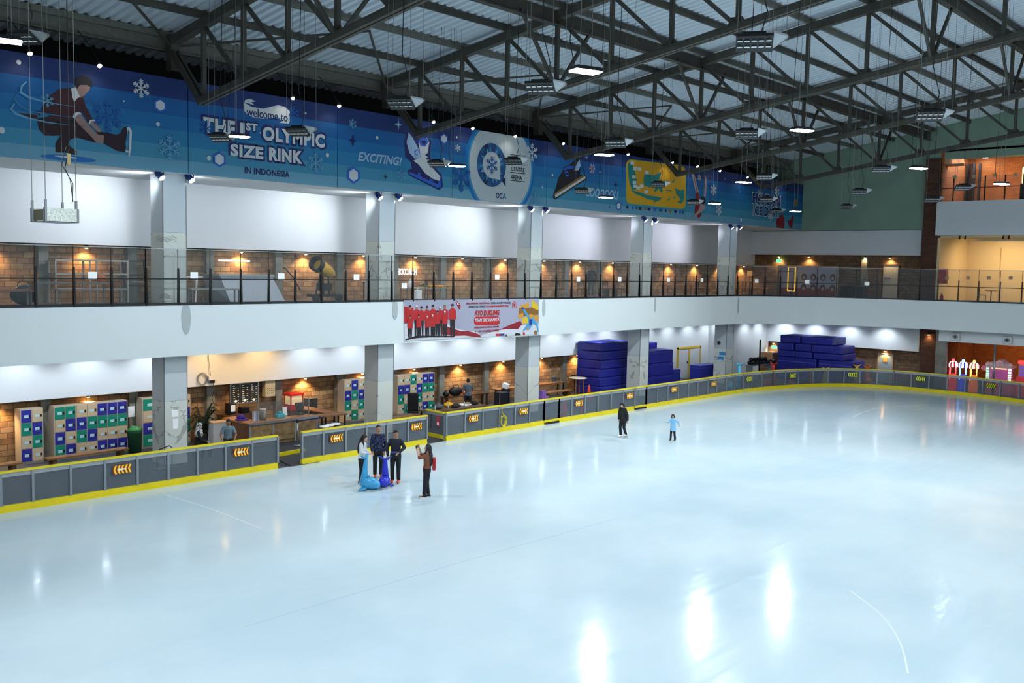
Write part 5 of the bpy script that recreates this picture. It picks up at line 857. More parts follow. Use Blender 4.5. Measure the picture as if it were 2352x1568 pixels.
# far mat pile
XF = 59.7; zs = [px(1850, y, XF).z for y in (772, 790, 808, 823)]+[-.03]
for r, spans in enumerate((((1790, 1836), (1838, 1912)), ((1783, 1821), (1823, 1861), (1863, 1934)), ((1784, 1824), (1826, 1865), (1867, 1937)), ((1786, 1876), (1879, 1958)))):
    for k, (a, c) in enumerate(spans):
        ya_, yb_ = px(a, 810, XF).y, px(c, 810, XF).y; n_ = len(spans)
        t = thing('crash_mat', 'blue crash mat in the far pile, %s row, %s' % (['top', 'second', 'third', 'bottom'][r], ['left', 'right'][k] if n_ == 2 else ['left', 'middle', 'right'][k]), 'crash mat', (XF+1+.06*((r+k) % 3), (ya_+yb_)/2, zs[r+1]), 0, 'far pile of blue mats')
        MB().cbox((0, 0, (zs[r]-zs[r+1])/2), (2.0, ya_-yb_-.03, zs[r]-zs[r+1]-.015), bev=.06).build('mat_cover', blueM, t); MB().box((-1.004, -(ya_-yb_)/2+.05, (zs[r]-zs[r+1])*.8), (-.99, (ya_-yb_)/2-.05, (zs[r]-zs[r+1])*.83)).build('cover_seam', MATS['seam'], t)
# far door, exit signs
def pdoor(n, x0, x1, y, X, zt, z0, m, frame):
    a, c = px(x0, y, X).y, px(x1, y, X).y; d = struct('door_%d' % n, MB().box((X-.05, c, z0), (X+.02, a, zt)), m); MB().box((X-.08, a, z0), (X+.02, a+.08, zt+.08)).box((X-.08, c-.08, z0), (X+.02, c, zt+.08)).box((X-.08, c, zt), (X+.02, a, zt+.08)).build('door_frame', frame, d); return d, a, c
d, a, c = pdoor(3, 2018, 2049, 845, 62.95, 1.85, -.02, mat('door_blue', (136, 158, 170), .5), mat('fr_tan', (170, 140, 110), .6)); MB().box((62.88, (a+c)/2-.14, 1.35), (62.9, (a+c)/2+.14, 1.7)).build('door_sign', mat('sign_orange', (214, 160, 80), .5), d)
d, a, c = pdoor(4, 2029, 2063, 640, 63.45, 7.62, 5.45, mat('door_cream', (200, 196, 176), .5), wood_d); MB().box((63.38, (a+c)/2, 6.75), (63.4, a-.05, 6.83)).build('door_sign', mat('sign_purple', (90, 60, 130)), d); MB().box((63.36, a-.12, 6.4), (63.4, a-.05, 6.46)).build('handle', chrome, d)
ex = mat('exit_green', (60, 200, 140), .4, emit=(70, 230, 160), es=1.6)
for x, y, X, l in ((1789, 599, 63.2, 'green lit exit sign over the upper far wall'), (1778, 797, 62.4, 'green lit exit sign beside the far pile of mats')):
    p = px(x, y, X); t = thing('exit_sign', l, 'exit sign', p); MB().box((-.02, -.2, -.1), (.02, .2, .1)).build('sign_panel', ex, t); text('lettering', 'EXIT', (-.026, .15, -.05), (0, -1, 0), (0, 0, 1), .3, .1, paper, t, .02, world=False); MB().bar((0, 0, .1), (.15, 0, .3), .03).build('bracket', black, t)
# wall fans on the fascia, pole
for x, y, l in ((2195, 773, 'left'), (2314, 781, 'right')):
    p = px(x, y, 61.12); t = thing('wall_speaker', 'white box unit with round grille on the fascia, %s one' % l, 'wall unit', p, 0, 'white units on the fascia'); MB().cbox((0, 0, 0), (.16, .5, .42), bev=.02).build('box', mat('unit_white', (214, 216, 214), .4), t); MB().loft([((-.085, 0, 0), .16, .14, (0, 1, 0), (0, 0, 1)), ((-.1, 0, 0), .15, .13, (0, 1, 0), (0, 0, 1))], 18).build('grille', mat('grille', (130, 134, 136), .5), t); MB().loft([((-.1, 0, 0), .06, .06, (0, 1, 0), (0, 0, 1)), ((-.11, 0, 0), .05, .05, (0, 1, 0), (0, 0, 1))], 12).build('hub', black, t)
p = px(2284, 830, 61.3); tag(MB().tube([(61.3, p.y, -.03), (61.3, p.y, 3.06)], .07, 12).build('steel_pole', railgrey), 'grey steel pole before the pink candy machine', 'pole')
# arcade machines
def glow(name, rgb, es): return mat(name, rgb, .4, emit=rgb, es=es)
def carousel(x, y, m_col, g, label):
    d = 62.6; p = px(x, 880, d); t = thing('arcade_machine', label, 'arcade machine', (d, p.y, -.03), 0, 'lit arcade machines with striped canopies')
    MB().lathe([(.26, 0), (.26, .5), (.22, .55), (.22, .7), (.26, .74)], n=16).build('cabinet', m_col, t); MB().tube([(-.16, .12, .7), (-.16, .12, 1.46)], .05, 10).tube([(.1, -.14, .7), (.1, -.14, 1.46)], .035, 8).build('lit_column', g, t); MB().lathe([(.22, .74), (.24, .9), (.2, 1.02)], n=14).build('game_bowl', m_col, t)
    b = MB()
    for k in range(16):
        a0, a1 = 2*PI*k/16, 2*PI*(k+1)/16; b.m(k % 2)
        for r0_, z0_, r1_, z1_ in ((.27, 1.45, .27, 1.66), (.27, 1.66, .18, 1.78), (.18, 1.78, .02, 1.82), (.27, 1.45, .02, 1.45)): b.add([(math.cos(a0)*r0_, math.sin(a0)*r0_, z0_), (math.cos(a1)*r0_, math.sin(a1)*r0_, z0_), (math.cos(a1)*r1_, math.sin(a1)*r1_, z1_), (math.cos(a0)*r1_, math.sin(a0)*r1_, z1_)], [(0, 1, 2, 3)])
    b.build('canopy', [glow('canopy_white', (255, 250, 250), 3.5), m_col], t); MB().ball((0, 0, 1.88), .09, 10).build('finial', g, t)
carousel(2187, 0, mat('arc_red', (196, 20, 30), .35, emit=(220, 20, 30), es=.5), glow('g_red', (255, 60, 70), 3), 'red lit arcade machine, leftmost of the three')
carousel(2210, 0, mat('arc_blue', (24, 40, 160), .35, emit=(40, 60, 220), es=.6), glow('g_blue', (90, 150, 255), 4), 'blue lit arcade machine, middle of the three'); carousel(2235, 0, mat('arc_orange', (226, 110, 30), .35, emit=(240, 110, 30), es=.5), glow('g_orange', (255, 150, 70), 3), 'orange lit arcade machine, right of the three')
pk1 = mat('candy_pink', (214, 110, 140), .4, emit=(220, 100, 140), es=.12); pk2 = mat('candy_purple', (150, 70, 130), .4, emit=(170, 80, 150), es=.3)
y0, y1 = px(2264, 870, 62.4).y, px(2322, 870, 62.4).y; t = thing('candy_machine', 'pink candy house game machine with striped pillars and scalloped roof', 'arcade machine', (62.4, (y0+y1)/2, -.03)); w = y0-y1
MB().cbox((.5, 0, .45), (1.0, w, .9), bev=.03).build('cabinet', pk1, t); MB().cbox((.5, 0, 1.25), (.8, w-.3, .7)).build('display_case', pk2, t); MB().cbox((.05, 0, .32), (.06, w*.7, .06)).build('light_strip', glow('g_violet', (150, 120, 255), 5), t)
b = MB(); b.cbox((.5, 0, 1.68), (1.1, w, .14), bev=.03)
for k in range(7): b.ball((.0, -w/2+.1+k*(w-.2)/6, 1.8), .16, 10)
b.prism([(0, -w/2+.1, 1.75), (0, 0, 2.1), (0, w/2-.1, 1.75)], (.9, 0, 0)); b.build('roof', mat('candy_roof', (206, 170, 176), .5, emit=(206, 170, 176), es=.12), t); MB().cbox((.08, 0, 1.62), (.06, w*.6, .16)).build('sign', glow('g_sign', (255, 170, 120), 1.5), t)
for sy, g in ((1, glow('g_green', (120, 255, 150), 2.5)), (-1, glow('g_cream', (255, 250, 190), 3))):
    b = MB()
    for k in range(10): b.m(k % 2).lathe([(.075, .9+k*.075), (.085, .9375+k*.075), (.075, .975+k*.075)], (0, sy*(w/2-.08), 0), 10)
    b.build('striped_pillar', [g, paper], t)
MB().ball((.1, w/2+.12, 1.55), .22, 10, (.3, 1, .8)).build('lollipop', pk1, t)
y0 = px(2340, 860, 62.2).y; t = thing('photo_booth', 'red and yellow game booth with screens cut off at the right edge', 'arcade machine', (62.2, y0-.4, -.03)); MB().cbox((.5, 0, .6), (1, 1.1, 1.2), bev=.03).build('cabinet', mat('booth_red', (200, 50, 60), .4, emit=(200, 50, 60), es=.3), t); MB().cbox((.4, .25, 1.55), (.3, .5, .75), bev=.02).build('screen_frame', mat('booth_pink', (220, 150, 150), .4), t)
for k in range(3): MB().cbox((.24, .25, 1.3+k*.23), (.03, .4, .17)).build('screen', mat('booth_screen', (60, 40, 90), .3, emit=(120, 90, 180), es=.6), t)
MB().cbox((.4, .1, 2.05), (.4, .9, .2), bev=.05).build('sign', glow('g_rsign', (255, 60, 60), 1.2), t); MB().ball((.2, -.2, 1.75), .2, 12, (.5, 1, 1)).build('lit_globe', glow('g_white', (255, 255, 255), 3), t)
p = px(2216, 832, 64); t = thing('hanging_beam', 'wooden bar hung on two rods above the three arcade machines', 'hanging bar', (64, p.y, p.z)); MB().cbox((0, 0, 0), (.12, 1.2, .08)).build('bar', wood, t)
for sy in (-.5, .5): MB().bar((0, sy, .04), (0, sy, 3.77-p.z), .02).build('rod', blackm, t)
t = thing('potted_shrub', 'low dark green shrub beside the concrete post', 'plant', (61.4, 21.35, -.03)); MB().cbox((0, 0, .3), (.4, .7, .6), bev=.02).build('planter', black, t); b = MB()
for k in range(40): a = random.random()*6.3; r = random.random()*.5; c_ = V((math.cos(a)*r*.6, math.sin(a)*r, .65+random.random()*.45)); b.ball(c_, .09+.05*random.random(), 6, (1, 1, .5))
b.build('leaves', mat('shrub', (24, 52, 30), .7, noise=.4), t)

# faint lines on the ice
def ice_line(pts, w, m, n):
    P_ = smooth_path([tuple(pz(x, y).xy) for x, y in pts], 8); struct('trim_ice_%d' % n, ribbon([(q.x, q.y) for q in P_], 0, .0025, w), m)
il = mat('ice_line', (236, 242, 244), .2); ig = mat('ice_line_grey', (188, 208, 216), .2)
ice_line([(1962, 958), (1990, 945), (2035, 935), (2110, 931)], .1, il, 1); ice_line([(1950, 1355), (2020, 1410), (2065, 1475), (2083, 1545)], .035, il, 2); ice_line([(560, 1440), (820, 1362), (1140, 1268), (1420, 1190)], .018, ig, 3); ice_line([(375, 1135), (480, 1168), (600, 1215)], .05, il, 4)
# ---------------------------------------------------------------- upper gallery
GZ = 5.45; top_r = mat('table_red', (150, 96, 80), .5); stl = mat('stainless', (176, 178, 170), .35, .5)
G = lambda x, y, Y=33.5: py(x, y, Y)
def gt(x0, x1, ytop, label, Y=33.5, d=.7, m=None, name='steel_table', leg=None, lw=.045):
    a, c = G(x0, ytop, Y), G(x1, ytop, Y); return table(((a.x+c.x)/2, Y), (c.x-a.x, d), label, a.z-GZ, 0, m or stl, leg or grey, name, None, lw, GZ)
gt(-30, 78, 664, 'low table with reddish top at the left end of the upper gallery', 32.6, .8, top_r); gt(72, 252, 647, 'long grey work table on the left of the upper gallery', 32.2, .7, mat('grey_top', (120, 118, 104), .5)); gt(126, 286, 662, 'low stainless table under the steel rack', 33.2, .5)
a, c = G(118, 594, 34.2), G(287, 604, 34.2); zt = G(200, 596, 34.2).z; z2 = G(200, 627, 34.2).z; t = thing('steel_rack', 'two tier stainless rack against the upper brick wall', 'rack', (a.x, 34.2, GZ))
for z in (zt, z2, z2-.15): MB().box((a.x, 33.9, z-.06), (c.x, 34.5, z)).build('shelf', stl, t, True)
for x in (a.x, (a.x+c.x)/2-.12, (a.x+c.x)/2+.12, c.x-.05):
    for Y in (33.92, 34.45): MB().box((x, Y, GZ), (x+.05, Y+.05, zt)).build('post', stl, t, True)
bag(G(232, 640, 32.2).x, 32.2, G(232, 648, 32.2).z, (.42, .3, .26), 'orange bag on the grey work table', mat('bag_orange', (226, 110, 40), .6)); b = G(20, 655, 33.6)
bag(12.9, 33.6, GZ, (.9, .4, .7), 'black case on the floor at the left of the upper gallery')
# frames, trolley
t = thing('folding_frame', 'black folded frame leaning on the wall left of the first column', 'frame', (17.1, 34.2, GZ)); b = MB()
for sx in (-.4, .4): b.bar((sx, 0, 0), (sx, .25, 1.55), .06)
for z in (.6, 1.0, 1.5): b.bar((-.4, .16*z, z), (.4, .16*z, z), .05)
b.build('frame_bars', blackm, t); MB().cbox((0, .0, .75), (.7, .5, .03)).build('tray', stl, t)
gt(432, 548, 662, 'low stainless bench right of the first column', 31.85, .45, stl, 'steel_bench')
t = thing('leaning_board', 'tall dark board leaning on the wall right of the first column', 'panel', (18.7, 34.4, GZ)); MB().cbox((0, 0, .85), (.3, .1, 1.7), rx=-.06).build('board', black, t); MB().cbox((0, -.07, .85), (.24, .02, 1.6), rx=-.06).build('face', blackm, t)
t = thing('step_ladder', 'thin white trestle legs right of the first column', 'trestle', (18.95, 33.6, GZ)); b = MB()
for sx in (-.25, .25): b.bar((sx-.1, 0, 0), (sx, 0, .95), .03).bar((sx+.1, .3, 0), (sx, .1, .95), .03)
b.bar((-.5, .05, .95), (.5, .05, .95), .04); b.build('trestle_bars', paper, t)
# big white ramp box
q = [G(640-124, 637, 32.4), G(636, 632, 32.4), G(656, 691, 32.4), G(530, 694, 32.4)]; t = thing('ramp_box', 'big white tapered skate ramp box on the upper gallery', 'ramp', (q[3].x, 32.4, GZ)); X0, X1, X2, X3 = q[0].x, q[1].x, q[2].x, q[3].x; zt = q[1].z-.08
MB().add([(X3, 32.4, GZ), (X2, 32.4, GZ), (X1, 32.7, zt), (X0, 32.7, zt), (X3+.2, 34, GZ), (X2, 34, GZ), (X1, 34, zt), (X0, 34, zt)], [(0, 1, 2, 3), (4, 7, 6, 5), (0, 4, 5, 1), (3, 2, 6, 7), (0, 3, 7, 4), (1, 5, 6, 2)]).build('ramp_body', mat('ramp_white', (206, 214, 222), .35), t, True); MB().box((X0-.05, 32.65, zt), (X1+.05, 34.02, zt+.1)).build('ramp_top', stl, t, True)
a = G(502, 598, 34.7); tag(MB().box((a.x, 34.64, a.z-.03), (G(572, 600, 34.7).x, 34.7, a.z+.03)).build('tube_lamp', mat('tube_glow', (255, 255, 255), emit=(255, 250, 240), es=4)), 'white tube lamp on the brick wall above the ramp', 'lamp')
# snow cannon
c0_, c1_ = G(716, 606, 32.6), G(762, 640, 32.6); t = thing('snow_cannon', 'yellow barrel snow cannon with a black mouth ring on a wheeled carriage', 'snow cannon', ((c0_.x+c1_.x)/2, 32.7, GZ)); sy_ = mat('cannon_yellow', (226, 172, 34), .4); A, Bq = V((c0_.x-.05, 32.3, c0_.z+.04)), V((c0_.x+1.3, 32.75, c0_.z-.5)); d = (Bq-A).normalized()
ax = d.cross(V((0, 0, 1))).normalized(); ay = ax.cross(d)
MB().loft([(A+d*q, r, r, ax, ay) for q, r in ((.25, .27), (.5, .265), (.95, .25), (1.2, .2), (1.32, .14), (1.34, .04))], 24).build('barrel', sy_, t, True); MB().loft([(A+d*q, r, r, ax, ay) for q, r in ((.3, .22), (.02, .26), (0, .31), (.25, .31), (.27, .27))], 24, False).build('mouth_ring', black, t, True); MB().loft([(A+d*.3, .24, .24, ax, ay), (A+d*.32, .05, .05, ax, ay)], 24).build('inner_plate', mat('cannon_in', (150, 104, 40), .6), t, True)
m_ = (A+Bq)/2
MB().bar((m_.x-.6, 32.7, GZ+.25), (m_.x+.6, 32.7, GZ+.25), .5, .1).build('carriage', blackm, t, True); MB().bar((m_.x, 32.7, GZ+.3), (m_.x, 32.8, m_.z-.2), .12).bar((m_.x+.2, 32.5, GZ+.3), (m_.x+.1, 32.5, m_.z), .05).bar((m_.x-.2, 32.9, GZ+.3), (m_.x+.1, 32.9, m_.z), .05).build('yoke', black, t, True); MB().cbox((m_.x, 32.6, GZ+.6), (.5, .4, .3)).build('motor_box', blackm, t, True)
for sx in (-.55, .6): MB().loft([((m_.x+sx, 32.35, GZ+.15), .15, .15, (1, 0, 0), (0, 0, 1)), ((m_.x+sx, 32.47, GZ+.15), .15, .15, (1, 0, 0), (0, 0, 1))], 16).build('wheel', black, t, True)
MB().tube([G(690, 667, 32.6), G(672, 635, 32.6), G(657, 618, 32.6), G(651, 615, 32.6)], .025, 6).build('tow_bar', black, t, True)
t = thing('crate', 'small framed crate left of the second column on the gallery', 'crate', (27.5, 33.4, GZ)); b = MB()
for sx in (-.3, .3):
    for sy in (-.2, .2): b.bar((sx, sy, 0), (sx, sy, .75), .03)
b.cbox((0, 0, .76), (.7, .5, .03)); b.build('frame', blackm, t); MB().cbox((.0, 0, .3), (.4, .3, .55), bev=.02).build('white_sack', mat('sack', (190, 190, 186), .8), t)
# sign reflection built as glowing mirrored letters, fruit table
p = G(914, 630, 34.86); p2 = G(957, 612, 34.86); o = text('reflected_letters', 'HAIRCODE', (p2.x, 34.86, p.z-.02), (-1, 0, 0), (0, 0, 1), p2.x-p.x, .3, mat('reflected_glow', (245, 248, 255), emit=(245, 248, 255), es=1.5), None, .02); tag(o, 'painted reflection of lit letters, backwards on the upper brick wall', 'lettering')
gt(925, 1021, 660, 'grey table with fruit and leaves on the upper gallery', 33.6, .6, stl, 'fruit_table')
zf = G(970, 660, 33.6).z; og = mat('fruit_orange', (236, 170, 30), .5)
fr0 = None
for k in range(16):
    x = G(984+2.2*k, 655, 33.6).x; loc = (x, 33.45+.12*(k % 3), zf)
    if fr0 is None: fr0 = thing('orange_fruit', 'yellow orange fruit in the row on the gallery table', 'fruit', loc, 0, 'fruit on the gallery table'); MB().ball((0, 0, .06), .065, 10).build('fruit_body', og, fr0); MB().ball((0, 0, .125), .012, 6).build('stem', lf, fr0)
    else: dup(fr0, loc, k)
t = thing('leaf_bundle', 'green leaves heaped at the left of the fruit', 'leaves', (G(972, 655, 33.6).x, 33.6, zf)); b = MB()
for k in range(16): a = k*1.7; b.bar((0, 0, .03), (math.cos(a)*.3, math.sin(a)*.15, .08+.12*random.random()), .06, .01)
b.build('leaf_blades', mat('leafgreen', (60, 110, 40), .6), t)
p = G(960, 688, 32.2); t = thing('jerry_can', 'white plastic jerry can on the gallery floor', 'can', (p.x, 32.2, GZ)); MB().cbox((0, 0, .24), (.32, .22, .46), bev=.05).build('can_body', paper, t); MB().tube([(-.06, 0, .44), (-.06, 0, .54), (.06, 0, .54), (.06, 0, .44)], .018, 6).build('handle', paper, t); MB().lathe([(.03, .46), (.03, .52)], (.1, 0, 0), 10).build('cap', grey, t)
t = thing('plastic_jug', 'pale jug on the fruit table', 'jug', (G(942, 660, 33.6).x, 33.6, zf)); MB().lathe([(.1, 0), (.11, .25), (.05, .34), (.05, .38)], n=14).build('jug_body', paper, t); MB().tube([(.1, 0, .25), (.17, 0, .2), (.11, 0, .08)], .012, 6).build('handle', paper, t)
# chairs
def chair(loc, rz, label, first=None, m=None):
    if first: return dup(first, loc, rz, label)
    t = thing('cafe_chair', label, 'chair', loc, rz, 'chairs on the upper gallery'); m = m or wood_d
    MB().cbox((0, 0, .45), (.42, .42, .04), bev=.01).build('seat', m, t); MB().cbox((0, .2, .78), (.4, .04, .22), rx=-.1, bev=.01).build('backrest', m, t)
    for sx in (-1, 1):
        MB().tube([(sx*.19, -.19, 0), (sx*.18, -.18, .44)], .014, 6).build('leg', blackm, t); MB().tube([(sx*.19, .22, 0), (sx*.18, .19, .45), (sx*.17, .22, .85)], .014, 6).build('leg', blackm, t)
    return t
ch = chair((30.0+.0, 32.3, GZ), .5, 'dark chair beside the fruit table')
for i, (x, rz, l) in enumerate(((1290, .4, 'dark cafe chair right of the third column'), (1338, -.3, 'dark cafe chair left of the standing figure'), (1385, 2.8, 'dark cafe chair right of the standing figure'), (1424, .2, 'dark cafe chair under the paper notices left of the fourth column'), (1606, 1.2, 'dark cafe chair between the fourth and fifth columns'))): chair((G(x, 670, 33.2).x, 33.2, GZ), rz, l, ch)
bench((G(1388, 660, 33.6).x, 33.6), (G(1418, 660, 33.6).x, 33.6), 'brown slat bench right of the standing figure', .5, .4, wood_d, blackm, 'gallery_bench', 'bench', GZ)
gt(1526, 1582, 654, 'long brown table between the fourth and fifth columns', 33.8, .6, wood, 'brown_table', wood_d)
gt(1731, 1756, 661, 'small pale side table right of the fifth column', 33.4, .6, mat('pale_wood', (206, 170, 120), .5), 'side_table', mat('pale_wood2', (190, 150, 100), .5)); gt(1700, 1720, 646, 'brown table behind the fifth column', 33.9, .5, wood, 'brown_table', wood_d)
p = G(1722, 640, 34.0); t = thing('floor_lamp', 'floor lamp with a tan drum shade in the upper corner', 'lamp', (p.x, 34.0, GZ)); MB().lathe([(.16, 0), (.16, .02), (.03, .04)]).build('base', blackm, t); MB().tube([(0, 0, .03), (0, 0, 1.45)], .02, 8).build('pole', blackm, t); MB().lathe([(.2, 1.3), (.2, 1.65)]).build('lamp_shade', mat('shade_tan', (206, 150, 86), .7, emit=(255, 190, 110), es=.3), t)
# mascot display wall: plain coloured emblems only
a, c = px(1792, 640, 62.3).y, px(1924, 640, 62.3).y; zt, zb = 7.5, GZ; t = thing('display_stand', 'white and red exhibition wall with oval figures and a spot rail', 'display wall', (62.3, a, GZ)); MB().box((62.3, c, zb), (62.36, a, zt)).build('backdrop', mat('backdrop_white', (176, 170, 186), .5), t, True); MB().box((62.27, c+.05, zb), (62.3, a-.05, zb+.55)).build('red_base', mat('backdrop_red', (130, 24, 34), .5), t, True)
for Y in (a, c): MB().box((62.0, Y-.03, zb), (62.06, Y+.03, zt)).build('stand_post', chrome, t, True)
MB().box((62.0, c, zt-.05), (62.06, a, zt)).build('stand_rail', chrome, t, True)
for i in range(4):
    for j in range(2):
        y = a-1.75-i*.68; z = 6.75-j*.72-(.0 if i else .0); MB().loft([((62.29, y, z), .2, .24, (0, 1, 0), (0, 0, 1)), ((62.275, y, z), .19, .23, (0, 1, 0), (0, 0, 1))], 18).build('oval_print', mat('oval_dark', (74, 30, 40), .5), t, True); MB().loft([((62.274, y, z-.05), .11, .12, (0, 1, 0), (0, 0, 1)), ((62.268, y, z-.05), .1, .11, (0, 1, 0), (0, 0, 1))], 14).build('oval_print', mat('oval_face', (190, 160, 160), .5), t, True)
y = px(1818, 640, 61.6).y; t = thing('yellow_frame', 'yellow lit rectangular frame before the exhibition wall', 'frame', (61.6, y, GZ)); yl = mat('frame_glow', (240, 190, 60), emit=(250, 196, 70), es=.8)
MB().bar((0, -.26, .35), (0, -.26, 1.95), .05).bar((0, .26, .35), (0, .26, 1.95), .05).bar((0, -.26, 1.95), (0, .26, 1.95), .05).bar((0, -.26, .35), (0, .26, .35), .05).build('frame_bars', yl, t); MB().bar((0, 0, 0), (0, 0, .35), .06).bar((0, -.3, .02), (0, .3, .02), .08).build('foot', blackm, t)
y = px(1806, 640, 61.4).y; t = thing('clothes_rack', 'black tubular garment rack before the exhibition wall', 'rack', (61.3, y, GZ)); b = MB()
for sy in (-.55, .55): b.bar((0, sy, 0), (0, sy, 1.65), .04).bar((-.25, sy, .02), (.25, sy, .02), .04)
b.bar((0, -.55, 1.65), (0, .55, 1.65), .04).bar((0, -.55, .9), (0, .55, .9), .03); b.build('rack_bars', blackm, t)
y = px(1955, 670, 62.6).y; t = thing('dark_cabinet', 'low dark cabinet on the far upper wall', 'cabinet', (63.0, y, GZ)); MB().cbox((0, 0, .38), (.6, 1.6, .76), bev=.02).build('body', mat('cab2', (36, 38, 42), .5), t)
for sy in (-.4, .4): MB().cbox((-.31, sy, .38), (.02, .74, .68)).build('door', blackm, t)
# cream room: fire box, table, chair, sheet panels
p = px(2163, 634, 61.7); t = thing('fire_cabinet', 'red fire hose cabinet on the pillar beside the cream room', 'fire cabinet', (61.9, p.y, p.z)); MB().cbox((0, 0, 0), (.36, .5, .9), bev=.01).build('cabinet', mat('fire_red', (150, 16, 22), .4), t); MB().cbox((-.19, 0, 0), (.02, .44, .8)).build('door', mat('fire_red2', (170, 24, 28), .35), t)
t = thing('extinguisher', 'small red extinguisher on the floor below the fire cabinet', 'extinguisher', (61.5, px(2163, 680, 61.5).y, GZ)); MB().lathe([(.1, 0), (.1, .34), (.04, .42)], n=12).build('cylinder', mat('ext2', (140, 20, 24), .4), t); MB().bar((0, -.05, .43), (0, .1, .47), .03).build('handle', black, t)
p = px(2278, 688, 62.6); t = thing('round_table', 'small round black table in the cream room', 'table', (62.4, p.y, GZ)); MB().lathe([(.02, .72), (.34, .72), (.34, .75), (.02, .75)], n=20).build('table_top', black, t); MB().tube([(0, 0, .02), (0, 0, .72)], .03, 8).build('pole', black, t); MB().lathe([(.22, 0), (.22, .02), (.03, .04)], n=16).build('base', black, t)
chair((62.5, p.y+.55, GZ), 0, 'white chair left of the small black table', ch); 
b = MB(); [b.box((67.46, 19-k*2.2, 5.5), (67.5, 19.05-k*2.2, 8.9)) for k in range(5)]; tag(b.build('trim_41', mat('cream_seam', (190, 160, 118), .7)), kind='structure')
for i, x in enumerate((2180, 2228, 2276, 2326)):
    p = px(x, 638, 61.0); tag(MB().box((60.62, p.y-.1, p.z-.09), (60.63, p.y+.1, p.z+.09)).build('paper_notice', mat('notice_tan', (206, 176, 130), .7)), 'tan notice on the glass before the cream room, %s from the left' % nm[i], 'notice', 'tan notices before the cream room')
# track lights under the upper fascia
for i, x in enumerate((2205, 2218, 2305, 2318)):
    p = px(x, 541, 61.95); t = thing('track_spot', 'small black track spot under the pale fascia, %s from the left' % nm[i], 'spotlight', (61.95, p.y, 9.47), 0, 'track spots under the fascia'); MB().bar((0, 0, 0), (0, 0, -.08), .03).build('stem', black, t); MB().tube([(0, .02, -.06), (-.08, .0, -.22)], .05, 8).build('spot_head', black, t)
# terracotta room
zc_ = 11.5
for i, (x, y) in enumerate(((2201, 353), (2214, 357), (2228, 351), (2226, 361), (2263, 362), (2349, 344))):
    q = pz(x, y, ZC-.02); t = thing('ceiling_downlight', 'round white downlight in the terracotta room ceiling, %s from the left' % nm[i], 'lamp', (max(62.6, min(66.8, q.x)), q.y, ZC), 0, 'downlights of the terracotta room'); MB().lathe([(.19, 0), (.19, -.02), (.16, -.03)], n=16).build('lens', glow_w if False else glow_c, t); MB().lathe([(.22, .0), (.22, -.012)], n=16).build('trim_ring', white, t)
b = MB(); t = thing('gallery_glass', 'dark framed glass balustrade before the terracotta room', 'railing', (61.9, 18, 11.52))
for i, x in enumerate((2160, 2190, 2222, 2262, 2308, 2350)): y = px(x, 440, 61.95).y; MB().box((61.9, y-.03, 11.5), (61.96, y+.03, 13.0)).build('post', blackm, t, True)
y0 = px(2160, 440, 61.95).y; MB().box((61.92, 8, 12.3), (61.95, y0, 12.34)).build('middle_rail', blackm, t, True); MB().box((61.92, 8, 11.52), (61.94, y0, 13.0)).build('glass_panel', glass, t, True)
yD = px(2236, 430, 66.3).y
t = thing('dark_doorway', 'dark glazed doorway with black frame at the left of the terracotta room', 'doorway', (66.2, 20.2, 11.5)); MB().box((66.3, yD, 11.5), (66.4, 21.0, 14.2)).build('dark_glass', mat('dark_glass', (40, 20, 14), .15), t, True)
for y in (yD, yD+.75, 20.2, 20.95): MB().box((66.2, y-.07, 11.5), (66.32, y+.07, 14.2)).build('frame_post', black, t, True)
for i, (x, y) in enumerate(((2193, 406), (2238, 405), (2285, 402), (2333, 401))): p = px(x, y, 61.9); tag(MB().box((61.88, p.y-.12, p.z-.09), (61.89, p.y+.12, p.z+.09)).build('paper_notice', MATS['notice_tan']), 'tan notice on the upper balustrade, %s from the left' % nm[i], 'notice', 'tan notices on the upper balustrade')
p = px(2350, 430, 63); t = thing('glow_cabinet', 'yellow lit arched display at the right edge of the terracotta room', 'display', (63, p.y-.3, 11.5)); MB().cbox((0, 0, .5), (.5, .8, 1.0)).build('base', mat('dk_green', (30, 50, 20), .6), t); MB().cbox((0, 0, 1.5), (.5, .7, 1.0), bev=.1).build('lit_arch', glow('g_arch', (255, 236, 150), 2), t)
p = px(2172, 362, 62.5); t = thing('air_duct_unit', 'tan projector unit hung under the terracotta room ceiling', 'projector', (62.6, p.y, ZC-.5)); MB().cbox((0, 0, 0), (.5, .6, .4), bev=.06).build('body', mat('duct_tan', (206, 160, 110), .6), t); MB().cbox((.3, -.5, -.25), (.25, 1.0, .16), bev=.04).build('duct_arm', mat('duct_tan2', (170, 120, 84), .6), t); MB().bar((0, 0, .2), (0, 0, .5), .05).build('hanger', black, t)
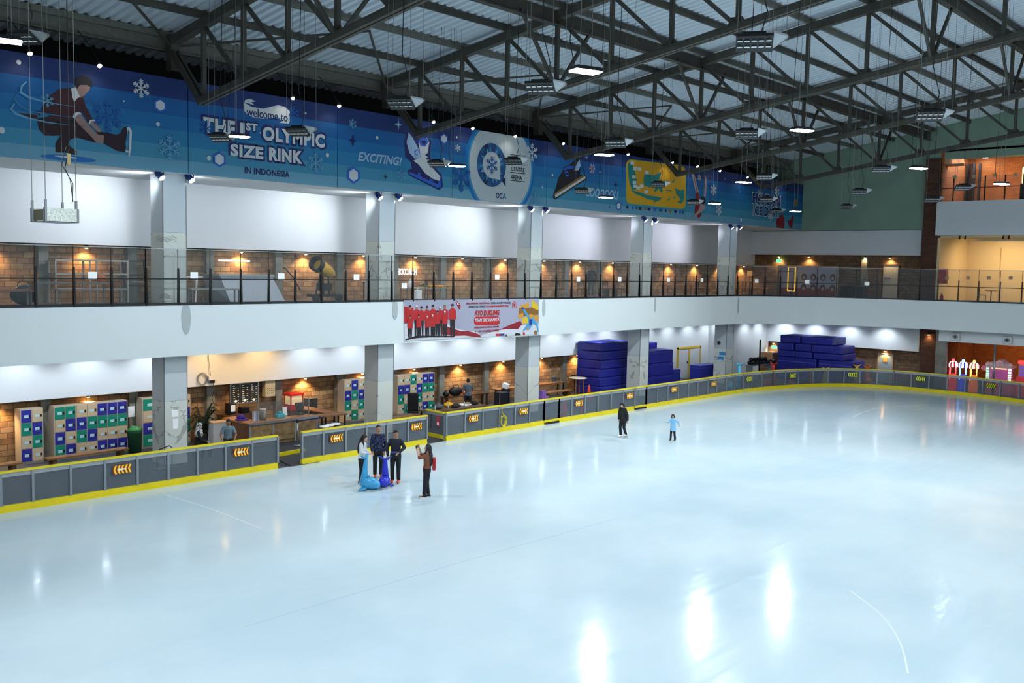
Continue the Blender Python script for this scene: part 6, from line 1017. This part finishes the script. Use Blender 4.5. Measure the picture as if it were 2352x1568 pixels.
# hanging trough at the left, four wires and a hoist hook
k_ = 13.2; c1_ = CAM+ray(103, 508)*k_; L = min((i*.005 for i in range(60, 260)), key=lambda q: abs(proj(c1_+V((q, 0, 0)))[0]-182)); dD = min((i*.005 for i in range(30, 260)), key=lambda q: abs(proj(c1_+V((0, q, 0)))[0]-71)); c_ = c1_+V((L/2, 0, 0)); ang = 0; H_ = (CAM+ray(103, 476)*k_).z-c1_.z
t = thing('hanging_trough', 'speckled pale metal box hanging on four wires at the left', 'hanging box', (c_.x, c_.y, c1_.z), ang); spk = mat('speckle', (206, 212, 202), .6, noise=.35, nscale=40)
MB().box((-L/2, 0, 0), (L/2, .012, H_)).build('side_panel', spk, t); MB().box((-L/2, dD, 0), (L/2, dD+.012, H_)).build('side_panel', spk, t); MB().box((-L/2, 0, -.004), (L/2, dD, .008)).build('base', grey, t); MB().box((-L/2, -.005, 0), (-L/2+.03, .05, H_)).box((-L/2, dD-.04, 0), (-L/2+.03, dD+.02, H_)).box((L/2-.03, -.005, 0), (L/2, .05, H_)).build('corner_angle', grey, t)
MB().box((L/2-.01, 0, 0), (L/2, dD, H_)).build('end_panel', grey, t); MB().box((-L/2+.02, .02, .02), (-L/2+.03, dD-.02, H_-.02)).build('inner_face', mat('olive', (96, 94, 66), .6), t)
for sx, sy in ((-L/2+.02, .02), (L/2-.03, .02), (-L/2+.02, dD), (L/2-.03, dD)):
    MB().box((sx-.014, sy-.014, H_-.02), (sx+.014, sy+.014, H_+.11)).build('eye_bracket', grey, t); MB().tube([(sx, sy, H_+.1), (sx-.02, sy, ZT(c_.y)-c_.z)], .0045, 5).build('wire', mat('wire', (120, 122, 112), .5), t)
MB().tube([(L/2-.06, .05, H_+.1), (L/2-.09, .05, H_+.4), (L/2-.16, .06, H_+.55), (L/2-.1, .05, H_+.85), (L/2-.12, .05, ZT(c_.y)-c_.z)], .007, 5).tube([(L/2-.06, .06, H_+.1), (L/2-.05, .06, H_+.35), (L/2-.2, .06, H_+.6), (L/2-.14, .05, H_+.85)], .005, 5).build('power_cord', black, t); MB().cbox((L/2-.11, .05, H_+.68), (.05, .04, .16), bev=.01).build('hoist_hook', mat('hook_tan', (150, 140, 96), .5), t)
# ---------------------------------------------------------------- people
def remeshed(mb, name, mats, parent=None, vox=.011, it=4, fac=.5):
    o = mb.build(name, mats, parent); a = o.modifiers.new('r', 'REMESH'); a.mode = 'VOXEL'; a.voxel_size = vox
    b = o.modifiers.new('s', 'SMOOTH'); b.factor = fac; b.iterations = it
    dg = bpy.context.evaluated_depsgraph_get(); dg.update(); me = bpy.data.meshes.new_from_object(o.evaluated_get(dg)); o.modifiers.clear(); old = o.data; o.data = me; bpy.data.meshes.remove(old)
    me.materials.clear(); me.materials.append(mats); me.polygons.foreach_set('use_smooth', [True]*len(me.polygons)); me.polygons.foreach_set('material_index', [0]*len(me.polygons)); return o
skin = mat('skin', (176, 128, 98), .55); skin2 = mat('skin_fair', (206, 164, 136), .55); hairm = mat('hair', (20, 17, 17), .45)
def human(label, loc, rz, h, arms, legs=None, lean=0, hyaw=0, hpitch=0, hair='short', shirt=(None, 1, .86), pants=None, shoes=None, sk=None, female=False, coat=0, name='person', cat='person'):
    """arms: ((elbow, wrist) right, left); legs: ((knee, ankle) right, left); local x right, y forward"""
    s = h/1.70; sk = sk or skin
    legs = legs or (((.1, .02, .49), (.1, 0, .09)), ((-.1, .02, .49), (-.1, 0, .09)))
    RL = MX.Translation((0, 0, .95)) @ MX.Rotation(-lean, 4, 'X') @ MX.Translation((0, 0, -.95))
    RH = RL @ MX.Translation((0, 0, 1.49)) @ MX.Rotation(hyaw, 4, 'Z') @ MX.Rotation(-hpitch, 4, 'X') @ MX.Translation((0, 0, -1.49))
    up_ = lambda p: (RL @ V(p))*s; hd = lambda p: (RH @ V(p))*s; lo = lambda p: V(p)*s
    def torso(b, g, z0, z1):
        ws = [(.80, .15, .11), (.88, .168, .122), (.95, .16, .115), (1.06, .132 if female else .142, .098), (1.2, .15, .108), (1.33, .165 if female else .182, .108), (1.4, .145 if female else .16, .09), (1.44, .09, .07), (1.47, .06, .058)]
        secs = []
        for z, rx, ry in ws:
            if z0 <= z <= z1: secs.append((up_((0, 0, z)) if z > .95 else lo((0, 0, z)), (rx+g)*s, (ry+g)*s))
        b.loft(secs, 18)
    sh = .165 if female else .185
    body = MB(); torso(body, 0, .8, 1.47); body.tube([up_((0, 0, 1.42)), hd((0, .01, 1.55))], [.058*s, .052*s], 12)
    body.loft([(hd((0, y, z)), rx*s, ry*s, RH.to_3x3() @ V((1, 0, 0)), RH.to_3x3() @ V((0, 1, 0))) for z, y, rx, ry in ((1.475, .045, .02, .02), (1.49, .04, .045, .05), (1.53, .025, .062, .078), (1.58, .012, .073, .092), (1.63, .005, .076, .096), (1.67, 0, .066, .084), (1.695, -.003, .04, .052), (1.702, -.003, .015, .02))], 16)
    body.tube([hd((0, .1, 1.595)), hd((0, .122, 1.565)), hd((0, .1, 1.555))], [.01*s, .015*s, .012*s], 8)
    for sx in (-1, 1): body.ball(hd((sx*.076, 0, 1.575)), .024*s, 8, (.5, .8, 1.2))
    for sx, (el, wr) in zip((1, -1), arms):
        S0 = up_((sx*(sh-.025), 0, 1.365)); E, W = up_(el), up_(wr); body.tube([S0, E], [.055*s, .042*s], 10).tube([E, W], [.042*s, .03*s], 10).ball(S0, .054*s, 10).ball(E, .042*s, 10)
        d = (W-E).normalized(); a = d.cross(V((0, 0, 1)) if abs(d.z) < .9 else V((0, 1, 0))).normalized(); n = a.cross(d)
        body.loft([(W+d*q*s, w*s, .014*s, a, n) for q, w in ((-.01, .026), (.03, .038), (.075, .04), (.09, .034))], 10)
        for k in range(4):
            o = W+a*((k-1.5)*.02*s)+d*.08*s; L = (.052, .066, .07, .06)[k]*s; c = n*(-1 if n.y > 0 else 1); body.tube([o, o+d*L*.55+c*.006*s, o+d*L*.95+c*.024*s], [.0095*s, .009*s, .008*s], 6)
        o = W+a*(.034*s)+d*.02*s; body.tube([o, o+a*.022*s+d*.03*s, o+a*.026*s+d*.055*s], [.011*s, .01*s, .009*s], 6)
    for sx, (kn, an) in zip((1, -1), legs):
        body.tube([lo((sx*.085, 0, .9)), lo(kn)], [.088*s, .058*s], 12).tube([lo(kn), lo(an)], [.056*s, .04*s], 12).ball(lo(kn), .058*s, 10)
        body.loft([(lo((an[0], an[1]+y, an[2]-.045)), w*s, .03*s, (1, 0, 0), (0, 0, 1)) for y, w in ((-.05, .028), (.0, .036), (.1, .042), (.15, .03))], 10)
    o = remeshed(body, name, sk, None, .0105*max(s, .8)); o.location = loc; o.rotation_euler = (0, 0, rz); tag(o, label, cat)
    ey = MB()
    for sx in (-1, 1): ey.ball(hd((sx*.032, .09, 1.592)), .011*s, 8)
    ey.build('eyes', black, o); MB().loft([(hd((0, .098, 1.528)), .024*s, .007*s), (hd((0, .1, 1.535)), .026*s, .007*s)], 8).build('mouth', mat('lips', (140, 70, 66), .5), o)
    # hair
    hb = MB(); A3 = RH.to_3x3()
    cap = lambda g=0: hb.loft([(hd((0, y, z)), (rx+g)*s, (ry+g)*s, A3 @ V((1, 0, 0)), A3 @ V((0, 1, 0))) for z, y, rx, ry in ((1.53, -.045, .055, .05), (1.57, -.04, .078, .064), (1.61, -.025, .084, .082), (1.65, -.008, .084, .098), (1.69, -.004, .066, .08), (1.716, -.004, .035, .042), (1.724, -.004, .01, .012))], 16)
    if hair == 'short': cap()
    elif hair == 'long':
        cap(.004); hb.loft([(hd((0, -.05, 1.66)), .07*s, .06*s), (hd((0, -.075, 1.52)), .095*s, .055*s), (up_((0, -.115, 1.38)), .12*s, .05*s), (up_((0, -.13, 1.22)), .12*s, .045*s), (up_((0, -.13, 1.08)), .085*s, .035*s), (up_((0, -.125, 1.02)), .03*s, .02*s)], 14)
        for sx in (-1, 1): hb.tube([hd((sx*.07, .02, 1.64)), hd((sx*.088, .02, 1.54)), up_((sx*.11, .06, 1.4)), up_((sx*.1, .09, 1.24))], [.03*s, .034*s, .034*s, .018*s], 10)
    elif hair == 'bob':
        cap(.012); hb.loft([(hd((0, -.03, 1.66)), .09*s, .08*s), (hd((0, -.05, 1.54)), .115*s, .08*s), (hd((0, -.05, 1.46)), .11*s, .07*s), (hd((0, -.04, 1.43)), .07*s, .05*s)], 14)
        for sx in (-1, 1): hb.tube([hd((sx*.07, .03, 1.65)), hd((sx*.095, .02, 1.55)), hd((sx*.09, .02, 1.46))], [.03*s, .035*s, .025*s], 10)
    elif hair == 'scarf':
        cap(.02); hb.loft([(hd((0, -.04, 1.68)), .08*s, .075*s), (hd((0, -.03, 1.56)), .105*s, .085*s), (up_((0, -.02, 1.46)), .12*s, .11*s), (up_((0, 0, 1.36)), .19*s, .15*s), (up_((0, .01, 1.24)), .2*s, .16*s), (up_((0, .02, 1.18)), .16*s, .13*s)], 16); hb.tube([hd((.0, .03, 1.475)), up_((0, .1, 1.38))], [.06*s, .08*s], 10)
    remeshed(hb, 'headscarf' if hair == 'scarf' else 'hair', hairm if hair != 'scarf' else scarfm, o, .012*s, 3)
    # clothes
    m, sl, z0 = shirt; b = MB(); torso(b, .014+coat, z0, 1.45)
    if coat: b.loft([(lo((0, 0, z0-.16)), (.19)*s, .15*s), (lo((0, 0, z0+.08)), .19*s, .145*s), (up_((0, 0, 1.1)), .17*s, .13*s)], 18)
    for sx, (el, wr) in zip((1, -1), arms):
        S0 = up_((sx*(sh-.025), 0, 1.365)); E, W = up_(el), up_(wr); g = .012+coat*.8
        b.ball(S0, (.052+g)*s, 10); 
        if sl >= .5: b.tube([S0, E], [(.052+g)*s, (.044+g)*s], 10).ball(E, (.043+g)*s, 10)
        else: b.tube([S0, S0.lerp(E, sl*2)], [(.058+g)*s, (.052+g)*s], 10)
        if sl > .5: b.tube([E, E.lerp(W, (sl-.5)*2)], [(.043+g)*s, (.034+g)*s], 10)
    so = remeshed(b, 'coat' if coat else 'shirt', m, o, .0115*s, 4)
    if pants:
        b = MB(); b.loft([(lo((0, 0, z)), (rx+.006)*s, (ry+.006)*s) for z, rx, ry in ((.8, .155, .112), (.88, .168, .122), (.95, .162, .117), (1.0, .15, .108))], 18)
        for sx, (kn, an) in zip((1, -1), legs):
            K, A = lo(kn), lo(an); b.tube([lo((sx*.085, 0, .9)), K], [.1*s, .072*s], 12).ball(K, .072*s, 10).tube([K, A.lerp(K, .04)], [.07*s, .062*s], 12)
        remeshed(b, 'trousers', pants, o, .0115*s, 4)
    if shoes:
        sm_, kind = shoes
        for sx, (kn, an) in zip((1, -1), legs):
            A = lo(an); z = A.z; b = MB(); base = .0 if kind == 'shoe' else .045; zz = z-.09*s
            b.loft([(V((A.x, A.y+y*s, zz+(base+hh/2)*s)), w*s, hh/2*s, (1, 0, 0), (0, 0, 1)) for y, w, hh in ((-.085, .03, .06), (-.06, .042, .09), (0, .044, .09), (.07, .048, .07), (.14, .045, .05), (.175, .025, .035))], 12)
            b.tube([V((A.x, A.y-.02*s, zz+(base+.05)*s)), V((A.x, A.y-.025*s, zz+(base+(.1 if kind == 'shoe' else .19))*s))], [.05*s, .05*s], 12)
            so2 = b.build('skate_boot' if kind == 'skate' else 'shoe', sm_, o)
            if kind == 'skate': MB().prism([(A.x-.004, A.y-.1*s, zz+.001), (A.x-.004, A.y+.16*s, zz+.001), (A.x-.004, A.y+.18*s, zz+.02*s), (A.x-.004, A.y+.13*s, zz+.05*s), (A.x-.004, A.y+.06*s, zz+.03*s), (A.x-.004, A.y-.02*s, zz+.03*s), (A.x-.004, A.y-.06*s, zz+.055*s), (A.x-.004, A.y-.1*s, zz+.05*s)], (.008, 0, 0)).build('blade', chrome, so2)
            else: MB().loft([(V((A.x, A.y+.04*s, zz+.001)), .05*s, .135*s), (V((A.x, A.y+.04*s, zz+.022*s)), .052*s, .14*s)], 14).build('sole', paper, so2)
    return o, s, up_, hd, lo
def patterned(name, c1, c2, sc, lo_=.5):
    m = bpy.data.materials.new(name); t, b, L = nodes(m); g = t.nodes.new('ShaderNodeTexCoord'); n = t.nodes.new('ShaderNodeTexVoronoi'); n.inputs['Scale'].default_value = sc; L.new(g.outputs['Object'], n.inputs['Vector'])
    r = t.nodes.new('ShaderNodeValToRGB'); r.color_ramp.interpolation = 'CONSTANT'; r.color_ramp.elements[0].color = srgb(c2); r.color_ramp.elements[1].color = srgb(c1); r.color_ramp.elements[1].position = lo_; L.new(n.outputs['Distance'], r.inputs[0]); L.new(r.outputs[0], b.inputs['Base Color']); b.inputs['Roughness'].default_value = .75; return m
scarfm = patterned('scarf_pattern', (206, 206, 206), (50, 50, 54), 22, .42); batik = patterned('batik', (16, 22, 50), (84, 104, 170), 20, .3); greyshirt = patterned('grey_pattern', (92, 104, 112), (60, 70, 78), 26, .3)
wsh = mat('white_shirt', (222, 222, 224), .8); dk = mat('dark_cloth', (20, 21, 27), .8); nv = mat('navy_cloth', (24, 28, 44), .8); rust = mat('rust_cloth', (128, 74, 52), .8); osk = mat('orange_skate', (232, 80, 34), .4); tan_ = mat('tan_boot', (120, 96, 50), .6)
a = pz(831, 1110, 0); human('person with long dark hair and white top, behind the light blue skating aid', (a.x, a.y, 0), fdir(.5, -.9), 1.59, (((.2, .04, 1.12), (.1, .26, 1.08)), ((-.2, .04, 1.12), (-.1, .26, 1.06))), None, .06, 0, .35, 'long', (wsh, 1, .88), dk, (tan_, 'skate'), skin2, True)
a = pz(868, 1096, 0); human('person in a dark shirt with blue pattern, standing behind the light blue skating aid', (a.x, a.y, 0), fdir(-.6, -.95), 1.73, (((.24, .03, 1.1), (.2, .1, .88)), ((-.24, .02, 1.1), (-.2, .06, .86))), None, 0, 0, .05, 'short', (batik, 1, .84), dk, (osk, 'skate'), skin)
a = pz(908, 1109, 0); o, s, up_, hd, lo = human('person in plain dark shirt and orange skates behind the deep blue skating aid', (a.x, a.y, 0), fdir(-.9, -.75), 1.73, (((.27, .0, 1.12), (.24, .05, .88)), ((-.28, -.02, 1.14), (-.13, .2, 1.02))), None, .04, .5, .2, 'short', (nv, 1, .84), dk, (osk, 'skate'), skin)
MB().cbox(up_((-.03, .2, 1.03)), (.3, .03, .05), rz=.1).build('belt_strap', mat('strap', (60, 80, 130), .6), o)
a = pz(980, 1142, 0); o, s, up_, hd, lo = human('person in a rust coloured top photographing the group, seen from behind', (a.x, a.y, 0), fdir(-.55, .85), 1.62, (((.2, .26, 1.32), (.08, .3, 1.55)), ((-.24, .2, 1.3), (-.1, .32, 1.52))), (((.09, .02, .49), (.09, -.02, .09)), ((-.09, .03, .49), (-.09, .06, .09))), -.03, 0, -.05, 'long', (rust, .62, .9), dk, (black, 'shoe'), skin2, True)
MB().cbox(up_((-.01, .36, 1.6)), (.17, .03, .1), bev=.008).build('held_phone', black, o); b = MB(); b.cbox(up_((.12, -.2, 1.08)), (.32, .1, .36), rz=.2, bev=.03); b.build('red_satchel', mat('satchel', (170, 20, 34), .5), o)
a = pz(1430, 1004, 0); human('person in a long black coat skating with head bowed, white skates', (a.x, a.y, 0), fdir(-.95, .1), 1.5, (((.24, .0, 1.1), (.22, .06, .84)), ((-.24, -.03, 1.1), (-.24, -.02, .82))), (((.08, .1, .5), (.07, .06, .09)), ((-.08, .02, .49), (-.08, -.16, .12))), .12, .25, .5, 'bob', (dk, 1, .86), dk, (paper, 'skate'), skin2, True, .02)
a = pz(1545, 1012, 0); o, s, up_, hd, lo = human('small child in a light blue dress top and dark leggings skating, bobbed hair', (a.x, a.y, 0), fdir(-.9, -.2), 1.11, (((.28, .1, 1.2), (.34, .3, 1.22)), ((-.3, -.06, 1.22), (-.36, -.12, 1.02))), (((.1, .06, .49), (.12, .05, .09)), ((-.1, .0, .49), (-.12, -.1, .09))), .1, .1, .15, 'bob', (mat('sky_dress', (136, 190, 226), .8), .9, .8), dk, (black, 'skate'), skin2, True, .012)
a = pz(1077, 868, 1.66); human('person in a grey patterned shirt standing by the wall bench with back turned', (32.75, 32.55, -.03), fdir(.9, .6), 1.69, (((.24, .1, 1.14), (.2, .3, 1.2)), ((-.25, .0, 1.1), (-.24, .06, .86))), None, 0, .3, .1, 'short', (greyshirt, .4, .84), dk, (black, 'shoe'), skin)
sit = (((.1, .4, .5), (.1, .42, .09)), ((-.1, .4, .5), (-.1, .42, .09)))
def seat(loc, rz, label, h=.42):
    t = thing('seat_box', label, 'seat', loc, rz); MB().cbox((0, 0, h-.04), (.45, .42, .08), bev=.02).build('seat', black, t)
    for sx in (-1, 1):
        for sy in (-1, 1): MB().bar((sx*.18, sy*.16, 0), (sx*.18, sy*.16, h-.08), .04).build('leg', blackm, t)
a = pz(457, 966, 1.27); Q = (18.05, 31.6); human('seated person in a black and white patterned headscarf and black dress', (Q[0], Q[1], -.43), fdir(.8, -.55), 1.62, (((.24, .1, 1.12), (.1, .32, 1.0)), ((-.24, .1, 1.12), (-.08, .32, 1.0))), (((.1, .42, .86), (.1, .44, .49)), ((-.1, .42, .86), (-.1, .44, .49))), .05, 0, .15, 'scarf', (dk, 1, .84), dk, (black, 'shoe'), skin2, True)
seat((Q[0], Q[1], -.03), fdir(.8, -.55), 'black stool under the person in the headscarf')
Q = (19.15, 31.4); human('seated person in a grey blue short sleeved shirt in front of the counter', (Q[0], Q[1], -.41), fdir(-.5, -.9), 1.68, (((.27, .08, 1.12), (.2, .26, .92)), ((-.27, .08, 1.12), (-.2, .26, .92))), (((.12, .42, .86), (.12, .44, .47)), ((-.12, .42, .86), (-.12, .44, .47))), .12, 0, .35, 'short', (mat('teal_grey', (116, 140, 150), .8), .4, .84), dk, (black, 'shoe'), skin)
seat((Q[0], Q[1], -.03), fdir(-.5, -.9), 'black stool under the person in the grey blue shirt')
a = py(1357, 684, 33.3); human('dark clothed standing figure on the upper gallery between the third and fourth columns', (a.x, 33.3, 5.45), fdir(-.5, -.9), 1.76, (((.25, .02, 1.12), (.22, .06, .86)), ((-.25, .02, 1.12), (-.22, .06, .86))), None, 0, 0, 0, 'short', (dk, 1, .82), mat('grey_trouser', (66, 74, 80), .8), (grey, 'shoe'), mat('skin_dark', (110, 80, 62), .6))
# ---------------------------------------------------------------- render look
w = bpy.data.worlds.new('world'); S.world = w; w.use_nodes = True
w.node_tree.nodes['Background'].inputs[0].default_value = (.75, .86, 1, 1); w.node_tree.nodes['Background'].inputs[1].default_value = .42
S.view_settings.view_transform = 'Standard'; S.view_settings.look = 'None'; S.view_settings.exposure = .3
c = S.cycles; c.max_bounces = 4; c.diffuse_bounces = 2; c.glossy_bounces = 2; c.transmission_bounces = 2; c.transparent_max_bounces = 8; c.use_adaptive_sampling = True; c.adaptive_threshold = .09; c.adaptive_min_samples = 8; c.use_light_tree = True; c.caustics_reflective = False; c.caustics_refractive = False
c.sample_clamp_indirect = 3; c.sample_clamp_direct = 0; c.blur_glossy = .5
